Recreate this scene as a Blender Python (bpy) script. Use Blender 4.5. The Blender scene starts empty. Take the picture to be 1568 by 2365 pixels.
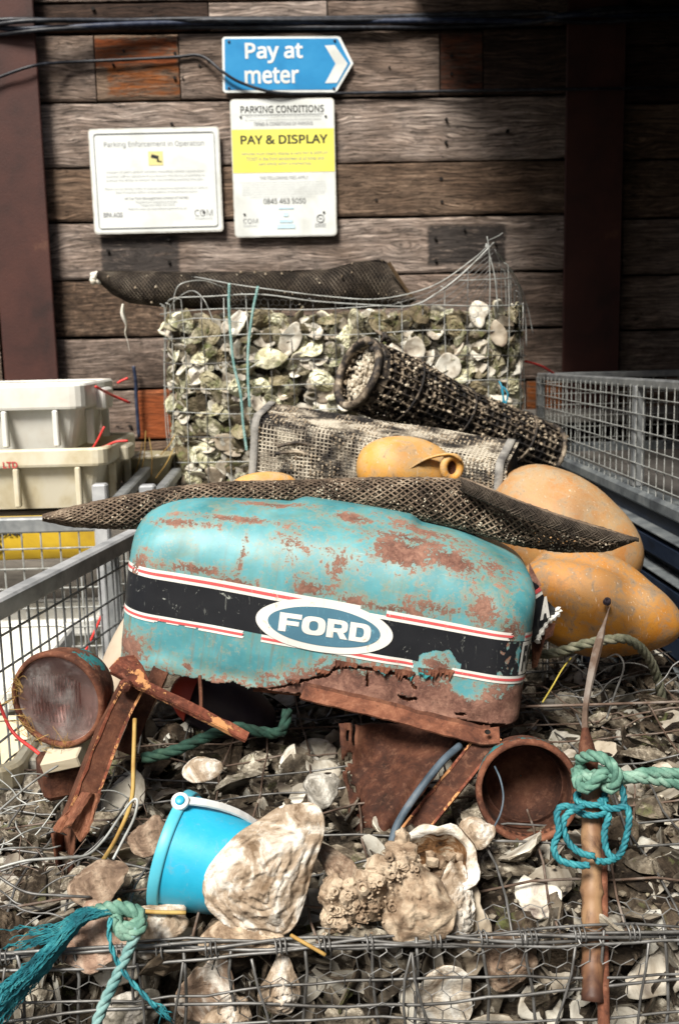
import bpy, bmesh, math, random
from mathutils import Vector, Matrix, noise as mnoise
R = math.radians
scene = bpy.context.scene
COL = scene.collection

# ------------------------------------------------------------------ camera, sky, sun, exposure
CAM = Vector((0.0, 0.0, 1.25))
PITCH, YAW, ROLL, FPX = R(9.5), R(1.7), R(1.3), 2336.0      # lens 35.6 mm on the 36 mm long side
_f = Vector((math.sin(YAW)*math.cos(PITCH), math.cos(YAW)*math.cos(PITCH), -math.sin(PITCH)))
_r0 = _f.cross(Vector((0, 0, 1))).normalized()
_u0 = _r0.cross(_f).normalized()
_r = _r0*math.cos(ROLL) - _u0*math.sin(ROLL)
_u = _r0*math.sin(ROLL) + _u0*math.cos(ROLL)
cam_d = bpy.data.cameras.new("camera")
cam = bpy.data.objects.new("camera", cam_d)
COL.objects.link(cam)
cam.matrix_world = Matrix(((_r.x, _u.x, -_f.x, CAM.x), (_r.y, _u.y, -_f.y, CAM.y), (_r.z, _u.z, -_f.z, CAM.z), (0, 0, 0, 1)))
cam_d.sensor_fit = 'VERTICAL'
cam_d.sensor_height = 36.0
cam_d.lens = 36.0*FPX/2365.0
cam_d.clip_end = 500
cam_d.clip_start = 0.02
cam_d.dof.use_dof = True
cam_d.dof.focus_distance = 1.32
cam_d.dof.aperture_fstop = 9.0
scene.camera = cam

world = bpy.data.worlds.new("World")
scene.world = world
world.use_nodes = True
wn = world.node_tree.nodes
wl = world.node_tree.links
SUN_EL, SUN_AZ = R(50), R(206)           # azimuth measured clockwise from +Y: behind the camera, to its left
sky = wn.new("ShaderNodeTexSky")
sky.sky_type = 'NISHITA'
sky.sun_disc = False
sky.sun_elevation = SUN_EL
sky.sun_rotation = SUN_AZ
sky.air_density = 1.0
sky.dust_density = 4.0
sky.ozone_density = 0.6
wl.new(sky.outputs[0], wn["Background"].inputs[0])
wn["Background"].inputs[1].default_value = 0.05
sun_d = bpy.data.lights.new("sun", 'SUN')
sun_d.energy = 5.0
sun_d.angle = R(18)
sun_d.color = (1.0, 0.95, 0.87)
sun = bpy.data.objects.new("sun", sun_d)
COL.objects.link(sun)
_sd = Vector((math.sin(SUN_AZ)*math.cos(SUN_EL), math.cos(SUN_AZ)*math.cos(SUN_EL), math.sin(SUN_EL)))
sun.rotation_euler = (-_sd).to_track_quat('-Z', 'Y').to_euler()
scene.view_settings.view_transform = 'Standard'
scene.view_settings.look = 'None'
scene.view_settings.gamma = 1.0
scene.view_settings.use_curve_mapping = False
scene.view_settings.exposure = 0.50
scene.cycles.max_bounces = 6

# ------------------------------------------------------------------ survey helpers: where a sighted point stands in the yard
def ray(px, py):
    return (_f + _r*((px-784.0)/FPX) + _u*((1182.5-py)/FPX))
def at(px, py, Y):
    d = ray(px, py)
    return CAM + d*((Y-CAM.y)/d.y)
def atz(px, py, Z):
    d = ray(px, py)
    return CAM + d*((Z-CAM.z)/d.z)
def atx(px, py, X):
    d = ray(px, py)
    return CAM + d*((X-CAM.x)/d.x)

# ------------------------------------------------------------------ mesh helpers
class MB:
    def __init__(s):
        s.v = []; s.f = []; s.m = []; s.smooth = False
    def add(s, vs, fs, mi=0):
        b = len(s.v)
        s.v.extend(tuple(v) for v in vs)
        for f in fs:
            s.f.append(tuple(i+b for i in f)); s.m.append(mi)
    def box(s, c, size, rot=None, mi=0, bev=0.0):
        c = Vector(c); hx, hy, hz = size[0]/2, size[1]/2, size[2]/2
        if bev > 0:
            vs = []; fs = []
            e = min(bev, hx*.9, hy*.9, hz*.9)
            idx = {}
            for sx in (-1, 1):
                for sy in (-1, 1):
                    for sz in (-1, 1):
                        for ax, p in enumerate(((hx, hy-e, hz-e), (hx-e, hy, hz-e), (hx-e, hy-e, hz))):
                            idx[(sx, sy, sz, ax)] = len(vs)
                            vs.append(Vector((sx*p[0], sy*p[1], sz*p[2])))
            def q(*k): fs.append([idx[i] for i in k])
            for t in (-1, 1):
                q((t,-1,-1,0),(t,1,-1,0),(t,1,1,0),(t,-1,1,0))
                q((-1,t,-1,1),(1,t,-1,1),(1,t,1,1),(-1,t,1,1))
                q((-1,-1,t,2),(1,-1,t,2),(1,1,t,2),(-1,1,t,2))
                for t2 in (-1, 1):
                    q((t,t2,-1,0),(t,t2,1,0),(t,t2,1,1),(t,t2,-1,1))
                    q((t,-1,t2,0),(t,1,t2,0),(t,1,t2,2),(t,-1,t2,2))
                    q((-1,t,t2,1),(1,t,t2,1),(1,t,t2,2),(-1,t,t2,2))
                    for t3 in (-1, 1):
                        q((t,t2,t3,0),(t,t2,t3,1),(t,t2,t3,2))
        else:
            vs = [Vector((sx*hx, sy*hy, sz*hz)) for sx in (-1, 1) for sy in (-1, 1) for sz in (-1, 1)]
            fs = [(0,1,3,2),(4,6,7,5),(0,4,5,1),(2,3,7,6),(0,2,6,4),(1,5,7,3)]
        if rot is not None:
            vs = [rot @ v for v in vs]
        s.add([v+c for v in vs], fs, mi)
    def tube(s, pts, r, sides=6, caps=True, mi=0, closed=False, flat=1.0):
        pts = [Vector(p) for p in pts]
        n = len(pts)
        if n < 2: return
        rr = r if isinstance(r, (list, tuple)) else [r]*n
        t0 = (pts[1]-pts[0]).normalized()
        up = Vector((0, 0, 1)) if abs(t0.z) < .9 else Vector((1, 0, 0))
        nrm = t0.cross(up).normalized()
        base = len(s.v)
        for i in range(n):
            a = pts[i-1] if (i > 0 or closed) else pts[i]
            b = pts[(i+1) % n] if (i < n-1 or closed) else pts[i]
            t = b-a
            t = t.normalized() if t.length > 1e-9 else t0
            nrm = (nrm - t*nrm.dot(t))
            nrm = nrm.normalized() if nrm.length > 1e-6 else t.orthogonal().normalized()
            bn = t.cross(nrm)
            for k in range(sides):
                a2 = 2*math.pi*k/sides
                s.v.append(tuple(pts[i] + (nrm*math.cos(a2) + bn*(math.sin(a2)*flat))*rr[i]))
        for i in range(n if closed else n-1):
            j = (i+1) % n
            for k in range(sides):
                k2 = (k+1) % sides
                s.f.append((base+i*sides+k, base+i*sides+k2, base+j*sides+k2, base+j*sides+k)); s.m.append(mi)
        if caps and not closed:
            s.f.append(tuple(base+k for k in range(sides))[::-1]); s.m.append(mi)
            s.f.append(tuple(base+(n-1)*sides+k for k in range(sides))); s.m.append(mi)
    def grid(s, fn, nu, nv, mi=0, skip=None):
        b = len(s.v)
        for j in range(nv+1):
            for i in range(nu+1):
                s.v.append(tuple(fn(i/nu, j/nv)))
        for j in range(nv):
            for i in range(nu):
                if skip and skip((i+.5)/nu, (j+.5)/nv): continue
                a = b+j*(nu+1)+i
                s.f.append((a, a+1, a+nu+2, a+nu+1)); s.m.append(mi)
    def lathe(s, c, axis, prof, seg=24, mi=0, wob=None):
        """prof: list of (distance along axis, radius)"""
        ax = Vector(axis).normalized(); c = Vector(c)
        e1 = ax.cross(Vector((0, 0, 1)) if abs(ax.z) < .9 else Vector((1, 0, 0))).normalized()
        e2 = ax.cross(e1)
        b = len(s.v)
        for (h, r) in prof:
            for k in range(seg):
                a = 2*math.pi*k/seg
                p = c + ax*h + (e1*math.cos(a)+e2*math.sin(a))*r
                if wob: p = wob(p, a, h)
                s.v.append(tuple(p))
        for j in range(len(prof)-1):
            for k in range(seg):
                k2 = (k+1) % seg
                s.f.append((b+j*seg+k, b+j*seg+k2, b+(j+1)*seg+k2, b+(j+1)*seg+k)); s.m.append(mi)
    def poly(s, pts, thick, nrm, mi=0):
        """flat polygon of real thickness"""
        n = len(pts); nv = Vector(nrm).normalized()*thick
        a = [Vector(p) for p in pts]; b = [p+nv for p in a]
        fs = [tuple(range(n)), tuple(range(2*n-1, n-1, -1))]
        for i in range(n):
            j = (i+1) % n
            fs.append((i, n+i, n+j, j))
        s.add(a+b, fs, mi)
    def blob(s, c, r, rnd, mi=0, sub=0, sq=1.0):
        c = Vector(c)
        P = [(0,0,1),(0,0,-1)]
        V = []
        for (z, n, o) in ((.5, 5, 0), (-.5, 5, .63)):
            for k in range(n):
                a = o+2*math.pi*k/n
                V.append((math.cos(a)*.87, math.sin(a)*.87, z))
        V = [P[0]]+V[:5]+V[5:]+[P[1]]
        vs = [c+Vector((v[0], v[1], v[2]*sq))*(r*rnd.uniform(.75, 1.2)) for v in V]
        fs = [(0,1+k,1+(k+1)%5) for k in range(5)]
        fs += [(1+k, 6+k, 1+(k+1)%5) for k in range(5)]
        fs += [(6+k, 6+(k+1)%5, 1+(k+1)%5) for k in range(5)]
        fs += [(11, 6+(k+1)%5, 6+k) for k in range(5)]
        s.add(vs, fs, mi)

WLOC = {}
def setp(o, label=None, cat=None, group=None, kind=None):
    if label: o['label'] = label
    if cat: o['category'] = cat
    if group: o['group'] = group
    if kind: o['kind'] = kind
    return o
def thing(name, label, cat, loc=(0, 0, 0), group=None):
    o = bpy.data.objects.new(name, None)
    o.empty_display_size = .05
    o.location = loc
    COL.objects.link(o)
    WLOC[o.name] = Vector(loc)
    return setp(o, label, cat, group)
def build(mb, name, mat, parent=None, label=None, cat=None, group=None, kind=None, smooth=False, origin=None):
    if parent is not None:
        org = WLOC[parent.name].copy()
    elif origin is not None:
        org = Vector(origin)
    else:
        n = len(mb.v)
        org = Vector((sum(v[0] for v in mb.v)/n, sum(v[1] for v in mb.v)/n, min(v[2] for v in mb.v)))
    me = bpy.data.meshes.new(name)
    me.from_pydata([(v[0]-org.x, v[1]-org.y, v[2]-org.z) for v in mb.v], [], mb.f)
    mats = mat if isinstance(mat, (list, tuple)) else [mat]
    for m in mats: me.materials.append(m)
    if len(mats) > 1: me.polygons.foreach_set("material_index", mb.m)
    if smooth or mb.smooth: me.polygons.foreach_set("use_smooth", [True]*len(me.polygons))
    me.update()
    o = bpy.data.objects.new(name, me)
    COL.objects.link(o)
    if parent is not None:
        o.parent = parent
    else:
        o.location = org
    WLOC[o.name] = org
    return setp(o, label, cat, group, kind)
def fixn(o):
    bm = bmesh.new(); bm.from_mesh(o.data)
    bmesh.ops.recalc_face_normals(bm, faces=bm.faces)
    bm.to_mesh(o.data); bm.free()
    return o
def share(o, loc, rot=(0, 0, 0), scale=(1, 1, 1), parent=None, mat=None):
    """copy of a piece sharing mesh data; loc in world space"""
    c = o.copy(); COL.objects.link(c)
    c.parent = parent
    loc = Vector(loc)
    c.location = loc-(WLOC[parent.name] if parent is not None else Vector((0, 0, 0)))
    c.rotation_euler = rot; c.scale = scale
    WLOC[c.name] = loc
    return c
def spline(pts, n=8):
    """Catmull-Rom through pts"""
    P = [Vector(p) for p in pts]
    if len(P) < 3:
        return [P[0].lerp(P[-1], i/n) for i in range(n+1)]
    out = []
    Q = [P[0]*2-P[1]]+P+[P[-1]*2-P[-2]]
    for i in range(1, len(Q)-2):
        a, b, c, d = Q[i-1], Q[i], Q[i+1], Q[i+2]
        for k in range(n):
            t = k/n
            out.append(((b*2)+(c-a)*t+(a*2-b*5+c*4-d)*t*t+(b*3-a-c*3+d)*t**3)*.5)
    out.append(P[-1])
    return out
def rope(mb, path, R_, strands=3, pitch=None, sides=5, fray=0.0, ph=0.0):
    pitch = pitch or R_*7
    L = 0; acc = [0]
    for i in range(1, len(path)):
        L += (path[i]-path[i-1]).length; acc.append(L)
    n = max(8, int(L/pitch*7))
    fr = []
    pts = []
    j = 0
    for i in range(n+1):
        d = L*i/n
        while j < len(acc)-2 and acc[j+1] < d: j += 1
        t = (d-acc[j])/max(1e-9, acc[j+1]-acc[j])
        pts.append(path[j].lerp(path[j+1], t))
    nrm = None
    out = [[] for _ in range(strands)]
    for i in range(n+1):
        t = (pts[min(n, i+1)]-pts[max(0, i-1)])
        t = t.normalized() if t.length > 1e-9 else Vector((1, 0, 0))
        if nrm is None: nrm = t.orthogonal().normalized()
        nrm = nrm-t*nrm.dot(t)
        nrm = nrm.normalized() if nrm.length > 1e-6 else t.orthogonal().normalized()
        bn = t.cross(nrm)
        for s_ in range(strands):
            a = ph+2*math.pi*(s_/strands+(L*i/n)/pitch)
            out[s_].append(pts[i]+(nrm*math.cos(a)+bn*math.sin(a))*R_*.5)
    for s_ in range(strands):
        mb.tube(out[s_], R_*.56, sides)

# ------------------------------------------------------------------ material helpers
class NT:
    def __init__(s, name):
        s.m = bpy.data.materials.new(name); s.m.use_nodes = True
        s.t = s.m.node_tree; s.b = s.t.nodes["Principled BSDF"]
        s.out = s.t.nodes["Material Output"]
        s._oc = None
    def n(s, typ, ins=None, **kw):
        nd = s.t.nodes.new(typ)
        for k, v in kw.items(): setattr(nd, k, v)
        for k, v in (ins or {}).items(): s.put(nd.inputs[k], v)
        return nd
    def put(s, sock, v):
        if isinstance(v, bpy.types.NodeSocket): s.t.links.new(v, sock)
        else:
            if isinstance(v, (tuple, list)) and len(v) == 3 and sock.type == 'RGBA': v = (*v, 1)
            sock.default_value = v
    def oc(s, jitter=True):
        if s._oc is None:
            tc = s.n("ShaderNodeTexCoord").outputs["Object"]
            if jitter:
                oi = s.n("ShaderNodeObjectInfo")
                k = s.n("ShaderNodeVectorMath", {0: oi.outputs["Random"], 1: (37.0, 91.0, 53.0)}, operation='MULTIPLY')
                tc2 = s.n("ShaderNodeVectorMath", {0: tc, 1: k.outputs[0]}, operation='ADD').outputs[0]
                s._oc = tc2
            else: s._oc = tc
        return s._oc
    def scale(s, v, sc, off=(0, 0, 0), rot=(0, 0, 0)):
        return s.n("ShaderNodeMapping", {"Vector": v, "Scale": sc, "Location": off, "Rotation": rot}).outputs[0]
    def noise(s, v, scale, detail=4, rough=.55, dist=0.0):
        return s.n("ShaderNodeTexNoise", {"Vector": v, "Scale": scale, "Detail": detail, "Roughness": rough, "Distortion": dist}).outputs[0]
    def vor(s, v, scale, feature='F1', out="Distance", rnd=1.0):
        return s.n("ShaderNodeTexVoronoi", {"Vector": v, "Scale": scale, "Randomness": rnd}, feature=feature).outputs[out]
    def ramp(s, fac, stops, interp='LINEAR'):
        r = s.n("ShaderNodeValToRGB", {0: fac}); cr = r.color_ramp; cr.interpolation = interp
        while len(cr.elements) < len(stops): cr.elements.new(.5)
        for e, (p, c) in zip(cr.elements, stops):
            e.position = p
            e.color = (c, c, c, 1) if isinstance(c, (int, float)) else (*c, 1)
        return r.outputs[0]
    def mr(s, v, a, b, c=0.0, d=1.0):
        return s.n("ShaderNodeMapRange", {0: v, 1: a, 2: b, 3: c, 4: d}).outputs[0]
    def mix(s, f, a, b, mode='MIX'):
        nd = s.n("ShaderNodeMix", data_type='RGBA', blend_type=mode)
        s.put(nd.inputs[0], f); s.put(nd.inputs[6], a); s.put(nd.inputs[7], b)
        return nd.outputs[2]
    def math(s, op, a, b=0.0, clamp=False):
        return s.n("ShaderNodeMath", {0: a, 1: b}, operation=op, use_clamp=clamp).outputs[0]
    def bump(s, h, strength=.5, dist=.002, nrm=None):
        nd = s.n("ShaderNodeBump", {"Height": h, "Strength": strength, "Distance": dist})
        if nrm is not None: s.put(nd.inputs["Normal"], nrm)
        return nd.outputs[0]
    def rnd(s):
        oi = s.n("ShaderNodeObjectInfo").outputs["Random"]
        ri = s.n("ShaderNodeNewGeometry").outputs["Random Per Island"]
        return s.math('FRACT', s.math('ADD', oi, ri))
    def fin(s, col=None, rough=None, nrm=None, metal=None, spec=None, **kw):
        for k, v in (("Base Color", col), ("Roughness", rough), ("Normal", nrm), ("Metallic", metal), ("Specular IOR Level", spec)):
            if v is not None: s.put(s.b.inputs[k], v)
        for k, v in kw.items(): s.put(s.b.inputs[k.replace('_', ' ')], v)
        return s.m
def mot(name, cols, scale=8, rough=.7, bump=.4, bscale=60, bdist=.002, metal=0.0, lo=.33, hi=.67, spec=.35, detail=6, dist=.3, stretch=None, jitter=True):
    """mottled matter: colours along one noise, finer noise as relief"""
    t = NT(name); v = t.oc(jitter)
    if stretch: v = t.scale(v, stretch)
    f = t.noise(v, scale, detail, .6, dist)
    k = len(cols)
    c = t.ramp(f, [(lo+(hi-lo)*i/max(1, k-1), cc) for i, cc in enumerate(cols)])
    h = t.noise(v, bscale, 5, .65)
    return t.fin(c, rough, t.bump(h, bump, bdist), metal, spec)
# ------------------------------------------------------------------ materials
def wood_mat(name, base, rough_saw=0.0, patches=(), warm=0.0):
    """weathered plank; patches: (x0,x1,z0,z1,colour,cover) in metres from the plank centre"""
    t = NT(name)
    o = t.oc(False)
    oi = t.n("ShaderNodeObjectInfo").outputs["Random"]
    off = t.n("ShaderNodeVectorMath", {0: oi, 1: (13.0, 41.0, 71.0)}, operation='MULTIPLY').outputs[0]
    v = t.n("ShaderNodeVectorMath", {0: o, 1: off}, operation='ADD').outputs[0]
    warp = t.noise(t.scale(v, (1.2, 1, 4)), 2.2, 3, .5)
    kd = t.vor(t.scale(v, (2.1, .01, 4.6)), 1.0)
    kz = t.math('ADD', t.mr(warp, 0, 1, -.04, .04), t.mr(kd, .0, .20, .045, 0))
    wv = t.n("ShaderNodeVectorMath", {0: v, 1: t.n("ShaderNodeCombineXYZ", {0: 0.0, 1: 0.0, 2: kz}).outputs[0]}, operation='ADD').outputs[0]
    g1 = t.noise(t.scale(wv, (2.6, 3, 64)), 2.0, 9, .74, .12)
    g2 = t.noise(t.scale(wv, (5, 9, 190)), 1.6, 5, .7, .1)
    big = t.noise(t.scale(v, (1.6, 1, 3.0)), 1.6, 5, .65)
    b = Vector(base)
    c1 = t.ramp(g1, [(.33, tuple(b*.20)), (.45, tuple(b*.72)), (.55, tuple(b*1.20)), (.64, tuple(Vector((b.x*2.25, b.y*2.35, b.z*2.4))))])
    c2 = t.ramp(big, [(.30, (.42, .36, .30)), (.47, (.86, .80, .74)), (.60, (1.12, 1.1, 1.06)), (.74, (1.45, 1.42, 1.38))])
    c = t.mix(1.0, c1, c2, 'MULTIPLY')
    c = t.mix(t.mr(g2, .50, .36, 0, .85), c, tuple(b*.16))
    ck = t.noise(t.scale(wv, (1.3, 3, 30)), 3.1, 4, .6, .15)
    ckm = t.mr(t.math('ABSOLUTE', t.math('SUBTRACT', ck, .5)), .010, .0, 0, .9)
    c = t.mix(ckm, c, tuple(b*.07))
    c = t.mix(t.mr(kd, .085, .045, 0, .85), c, tuple(b*.13))
    # grime blotches, short vertical saw scores
    gr = t.noise(t.scale(v, (7, 7, 9)), 2.4, 6, .7)
    c = t.mix(t.mr(gr, .55, .72, 0, .75), c, tuple(b*.28))
    h = t.math('SUBTRACT', t.math('ADD', t.math('MULTIPLY', g1, .8), t.math('MULTIPLY', g2, .6)), ckm)
    if rough_saw:
        a = t.noise(t.scale(v, (22, 9, 34), rot=(0, .5, 0)), 1.4, 5, .75, .6)
        c = t.mix(t.mr(a, .42, .60, 0, .75*rough_saw), c, tuple(b*.20))
        c = t.mix(t.mr(a, .40, .30, 0, .5*rough_saw), c, tuple(b*2.1))
        h = t.math('ADD', h, t.math('MULTIPLY', a, -1.2))
    sx = t.n("ShaderNodeSeparateXYZ", {0: o})
    for (x0, x1, z0, z1, pc, cov) in patches:
        e = t.noise(t.scale(v, (22, 9, 40)), 2.0, 5, .7)
        ed = t.mr(e, .3, .7, -.009, .009)
        mx = t.math('MULTIPLY', t.mr(t.math('ADD', sx.outputs[0], ed), x0-.006, x0+.006), t.mr(t.math('ADD', sx.outputs[0], ed), x1+.006, x1-.006))
        mz = t.math('MULTIPLY', t.mr(t.math('ADD', sx.outputs[2], ed), z0-.006, z0+.006), t.mr(t.math('ADD', sx.outputs[2], ed), z1+.006, z1-.006))
        w = t.mr(t.noise(t.scale(v, (4, 4, 24)), 2.2, 6, .75), .30+.3*(1-cov), .46+.3*(1-cov))
        m = t.math('MULTIPLY', t.math('MULTIPLY', mx, mz), w)
        pcv = t.mix(t.mr(g1, .35, .7), tuple(Vector(pc)*.45), tuple(Vector(pc)*1.25))
        c = t.mix(m, c, pcv)
    return t.fin(c, .82, t.bump(h, .9, .006), 0, .25)

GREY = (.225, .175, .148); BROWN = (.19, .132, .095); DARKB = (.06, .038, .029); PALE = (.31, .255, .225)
rust_post = mot("rust_red_steel_paint", [(.026, .011, .009), (.048, .017, .013), (.064, .022, .016), (.14, .066, .038)], 5.2, .66, .5, 120, .002, lo=.3, hi=.80, jitter=False, detail=9)
galv = mot("galvanised_steel", [(.20, .215, .225), (.30, .315, .32), (.40, .415, .42)], 22, .48, .15, 80, .001, metal=.55)
galv_pale = mot("weathered_galvanised_rail", [(.26, .27, .28), (.40, .41, .42), (.50, .51, .515)], 16, .55, .2, 90, .001, metal=.25)
wire_m = mot("zinc_wire", [(.07, .066, .062), (.14, .138, .132), (.25, .25, .245)], 30, .5, .1, 90, .0005, metal=.5)
wire_pale = mot("pale_zinc_wire", [(.22, .22, .20), (.38, .39, .37), (.5, .52, .5)], 26, .5, .1, 90, .0005, metal=.3)
wire_rust = mot("rusty_wire", [(.05, .032, .022), (.12, .08, .058), (.22, .19, .165)], 24, .75, .3, 120, .0006, metal=.1)
cable_m = mot("black_cable_rubber", [(.008, .009, .012), (.016, .018, .024), (.04, .045, .055)], 30, .4, .2, 90, .001)
blue_cable = mot("navy_cable_rubber", [(.01, .014, .03), (.02, .03, .06), (.05, .06, .09)], 30, .38, .2, 90, .001)
sign_white = mot("white_sign_enamel", [(.56, .58, .55), (.70, .73, .71), (.73, .76, .74)], 5, .38, .05, 40, .0005)
sign_edge = mot("dull_white_sign_edge", [(.38, .36, .30), (.56, .55, .50), (.66, .66, .62)], 30, .5, .1, 60, .0005)
sign_blue = mot("blue_sign_film", [(.018, .20, .44), (.022, .235, .50), (.03, .26, .53)], 9, .38, .05, 60, .0004, detail=3)
sign_yellow = mot("yellow_sign_print", [(.74, .70, .12), (.80, .76, .15)], 6, .42, .03, 60, .0003)
ink = mot("black_print", [(.018, .018, .018), (.03, .03, .03)], 30, .5, 0, 60, .0002)
ink_grey = mot("faded_grey_print", [(.26, .27, .28), (.36, .37, .38)], 60, .5, 0, 60, .0002)
ink_pale = mot("pale_grey_print", [(.42, .44, .45), (.52, .54, .55)], 60, .5, 0, 60, .0002)
ink_blue = mot("pale_blue_print", [(.45, .66, .76), (.6, .74, .8)], 60, .5, 0, 60, .0002)
ink_red = mot("red_print", [(.42, .05, .05), (.55, .10, .09)], 60, .5, 0, 60, .0002)
dark_board = mot("black_backing_board", [(.008, .007, .006), (.016, .012, .01)], 6, .9, .3, 40)
red_cord = mot("red_plastic_cord", [(.52, .03, .03), (.68, .06, .05)], 30, .45, .2, 200, .0005)
teal_rope = mot("teal_polyprop_rope", [(.012, .085, .11), (.02, .18, .22), (.06, .31, .34)], 60, .62, .7, 500, .0012, stretch=(1, 1, 1))
green_rope = mot("faded_green_rope", [(.05, .13, .10), (.12, .25, .19), (.24, .38, .30)], 50, .75, .8, 480, .0012)
drab_rope = mot("mossy_grey_rope", [(.06, .065, .04), (.14, .14, .095), (.22, .21, .155)], 45, .85, .8, 420, .0014)
dkgreen_rope = mot("dark_green_rope", [(.006, .022, .014), (.014, .05, .035), (.04, .09, .06)], 45, .8, .8, 420, .0012)
twine_blue = mot("blue_nylon_twine", [(.02, .16, .26), (.03, .30, .42)], 60, .5, .4, 400, .0006)
straw = mot("dry_yellow_cane", [(.22, .12, .035), (.36, .22, .06), (.46, .33, .11)], 24, .7, .3, 150, .0008)
hose = mot("dusty_blue_grey_hose", [(.035, .055, .075), (.08, .11, .14), (.13, .15, .17)], 26, .6, .3, 160, .0008)
net_dark = mot("dark_oyster_mesh", [(.014, .011, .008), (.04, .03, .022), (.10, .08, .06), (.20, .17, .13)], 18, .8, .7, 220, .0015, lo=.34, hi=.72)
net_tan = mot("mud_dried_oyster_mesh", [(.024, .016, .010), (.070, .048, .032), (.15, .108, .074), (.30, .235, .17)], 26, .82, .7, 240, .0015, lo=.32, hi=.7)
net_lip = mot("folded_mesh_lip", [(.010, .008, .006), (.028, .021, .015), (.062, .046, .033)], 30, .85, .8, 180, .002)
net_black = mot("black_plastic_mesh", [(.010, .009, .009), (.028, .022, .018), (.16, .125, .09), (.38, .32, .24)], 26, .7, .6, 200, .0015, lo=.40, hi=.66)
crust = mot("barnacle_crust", [(.05, .036, .024), (.16, .12, .08), (.34, .27, .19), (.56, .49, .38)], 40, .85, .9, 320, .002, lo=.3, hi=.6)
crate_white = mot("white_crate_plastic", [(.40, .35, .26), (.62, .60, .54), (.69, .69, .64), (.72, .72, .68)], 6.5, .45, .12, 50, .001, lo=.25, hi=.62)
crate_cream = mot("stained_cream_crate_plastic", [(.26, .17, .075), (.50, .43, .28), (.60, .55, .41), (.65, .615, .50)], 8, .5, .15, 60, .001, lo=.27, hi=.6)
tub_m = mot("dirty_cream_tub", [(.12, .10, .05), (.30, .26, .16), (.44, .40, .27)], 10, .6, .3, 80, .0015)
yellow_m = mot("yellow_plastic_sheet", [(.38, .24, .02), (.52, .34, .02), (.60, .42, .04)], 8, .5, .1, 60, .001)
skip_navy = mot("navy_painted_steel", [(.008, .010, .016), (.010, .017, .034), (.018, .027, .046), (.10, .105, .11)], 9, .5, .4, 120, .001, lo=.32, hi=.8, stretch=(1, 1, 3), jitter=False)
skip_rim = mot("worn_blue_grey_rail", [(.08, .09, .10), (.17, .19, .20), (.27, .29, .29)], 14, .5, .3, 100, .001, metal=.3)
ledge_m = mot("dusty_grey_concrete", [(.10, .095, .085), (.16, .15, .135), (.21, .20, .18)], 8, .85, .5, 60)
ground_m = mot("yard_tarmac", [(.03, .03, .028), (.05, .048, .045), (.075, .07, .065)], 12, .9, .7, 140, .004, jitter=False)
roof_m = mot("dark_shade_roof", [(.02, .018, .017), (.035, .03, .028)], 5, .8, .3, 40)
lens_white = mot("white_plastic_strap", [(.55, .56, .54), (.74, .75, .73), (.78, .79, .77)], 18, .4, .1, 60, .0006)
timber_m = mot("sawn_timber_offcut", [(.30, .24, .16), (.46, .40, .29), (.56, .50, .38)], 9, .8, .4, 90, .001, stretch=(.3, 1, 3))
pale_buoy = mot("chalky_beige_float", [(.34, .27, .19), (.46, .38, .29), (.52, .44, .34)], 7, .62, .2, 70, .001)
dark_float = mot("dark_plum_float", [(.02, .017, .025), (.04, .03, .045), (.07, .055, .06)], 9, .6, .2, 70, .001)
red_float = mot("red_float_paint", [(.30, .035, .02), (.42, .05, .03)], 9, .55, .2, 70, .001)
white_rag = mot("chalk_white_shred", [(.42, .38, .30), (.66, .63, .55), (.72, .70, .64)], 30, .8, .6, 200, .002)
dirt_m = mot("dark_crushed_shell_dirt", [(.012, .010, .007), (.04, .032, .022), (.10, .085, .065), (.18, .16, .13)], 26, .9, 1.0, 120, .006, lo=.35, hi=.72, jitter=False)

def buoy_mat(name, a, b, dusty, cover=.5):
    t = NT(name); v = t.oc(False)
    n1 = t.noise(v, 11, 6, .65, .5); n2 = t.noise(v, 38, 8, .75, .8); n3 = t.noise(v, 210, 5, .75)
    c = t.mix(t.mr(n1, .35, .62), a, b)
    z = t.n("ShaderNodeSeparateXYZ", {0: t.n("ShaderNodeNewGeometry").outputs["Normal"]}).outputs[2]   # dust settles on upward faces
    up = t.mr(z, -.1, .9, 0, .75*cover)
    d = t.math('ADD', t.math('MULTIPLY', up, t.mr(n1, .3, .65)), t.mr(n2, .47, .60, 0, .62*cover), True)
    c = t.mix(d, c, dusty)
    c = t.mix(t.mr(n2, .60, .70, 0, .8), c, (.07, .048, .032))
    c = t.mix(t.mr(n3, .58, .72, 0, .7), c, (.12, .075, .04))
    g_ = t.noise(t.scale(v, (1, 1, 1), rot=(.3, .7, .2)), 6, 3, .5)
    c = t.mix(t.mr(g_, .52, .72, 0, .6), c, (.13, .085, .05))
    sc = t.noise(t.scale(v, (70, 70, 6), rot=(.5, .9, .3)), 3, 3, .6, .1)
    scm = t.mr(sc, .64, .70, 0, .6)
    c = t.mix(scm, c, (.62, .50, .38))
    return t.fin(c, t.mr(d, 0, 1, .45, .8), t.bump(t.math('SUBTRACT', n3, scm), .35, .0012), 0, .3)
orange_buoy = buoy_mat("sun_faded_orange_float", (.46, .175, .018), (.56, .25, .035), (.27, .195, .125), 1.1)
amber_buoy = buoy_mat("amber_float", (.62, .27, .035), (.66, .36, .09), (.46, .34, .20), .9)
pink_buoy = buoy_mat("faded_peach_float", (.42, .18, .05), (.44, .25, .095), (.36, .27, .17), 1.0)

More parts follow.
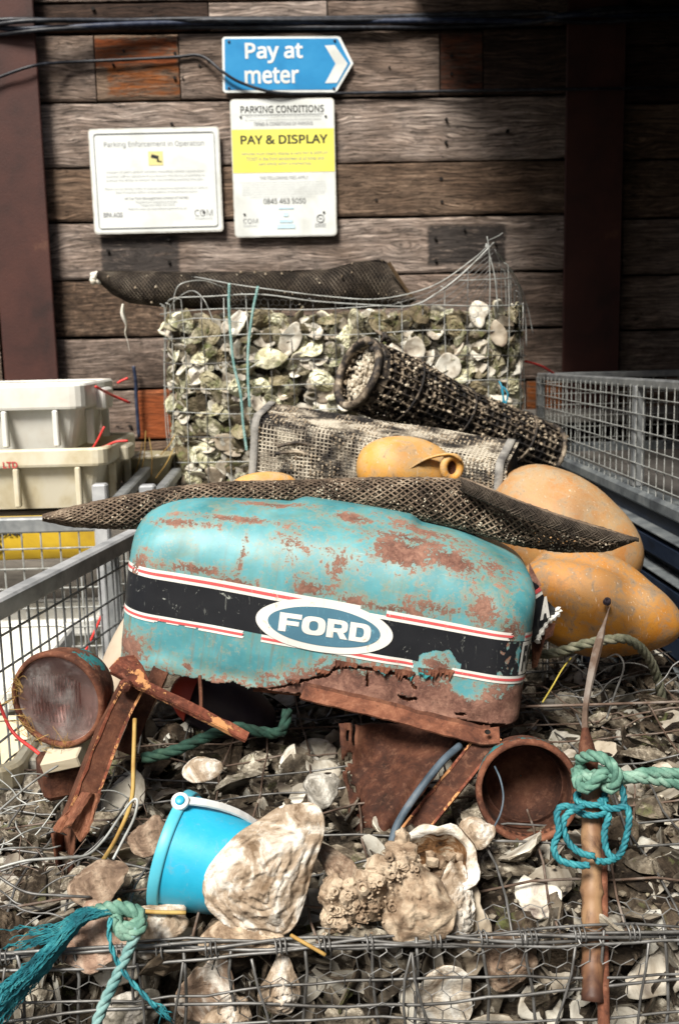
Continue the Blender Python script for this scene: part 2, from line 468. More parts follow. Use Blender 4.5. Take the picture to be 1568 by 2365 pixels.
def rust_mat(name, warm=1.0, paint=None, pcov=.5, edge=0.0):
    t = NT(name); v = t.oc(False)
    a = t.noise(v, 14, 8, .7, .4); b = t.noise(v, 85, 6, .75, .2); f = t.noise(v, 260, 3, .7)
    k_ = min(1.0, warm)
    c = t.ramp(a, [(.30, (.026*warm, .013*k_, .009*k_)), (.44, (.085*warm, .031*k_, .018*k_)), (.56, (.165*warm, .062*k_, .034*k_)), (.70, (.28*warm, .125*k_, .070*k_))])
    c = t.mix(t.mr(b, .52, .70, 0, .6), c, (.34*warm, .165*k_, .10*k_))
    c = t.mix(t.mr(b, .44, .30, 0, .7), c, (.020, .010, .008))
    h = t.math('ADD', t.math('MULTIPLY', b, 1.0), t.math('MULTIPLY', f, .5))
    if paint:
        n = t.noise(v, 20, 7, .68, .5)
        z = t.n("ShaderNodeSeparateXYZ", {0: t.n("ShaderNodeTexCoord").outputs["Object"]}).outputs[2]
        m = t.mr(n, .64-.28*pcov, .66-.28*pcov)
        c = t.mix(m, c, paint)
        h = t.math('ADD', h, t.math('MULTIPLY', m, .8))
    return t.fin(c, .84, t.bump(h, .8, .0018), 0, .25)
rust_m = rust_mat("flaking_rust", 1.0)
rust_orange = rust_mat("orange_rust", 1.25, (.50, .24, .10), .46)
rust_dark = rust_mat("dark_rust", .62)
rust_teal = rust_mat("rust_with_teal_paint_remains", .95, (.03, .20, .21), .38)

def shell_outer(name, tint, algae=0.0, dark=1.0):
    t = NT(name); v = t.oc(True); r = t.rnd()
    n1 = t.noise(v, 30, 6, .65, .6); n2 = t.noise(v, 110, 6, .7, .3)
    lay = t.noise(t.scale(v, (1, 1, 6)), 60, 5, .7, 1.2)
    c = t.ramp(n1, [(.28, tuple(Vector(tint[0])*dark)), (.44, tuple(Vector(tint[1])*dark)), (.56, tuple(Vector(tint[2])*dark)), (.70, tuple(Vector(tint[3])*dark))])
    k = t.ramp(r, [(0, (.20, .155, .12)), (.3, (.42, .35, .28)), (.58, (.80, .74, .66)), (1, (1.70, 1.68, 1.60))])
    chalk = t.mr(t.noise(v, 46, 5, .7, .8), .56, .64, 0, .55)
    c = t.mix(chalk, c, (.62*dark, .59*dark, .52*dark))
    c = t.mix(1.0, c, k, 'MULTIPLY')
    c = t.mix(t.mr(lay, .52, .66, 0, .6), c, (.06*dark, .045*dark, .032*dark))
    if algae:
        g = t.noise(v, 22, 5, .65, .4)
        c = t.mix(t.mr(g, .64-.14*algae, .78-.14*algae, 0, .75), c, (.13, .15, .05))
    return t.fin(c, .85, t.bump(t.math('ADD', n2, lay), .9, .0022), 0, .25)
def shell_inner(name, dark=1.0):
    t = NT(name); v = t.oc(True); r = t.rnd()
    n1 = t.noise(v, 24, 5, .6, .5); n2 = t.noise(v, 90, 5, .7)
    c = t.ramp(n1, [(.28, (.12*dark, .09*dark, .08*dark)), (.42, (.42*dark, .38*dark, .32*dark)), (.56, (.66*dark, .64*dark, .58*dark)), (.75, (.74*dark, .73*dark, .68*dark))])
    k = t.ramp(r, [(0, (.55, .48, .40)), (.4, (.85, .82, .76)), (1, (1.06, 1.06, 1.03))])
    c = t.mix(1.0, c, k, 'MULTIPLY')
    c = t.mix(t.mr(n2, .62, .72, 0, .7), c, (.10, .075, .055))
    return t.fin(c, .5, t.bump(n2, .5, .001), 0, .4)
SO_FD = shell_outer("depth_shaded_oyster_shell", ((.018, .014, .010), (.050, .041, .031), (.13, .112, .088), (.40, .375, .32)), .4, .75)  # filler shells darkened for depth, shade between shells put into the colour
SI_FD = shell_inner("depth_shaded_shell_inside", .62)
SO_RD = shell_outer("depth_shaded_green_oyster_shell", ((.07, .07, .04), (.20, .20, .13), (.42, .42, .33), (.68, .68, .60)), .7, .9)  # rear filler likewise: a darker copy standing in for shade
SI_RD = shell_inner("depth_shaded_rear_shell_inside", .95)
SO_F = shell_outer("weathered_oyster_shell_outside", ((.05, .043, .034), (.14, .122, .098), (.29, .265, .22), (.60, .58, .52)), .35)
SI_F = shell_inner("chalky_oyster_shell_inside", 1.0)
SO_R = shell_outer("algae_tinged_oyster_shell_outside", ((.17, .155, .09), (.40, .39, .27), (.62, .62, .48), (.76, .77, .66)), .8)
SI_R = shell_inner("pale_oyster_shell_inside", 1.12)
# ------------------------------------------------------------------ ground
g = MB(); g.grid(lambda a, b: (-60+120*a, -40+120*b, 0), 30, 30)
build(g, "ground", ground_m, kind='structure', origin=(0, 0, 0))

# ------------------------------------------------------------------ plank wall
WY = 4.40
rnd = random.Random(5)
xl = at(98, 450, WY).x; xr = at(1301, 450, WY).x; xr2 = at(1433, 450, WY).x; xl0 = at(6, 800, WY).x
zb = [at(700, y, WY).z for y in (-150, 4, 76, 231, 381, 506, 638, 769, 889, 1006, 1090, 1190)]
zb += [0.02]
wall = thing("plank_wall", "wall of wide weathered horizontal boards behind the rear wire basket", "wall", (0, WY+.05, 0))
bk = MB(); bk.box((0.4, WY+.10, 1.6), (6.4, .05, 3.2)); build(bk, "backing_board", dark_board, wall)
def X(px): return at(px, 450, WY).x
wood = {}
def get_wood(base, saw=0, patches=()):
    k = (base, saw, patches)
    if k not in wood: wood[k] = wood_mat("weathered_board_%d" % len(wood), base, saw, patches)
    return wood[k]
def plank(x0, x1, z0, z1, mat, dy=0.0, label=None):
    w = x1-x0; h = z1-z0-.011; cx, cz = (x0+x1)/2, (z0+z1)/2
    nx = max(3, int(w/.06)); s1, s2 = rnd.random()*50, rnd.random()*50
    tilt = rnd.uniform(-.004, .004)
    mb = MB()
    rows = [(-.5, .03), (-.5, .0), (-.46, -.004), (-.15, -.005), (.2, -.005), (.46, -.004), (.5, 0), (.5, .03)]
    def f(a, b):
        i = min(int(b*(len(rows)-1)+.5), len(rows)-1); q, d = rows[i]
        x = -w/2+w*a
        e = mnoise.noise(Vector((x*4+s1, s2, 0)))*.005+mnoise.noise(Vector((x*17+s2, s1, 0)))*.0022
        e2 = mnoise.noise(Vector((x*4+s2, s1+9, 0)))*.005+mnoise.noise(Vector((x*15+s2, s1+5, 0)))*.0022
        z = q*h+(e if q > .3 else (e2 if q < -.3 else 0))
        y = d+tilt*q+mnoise.noise(Vector((x*2.1+s1, z*6, 1)))*.004
        return (cx+x, WY-.02+y+dy, cz+z)
    mb.grid(f, nx, len(rows)-1)
    c = [tuple(f(a, i/(len(rows)-1))) for a in (0,) for i in range(len(rows))]
    mb.add(c, [tuple(range(len(c)))]); c = [tuple(f(1, i/(len(rows)-1))) for i in range(len(rows))]
    mb.add(c, [tuple(range(len(c)))[::-1]])
    # its own origin at the board's centre
    me = bpy.data.meshes.new("plank")
    me.from_pydata([(v[0]-cx, v[1]-WY, v[2]-cz) for v in mb.v], [], mb.f); me.materials.append(mat)
    o = bpy.data.objects.new("plank", me); COL.objects.link(o); o.parent = wall
    o.location = Vector((cx, WY, cz))-WLOC[wall.name]; WLOC[o.name] = Vector((cx, WY, cz))
    if label: o['label'] = label
    return o
OR = (.30, .075, .018)
def patch(row, x0, x1, za, zb_, px0, px1, col, cov):
    cx, cz = (X(x0)+X(x1))/2, (zb[row]+zb[row+1])/2
    return (X(px0)-cx, X(px1)-cx, at(700, zb_, WY).z-cz, at(700, za, WY).z-cz, col, cov)
mid = [
 (0, [(98, 760, GREY, 0, ()), (760, 1301, PALE, 0, ())]),
 (1, [(98, 500, DARKB, 0, ()), (500, 765, PALE, 0, ()), (765, 1301, GREY, 0, ())]),
 (2, [(98, 240, GREY, 0, ()), (240, 430, BROWN, 0, ((241, 425, 88, 150, OR, .75), (268, 432, 150, 216, (.27, .085, .02), .7))), (430, 1015, GREY, 0, ()), (1015, 1112, DARKB, 0, ((1018, 1110, 90, 215, (.12, .04, .02), .6),)), (1112, 1301, DARKB, 0, ())]),  # last board darkened, shade put into its base colour
 (3, [(98, 1301, PALE, 0, ())]),
 (4, [(98, 560, BROWN, 0, ()), (560, 1301, BROWN, .25, ())]),
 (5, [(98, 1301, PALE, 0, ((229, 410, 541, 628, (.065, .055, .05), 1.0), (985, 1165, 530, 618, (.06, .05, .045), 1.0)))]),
 (6, [(98, 640, BROWN, 1.0, ()), (640, 1301, GREY, 0, ())]),
 (7, [(98, 760, GREY, .45, ()), (760, 1301, GREY, 0, ())]),
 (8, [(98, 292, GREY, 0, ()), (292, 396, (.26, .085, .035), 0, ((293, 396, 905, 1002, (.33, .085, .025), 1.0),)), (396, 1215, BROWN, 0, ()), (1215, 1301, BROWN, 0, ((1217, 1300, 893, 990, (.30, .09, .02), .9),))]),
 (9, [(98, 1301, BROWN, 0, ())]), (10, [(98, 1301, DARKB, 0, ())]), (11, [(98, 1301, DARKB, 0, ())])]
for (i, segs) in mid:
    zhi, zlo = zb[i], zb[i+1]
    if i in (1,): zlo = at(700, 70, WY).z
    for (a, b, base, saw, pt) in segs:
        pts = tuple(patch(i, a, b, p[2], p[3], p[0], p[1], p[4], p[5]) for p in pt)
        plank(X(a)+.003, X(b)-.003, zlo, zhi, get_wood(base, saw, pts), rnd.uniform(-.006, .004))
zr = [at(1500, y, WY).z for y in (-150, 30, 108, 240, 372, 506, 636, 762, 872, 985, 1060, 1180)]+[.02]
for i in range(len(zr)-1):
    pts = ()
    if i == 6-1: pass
    base = (DARKB, DARKB, DARKB, BROWN, BROWN, GREY, GREY, GREY, BROWN, BROWN, DARKB, DARKB)[i]  # upper boards darker here: shade put into the base colour
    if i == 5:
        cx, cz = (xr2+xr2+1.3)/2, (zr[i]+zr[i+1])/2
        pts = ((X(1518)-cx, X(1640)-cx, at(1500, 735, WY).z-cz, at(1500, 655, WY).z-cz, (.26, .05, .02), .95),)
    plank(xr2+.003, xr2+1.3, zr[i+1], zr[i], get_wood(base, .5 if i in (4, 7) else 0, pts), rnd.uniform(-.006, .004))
zl = [at(700, y, WY).z for y in (-150, 50, 200, 350, 480, 640, 795, 930, 1060)]+[.02]
for i in range(len(zl)-1):
    plank(xl0-1.4, xl0-.003, zl[i+1], zl[i], get_wood((GREY, BROWN)[i % 2], 0), 0)
# bolt holes and rusty nail heads, too small to pick apart
nh = MB()
for (px, py, r) in ((285,25,7),(478,48,5),(535,162,6),(534,237,6),(610,200,5),(636,185,4),(347,198,5),(525,378,6),(516,731,6),(330,766,6),(517,800,6),
                    (378,155,5),(1380,170,6),(1380,225,6),(1364,364,6),(1363,434,6),(1551,400,7),(1348,546,7),(1350,616,6),(1331,727,6),(1515,745,5),(1332,795,6),(398,1303,7),
                    (560,240,4),(1190,205,4),(1420,700,5),(1150,610,5)):
    q = at(px/1.3233, py/1.3233, WY-.034)
    nh.lathe(q+Vector((0, -.001, 0)), (0, 1, 0), [(0, .0001), (0, r*.0011), (.016, r*.0011)], 9)
build(nh, "nail_hole", dark_board, wall, kind='stuff')

# ------------------------------------------------------------------ steel posts
def post(px0, px1, pyref, label, zt=3.2):
    x0 = at(px0, pyref, WY-.10).x; x1 = at(px1, pyref, WY-.10).x
    t = thing("steel_post", label, "post", ((x0+x1)/2, WY-.06, 0))
    m = MB(); m.box(((x0+x1)/2, WY-.093, zt/2), (x1-x0, .014, zt), bev=.004); build(m, "front_flange", rust_post, t)
    m = MB(); m.box(((x0+x1)/2, WY-.0465, zt/2), (.012, .079, zt)); build(m, "web", rust_post, t)
    return t
post(12, 136, 880, "rust red steel post standing against the lit boards above the white crates")
post(1298, 1428, 870, "rust red steel post in deep shade above the far mesh panel")

# ------------------------------------------------------------------ unseen roof and walls, added to shade the right of the yard
roof = thing("shade_roof", "unseen corrugated roof shaped to shade the right end of the board wall", "roof", (1.6, 3.3, 2.8))
def roofsheet(a, b):
    x = .43+1.62*a; y = -1.3+5.77*b
    return (x, y, 2.72+.05*(1-b)+.018*math.sin(x*60))
m = MB(); m.grid(roofsheet, 160, 6); o = build(m, "roof_sheet", roof_m, roof, smooth=True)
md = o.modifiers.new("thickness", 'SOLIDIFY'); md.thickness = .004
for k, y in enumerate((-.9, .3, 1.5, 2.7, 3.9)):
    m = MB(); m.box((1.24, y, 2.68), (1.6, .06, .06), bev=.004); build(m, "purlin", roof_m, roof)
m = MB(); m.box((.43, 1.07, 2.55), (.03, 4.75, .38), bev=.004); build(m, "shade_valance", roof_m, roof)  # valance added out of view to cut sky light
m = MB(); m.box((1.09, -1.36, 1.34), (1.36, .08, 2.66)); build(m, "rear_shade_wall", get_wood(DARKB, 0), None, "unseen dark boarded wall added behind the camera to shade the right side", "wall")  # added behind the camera to block sky light
m = MB(); m.box((1.80, 1.50, 1.34), (.10, 5.6, 2.66)); build(m, "side_shade_wall", get_wood(DARKB, 0), None, "unseen dark boarded wall added on the right to shade that side", "wall")  # added out of view to block light from this side

# ------------------------------------------------------------------ cables on the wall
t = thing("cable_bundle", "thick bundle of black and navy cables clipped along the top of the board wall", "cable", at(700, 50, WY-.06))
base = spline([at(-60, 62, WY-.12), at(100, 56, WY-.125), at(400, 50, WY-.06), at(800, 48, WY-.055), at(1200, 40, WY-.055), at(1290, 36, WY-.12), at(1420, 30, WY-.12), at(1640, 26, WY-.055)], 10)
for k, (dz, mt_, rr, ph) in enumerate(((.012, cable_m, .0095, 0), (-.008, blue_cable, .011, 2), (-.024, cable_m, .0085, 4), (.003, cable_m, .009, 5))):
    m = MB()
    m.tube([p+Vector((0, -.012*math.sin(i*.35+ph)-(.012 if k == 3 else 0), dz+.006*math.sin(i*.22+ph))) for i, p in enumerate(base)], rr, 8)
    build(m, "cable", mt_, t, smooth=True)
m = MB()
pts = spline([at(-60, 205, WY-.125), at(0, 178, WY-.125), at(78, 152, WY-.125), at(150, 144, WY-.06), at(260, 139, WY-.05), at(400, 132, WY-.045), at(452, 127, WY-.045), at(480, 137, WY-.06), at(515, 166, WY-.078), at(560, 192, WY-.078), at(640, 214, WY-.075), at(760, 216, WY-.05), at(1000, 211, WY-.045), at(1290, 206, WY-.125), at(1440, 204, WY-.12), at(1640, 200, WY-.05)], 10)
m.tube(pts, .0062, 7); tc = build(m, "thin_cable", cable_m, None, "thin black cable drooping across the blue direction sign and along the boards", "cable", smooth=True)

# ------------------------------------------------------------------ signs with their writing
SY = WY-.055
try:        # a plain sans that ships inside Blender; its built-in default otherwise
    FONT = bpy.data.fonts.load(bpy.utils.resource_path('LOCAL')+"/datafiles/fonts/NotoSansMath-Regular.woff2")
except Exception:
    FONT = None
def text_mesh(s, bold=0.0, res=2, align='LEFT'):
    cu = bpy.data.curves.new("lettering", 'FONT'); cu.body = s
    if FONT: cu.font = FONT
    cu.offset = bold; cu.resolution_u = res; cu.align_x = align
    o = bpy.data.objects.new("tmp_letters", cu); COL.objects.link(o)
    dg = bpy.context.evaluated_depsgraph_get()
    me = bpy.data.meshes.new_from_object(o.evaluated_get(dg))
    vs = [v.co.copy() for v in me.vertices]; fs = [tuple(p.vertices) for p in me.polygons]
    bpy.data.objects.remove(o); bpy.data.curves.remove(cu); bpy.data.meshes.remove(me)
    return vs, fs
def fit_text(mb, s, fn, bold=0.0, res=2, mi=0):
    """fn maps (a,b) in the unit box of the lettering to a point"""
    vs, fs = text_mesh(s, bold, res)
    x0 = min(v.x for v in vs); x1 = max(v.x for v in vs); y0 = min(v.y for v in vs); y1 = max(v.y for v in vs)
    mb.add([fn((v.x-x0)/(x1-x0), (v.y-y0)/(y1-y0)) for v in vs], fs, mi)
def board_text(parent, s, px0, px1, pyt, pyb, mat, Y, bold=0.0, name="lettering", res=2, slope=-.01):
    a = at(px0, pyb, Y); b = at(px1, pyb+slope*(px1-px0), Y); c = at(px0, pyt, Y)
    a0 = Vector((a.x, Y, a.z)); dx = Vector((b.x-a.x, 0, 0)); dz = Vector((0, 0, c.z-a.z))
    mb = MB(); fit_text(mb, s, lambda u, v: a0+dx*u+dz*v, bold, res)
    return build(mb, name, mat, parent)
def rrect(c, w, h, r, n=5, tilt=0.0):
    out = []
    for k, (sx, sz) in enumerate(((1, 1), (-1, 1), (-1, -1), (1, -1))):
        for i in range(n+1):
            a = math.pi/2*(k+i/n)
            p = Vector((sx*(w/2-r)+r*math.cos(a), 0, sz*(h/2-r)+r*math.sin(a)))
            out.append(Vector((c.x+p.x*math.cos(tilt)-p.z*math.sin(tilt), c.y, c.z+p.x*math.sin(tilt)+p.z*math.cos(tilt))))
    return out
# blue direction sign
def sp(px, py, Y=SY): return at(px, py, Y)
outl = [sp(513, 90), sp(518, 85), sp(780, 83), sp(786, 86), sp(816, 146), sp(779, 209), sp(773, 213), sp(520, 214), sp(515, 209)]
t = thing("direction_sign", "blue pointed sign reading Pay at meter with a white chevron, fixed high on the boards", "sign", sp(660, 214, SY))
m = MB(); m.poly(outl[::-1], .004, (0, 1, 0)); build(m, "sign_plate", sign_white, t)
cen = sp(655, 149)
inn = [sp(519, 92), sp(521, 90), sp(778, 89), sp(781, 91), sp(809, 146), sp(774, 205), sp(770, 207), sp(523, 208), sp(520, 206)]
m = MB(); m.poly([p+Vector((0, -.0012, 0)) for p in inn][::-1], .0010, (0, 1, 0)); bp_ = build(m, "blue_panel", sign_blue, t)
ch = [(750, 105), (773, 104), (803, 147), (778, 191), (751, 192), (775, 147)]
m = MB(); m.poly([sp(x, y, SY-.0024) for x, y in ch][::-1], .0010, (0, 1, 0)); build(m, "chevron", sign_white, bp_)
board_text(bp_, "Pay at", 567, 700, 99, 147, sign_white, SY-.0026, .02, res=4, slope=-.012)
board_text(bp_, "meter", 566, 691, 157, 194, sign_white, SY-.0026, .02, res=4, slope=-.012)
for (x, y) in ((529, 96), (529, 203), (773, 94), (771, 204)):
    m = MB(); q = sp(x, y, SY-.003); m.lathe(q, (0, 1, 0), [(-.003, .0001), (-.002, .005), (.002, .006)], 8); build(m, "screw", blue_cable, t)
# pay and display board
t = thing("parking_conditions_sign", "tall white board with a yellow band reading PAY & DISPLAY, below the blue sign", "sign", sp(655, 545))
c = (sp(533, 230)+sp(776, 545)+sp(771, 226)+sp(543, 547))/4
wS = (sp(776, 400)-sp(538, 400)).x; hS = (sp(655, 227)-sp(655, 546)).z
m = MB(); m.poly(rrect(Vector((c.x, SY, c.z)), wS, hS, .016)[::-1] if False else rrect(Vector((c.x, SY, c.z)), wS, hS, .016), .003, (0, 1, 0)); build(m, "sign_plate", sign_edge, t)
m = MB(); m.poly(rrect(Vector((c.x, SY-.0012, c.z)), wS-.008, hS-.008, .013), .001, (0, 1, 0)); FACE = build(m, "white_face", sign_white, t)
zt, z0 = sp(655, 298).z, sp(655, 398).z
m = MB(); m.box((c.x, SY-.0018, (zt+z0)/2), (wS-.0075, .001, zt-z0)); build(m, "yellow_band", sign_yellow, t)
L = SY-.0030
def BT(s, a, b, c_, d, mt_=ink, bold=0.0, res=1): board_text(FACE, s, a, b, c_, d, mt_, L, bold, res=res)
BT("PARKING CONDITIONS", 556, 748, 245, 261, ink, .007, 4)
m = MB(); m.box((sp(652, 264).x, L, sp(652, 264).z), (sp(748, 264).x-sp(556, 264).x, .0005, .0016)); build(m, "underline", ink_grey, FACE)
BT("These are the terms on which this land may be used for parking", 566, 742, 266, 272, ink_pale)
BT("by using it you agree to be bound by the conditions below", 566, 742, 274, 280, ink_pale)
BT("TERMS & CONDITIONS OF PARKING", 586, 722, 282, 290, ink_grey, .01)
BT("PAY & DISPLAY", 556, 757, 313, 334, ink, .020, 4)
BT("Vehicles must clearly display a valid PAY & DISPLAY", 557, 758, 352, 361, ink_grey, .004)
BT("TICKET in the front windscreen at all times and", 569, 748, 363, 372, ink_grey, .004)
BT("park wholly within a marked bay.", 598, 720, 375, 384, ink_grey, .004)
BT("THE FOLLOWING FEES APPLY", 600, 712, 407, 415, ink_grey, .004)
for k, (a, b) in enumerate(((556, 750), (560, 752), (560, 752), (560, 752), (560, 752), (560, 750), (580, 720))):
    BT(("A charge notice will be issued if these terms are breached on this site", "or if a vehicle is left in a place reserved for other users at any time",
        "further charges may be added where payment is not received in time and", "details are passed to the keeper of the vehicle under the law in force and", "recovery through the courts may follow with all costs added to the charge",
        "the land is private and vehicles are left entirely at the owners own risk", "please keep your ticket for reference")[k], a, b, 420+5.6*k, 424+5.6*k, ink_pale)
BT("0845 463 5050", 609, 706, 459, 471, ink, .0, 4)
BT("COM", 562, 596, 505, 516, ink_grey, 0)
BT("PARKING", 563, 594, 519, 524, ink_pale)
BT("APPROVED", 727, 752, 515, 520, ink_grey, .01); BT("OPERATOR", 727, 752, 520.5, 525, ink_grey, .01)
m = MB(); q = sp(740, 504, L)
m.tube([q+Vector((math.cos(a/12*math.pi*2)*.015, 0, math.sin(a/12*math.pi*2)*.015)) for a in range(12)], .0022, 4, closed=True); m.box(q, (.014, .001, .004)); build(m, "round_emblem", ink_grey, FACE)
m = MB()
for (a, b, y0_, y1_) in ((644, 678, 478, 483), (655, 666, 490, 500), (646, 676, 506, 514), (640, 682, 517, 528)):
    p, q = sp(a, y1_, L), sp(b, y0_, L); m.box(((p.x+q.x)/2, L, (p.z+q.z)/2), (q.x-p.x, .0006, q.z-p.z))
build(m, "faded_sticker", ink_blue, FACE)
for (x, y) in ((556, 270), (752, 268), (565, 495), (748, 490)):
    m = MB(); m.lathe(sp(x, y, L-.001), (0, 1, 0), [(-.003, .0001), (-.002, .004), (.002, .005)], 8); build(m, "screw", cable_m, t)
# parking enforcement board, slightly tilted
t = thing("enforcement_sign", "wide white board with a thin black frame line reading Parking Enforcement in Operation", "sign", sp(362, 541))
c = (sp(205, 297)+sp(505, 293)+sp(516, 534)+sp(219, 541))/4; ti = .004
wS = (sp(511, 415)-sp(211, 415)).x; hS = (sp(360, 295)-sp(360, 538)).z
m = MB(); m.poly(rrect(Vector((c.x, SY, c.z)), wS, hS, .014, tilt=ti), .003, (0, 1, 0)); build(m, "sign_plate", sign_edge, t)
m = MB(); m.poly(rrect(Vector((c.x, SY-.0012, c.z)), wS-.010, hS-.010, .012, tilt=ti), .001, (0, 1, 0)); FACE = build(m, "white_face", sign_white, t)
m = MB(); m.tube([Vector((p.x, SY-.0026, p.z)) for p in rrect(Vector((c.x, SY, c.z)), wS-.042, hS-.042, .012, tilt=ti)], .0022, 4, closed=True, flat=.4); build(m, "frame_line", ink, FACE)
BT("Parking Enforcement in Operation", 241, 472, 327, 343, ink_grey, .0, 4)
p, q = sp(344, 382, L+.001), sp(376, 349, L+.001)
m = MB(); m.box(((p.x+q.x)/2, L+.001, (p.z+q.z)/2), (q.x-p.x, .001, q.z-p.z)); build(m, "yellow_square", mot("pale_yellow_print", [(.66, .60, .26), (.74, .68, .32)], 8, .5, 0), FACE)
m = MB(); q = sp(358, 362, L)
m.box(q, (.030, .0006, .014), Matrix.Rotation(.25, 3, 'Y')); m.box(q+Vector((.012, 0, -.014)), (.006, .0006, .012), Matrix.Rotation(.5, 3, 'Y')); m.box(q+Vector((.020, 0, -.019)), (.014, .0006, .005), Matrix.Rotation(.2, 3, 'Y')); build(m, "camera_symbol", ink, FACE)
for k, (s_, a, b, y, mt_) in enumerate((
    ("Images of users and of vehicles including vehicle registration", 246, 472, 394, ink_pale), ("number will be obtained if you breach the terms of parking to", 247, 473, 404, ink_pale), ("pursue the driver or keeper for outstanding parking charges.", 247, 470, 413, ink_pale),
    ("Please see our privacy notice at www.uk-carparkmanagement.co.uk or write to", 243, 480, 433, ink_pale), ("Data Protection Officer at the address of the company below", 268, 456, 441, ink_pale),
    ("UK Car Park Management Limited 07192983", 288, 436, 455, ink_grey), ("Registered in England and Wales", 314, 410, 463, ink_pale), ("Telephone 0845 463 5050", 324, 404, 470, ink_pale), ("Website www.uk-carparkmanagement.co.uk", 296, 432, 479, ink_pale))):
    BT(s_, a, b, y, y+8, mt_, .0 if k != 5 else .006)
BT("BPA AOS", 240, 284, 491, 502, ink_grey, .02, 3); BT("COM", 450, 492, 484, 499, ink_grey, .0, 2); BT("PARKING", 452, 491, 502, 507, ink_pale)
m = MB(); q = sp(471, 490, L-.0006); m.box(q, (.010, .0006, .008)); build(m, "logo_mark", ink, FACE)

# ------------------------------------------------------------------ dark blue skip on the right with mesh cage
SX = .78
sk = thing("steel_skip", "long navy steel skip with ribbed side and worn pale top rail, beside the floats", "skip", (1.2, 2.1, 0))
Ya, Yb = .55, 3.46
zt = .888
m = MB(); m.box((SX+.03, (Ya+Yb)/2, .43), (.04, Yb-Ya, .84)); m.box((SX+.445, Yb+.0, .43), (.87, .04, .84)); m.box((SX+.86, (Ya+Yb)/2, .43), (.04, Yb-Ya, .84)); build(m, "side_wall", skip_navy, sk)
deck_m = mot("grey_deck_boards", [(.06, .055, .048), (.12, .11, .10), (.18, .165, .15)], 8, .85, .5, 80, stretch=(1, .3, 1))
m = MB(); m.box((SX+.02, (Ya+Yb)/2, zt-.016), (.05, Yb-Ya+.04, .034), bev=.007); build(m, "top_rail", skip_rim, sk)
m = MB(); m.box((SX+.47, Yb+.03, zt-.02), (.80, .05, .04), bev=.007); build(m, "top_rail", skip_rim, sk)
def rib(z, out, h, lipm=True):
    m = MB()
    prof = [(SX+.01, z), (SX+.01-out, z-.012), (SX+.01-out, z-h), (SX+.01, z-h-.014)]
    vs = [Vector((x, y, zz)) for y in (Ya, Yb) for (x, zz) in prof]
    m.add(vs, [(0, 1, 5, 4), (1, 2, 6, 5), (2, 3, 7, 6), (3, 2, 1, 0), (4, 5, 6, 7)])
    rb_ = build(m, "rib", skip_navy, sk)
    if lipm:
        m = MB(); m.box((SX+.010-out/2, (Ya+Yb)/2, z+.004), (out+.006, Yb-Ya, .006), bev=.002); build(m, "rib_ledge", skip_rim, rb_)
for (z, out, h) in ((.815, .030, .045), (.735, .040, .050), (.650, .050, .055), (.560, .060, .055), (.46, .065, .06), (.36, .07, .06)): rib(z, out, h)
# mesh cage standing in the skip: far panel and its return
cg = thing("mesh_cage", "grey wire mesh cage panels with tubular posts standing above the navy skip", "cage", (1.3, Yb, zt))
def wire_proto(name, mat, r):
    m = MB(); m.tube([(0, 0, 0), (0, 0, 1)], r, 5)
    me = bpy.data.meshes.new(name); me.from_pydata(m.v, [], m.f); me.materials.append(mat); me.update()
    return me
def straight(me, name, a, b, parent):
    a, b = Vector(a), Vector(b); d = b-a
    o = bpy.data.objects.new(name, me); COL.objects.link(o); o.parent = parent
    o.location = a-WLOC[parent.name]; o.rotation_mode = 'QUATERNION'; o.rotation_quaternion = d.to_track_quat('Z', 'Y'); o.scale = (1, 1, d.length)
    return o
W_thin = wire_proto("wire_thin", wire_pale, .0016)
def bar(parent, a, b, w=.03, name="post", mat=galv, d=None):
    a, b = Vector(a), Vector(b); dd = b-a
    q = dd.to_track_quat('Z', 'Y').to_matrix()
    m = MB(); m.box((a+b)/2, (w, d or w, dd.length), q, bev=.004); return build(m, name, mat, parent)
CXX = SX+.018; YF, YN = 3.45, 1.15
zA, zB = 1.122, 1.155
bar(cg, (CXX, YF, zt), (CXX, YF, zA), .028)
bar(cg, (CXX, 2.42, zt), (CXX, 2.42, zA+.012), .028); bar(cg, (CXX, YN, zt), (CXX, YN, zB), .028)
bar(cg, (CXX, YF+.014, zA), (CXX, YN, zB+.004), .022, "top_bar", galv)
nw_ = 46
for i in range(1, nw_):
    y = YF+(YN-YF)*i/nw_; straight(W_thin, "wire", (CXX-.012, y, zt), (CXX-.012, y, zA+.03*i/nw_), cg)
for k in range(6):
    z = zt+.022+.038*k; straight(W_thin, "wire", (CXX-.015, YF, z), (CXX-.015, YN, z+.003*k), cg)
bar(cg, (CXX, YF, zA), (1.66, YF, zA), .022, "top_bar", galv)
for i in range(1, 20):
    x = CXX+.86*i/20; straight(W_thin, "wire", (x, YF, zt), (x, YF, zA), cg)
for k in range(6):
    z = zt+.022+.038*k; straight(W_thin, "wire", (CXX, YF-.004, z), (1.66, YF-.004, z), cg)
for k in range(9):
    y0_, y1_ = .62+.32*k, .62+.32*(k+1)-.006
    m = MB(); m.box((SX+.445, (y0_+y1_)/2, .845+(k % 3)*.002), (.78, y1_-y0_, .022), bev=.004); build(m, "deck_board", deck_m, sk)
m = MB(); m.box((1.22, 4.12, .935), (.98, .42, .03), bev=.004); build(m, "wall_ledge", ledge_m, None, "dusty grey shelf along the foot of the shaded boards behind the mesh cage", "shelf")

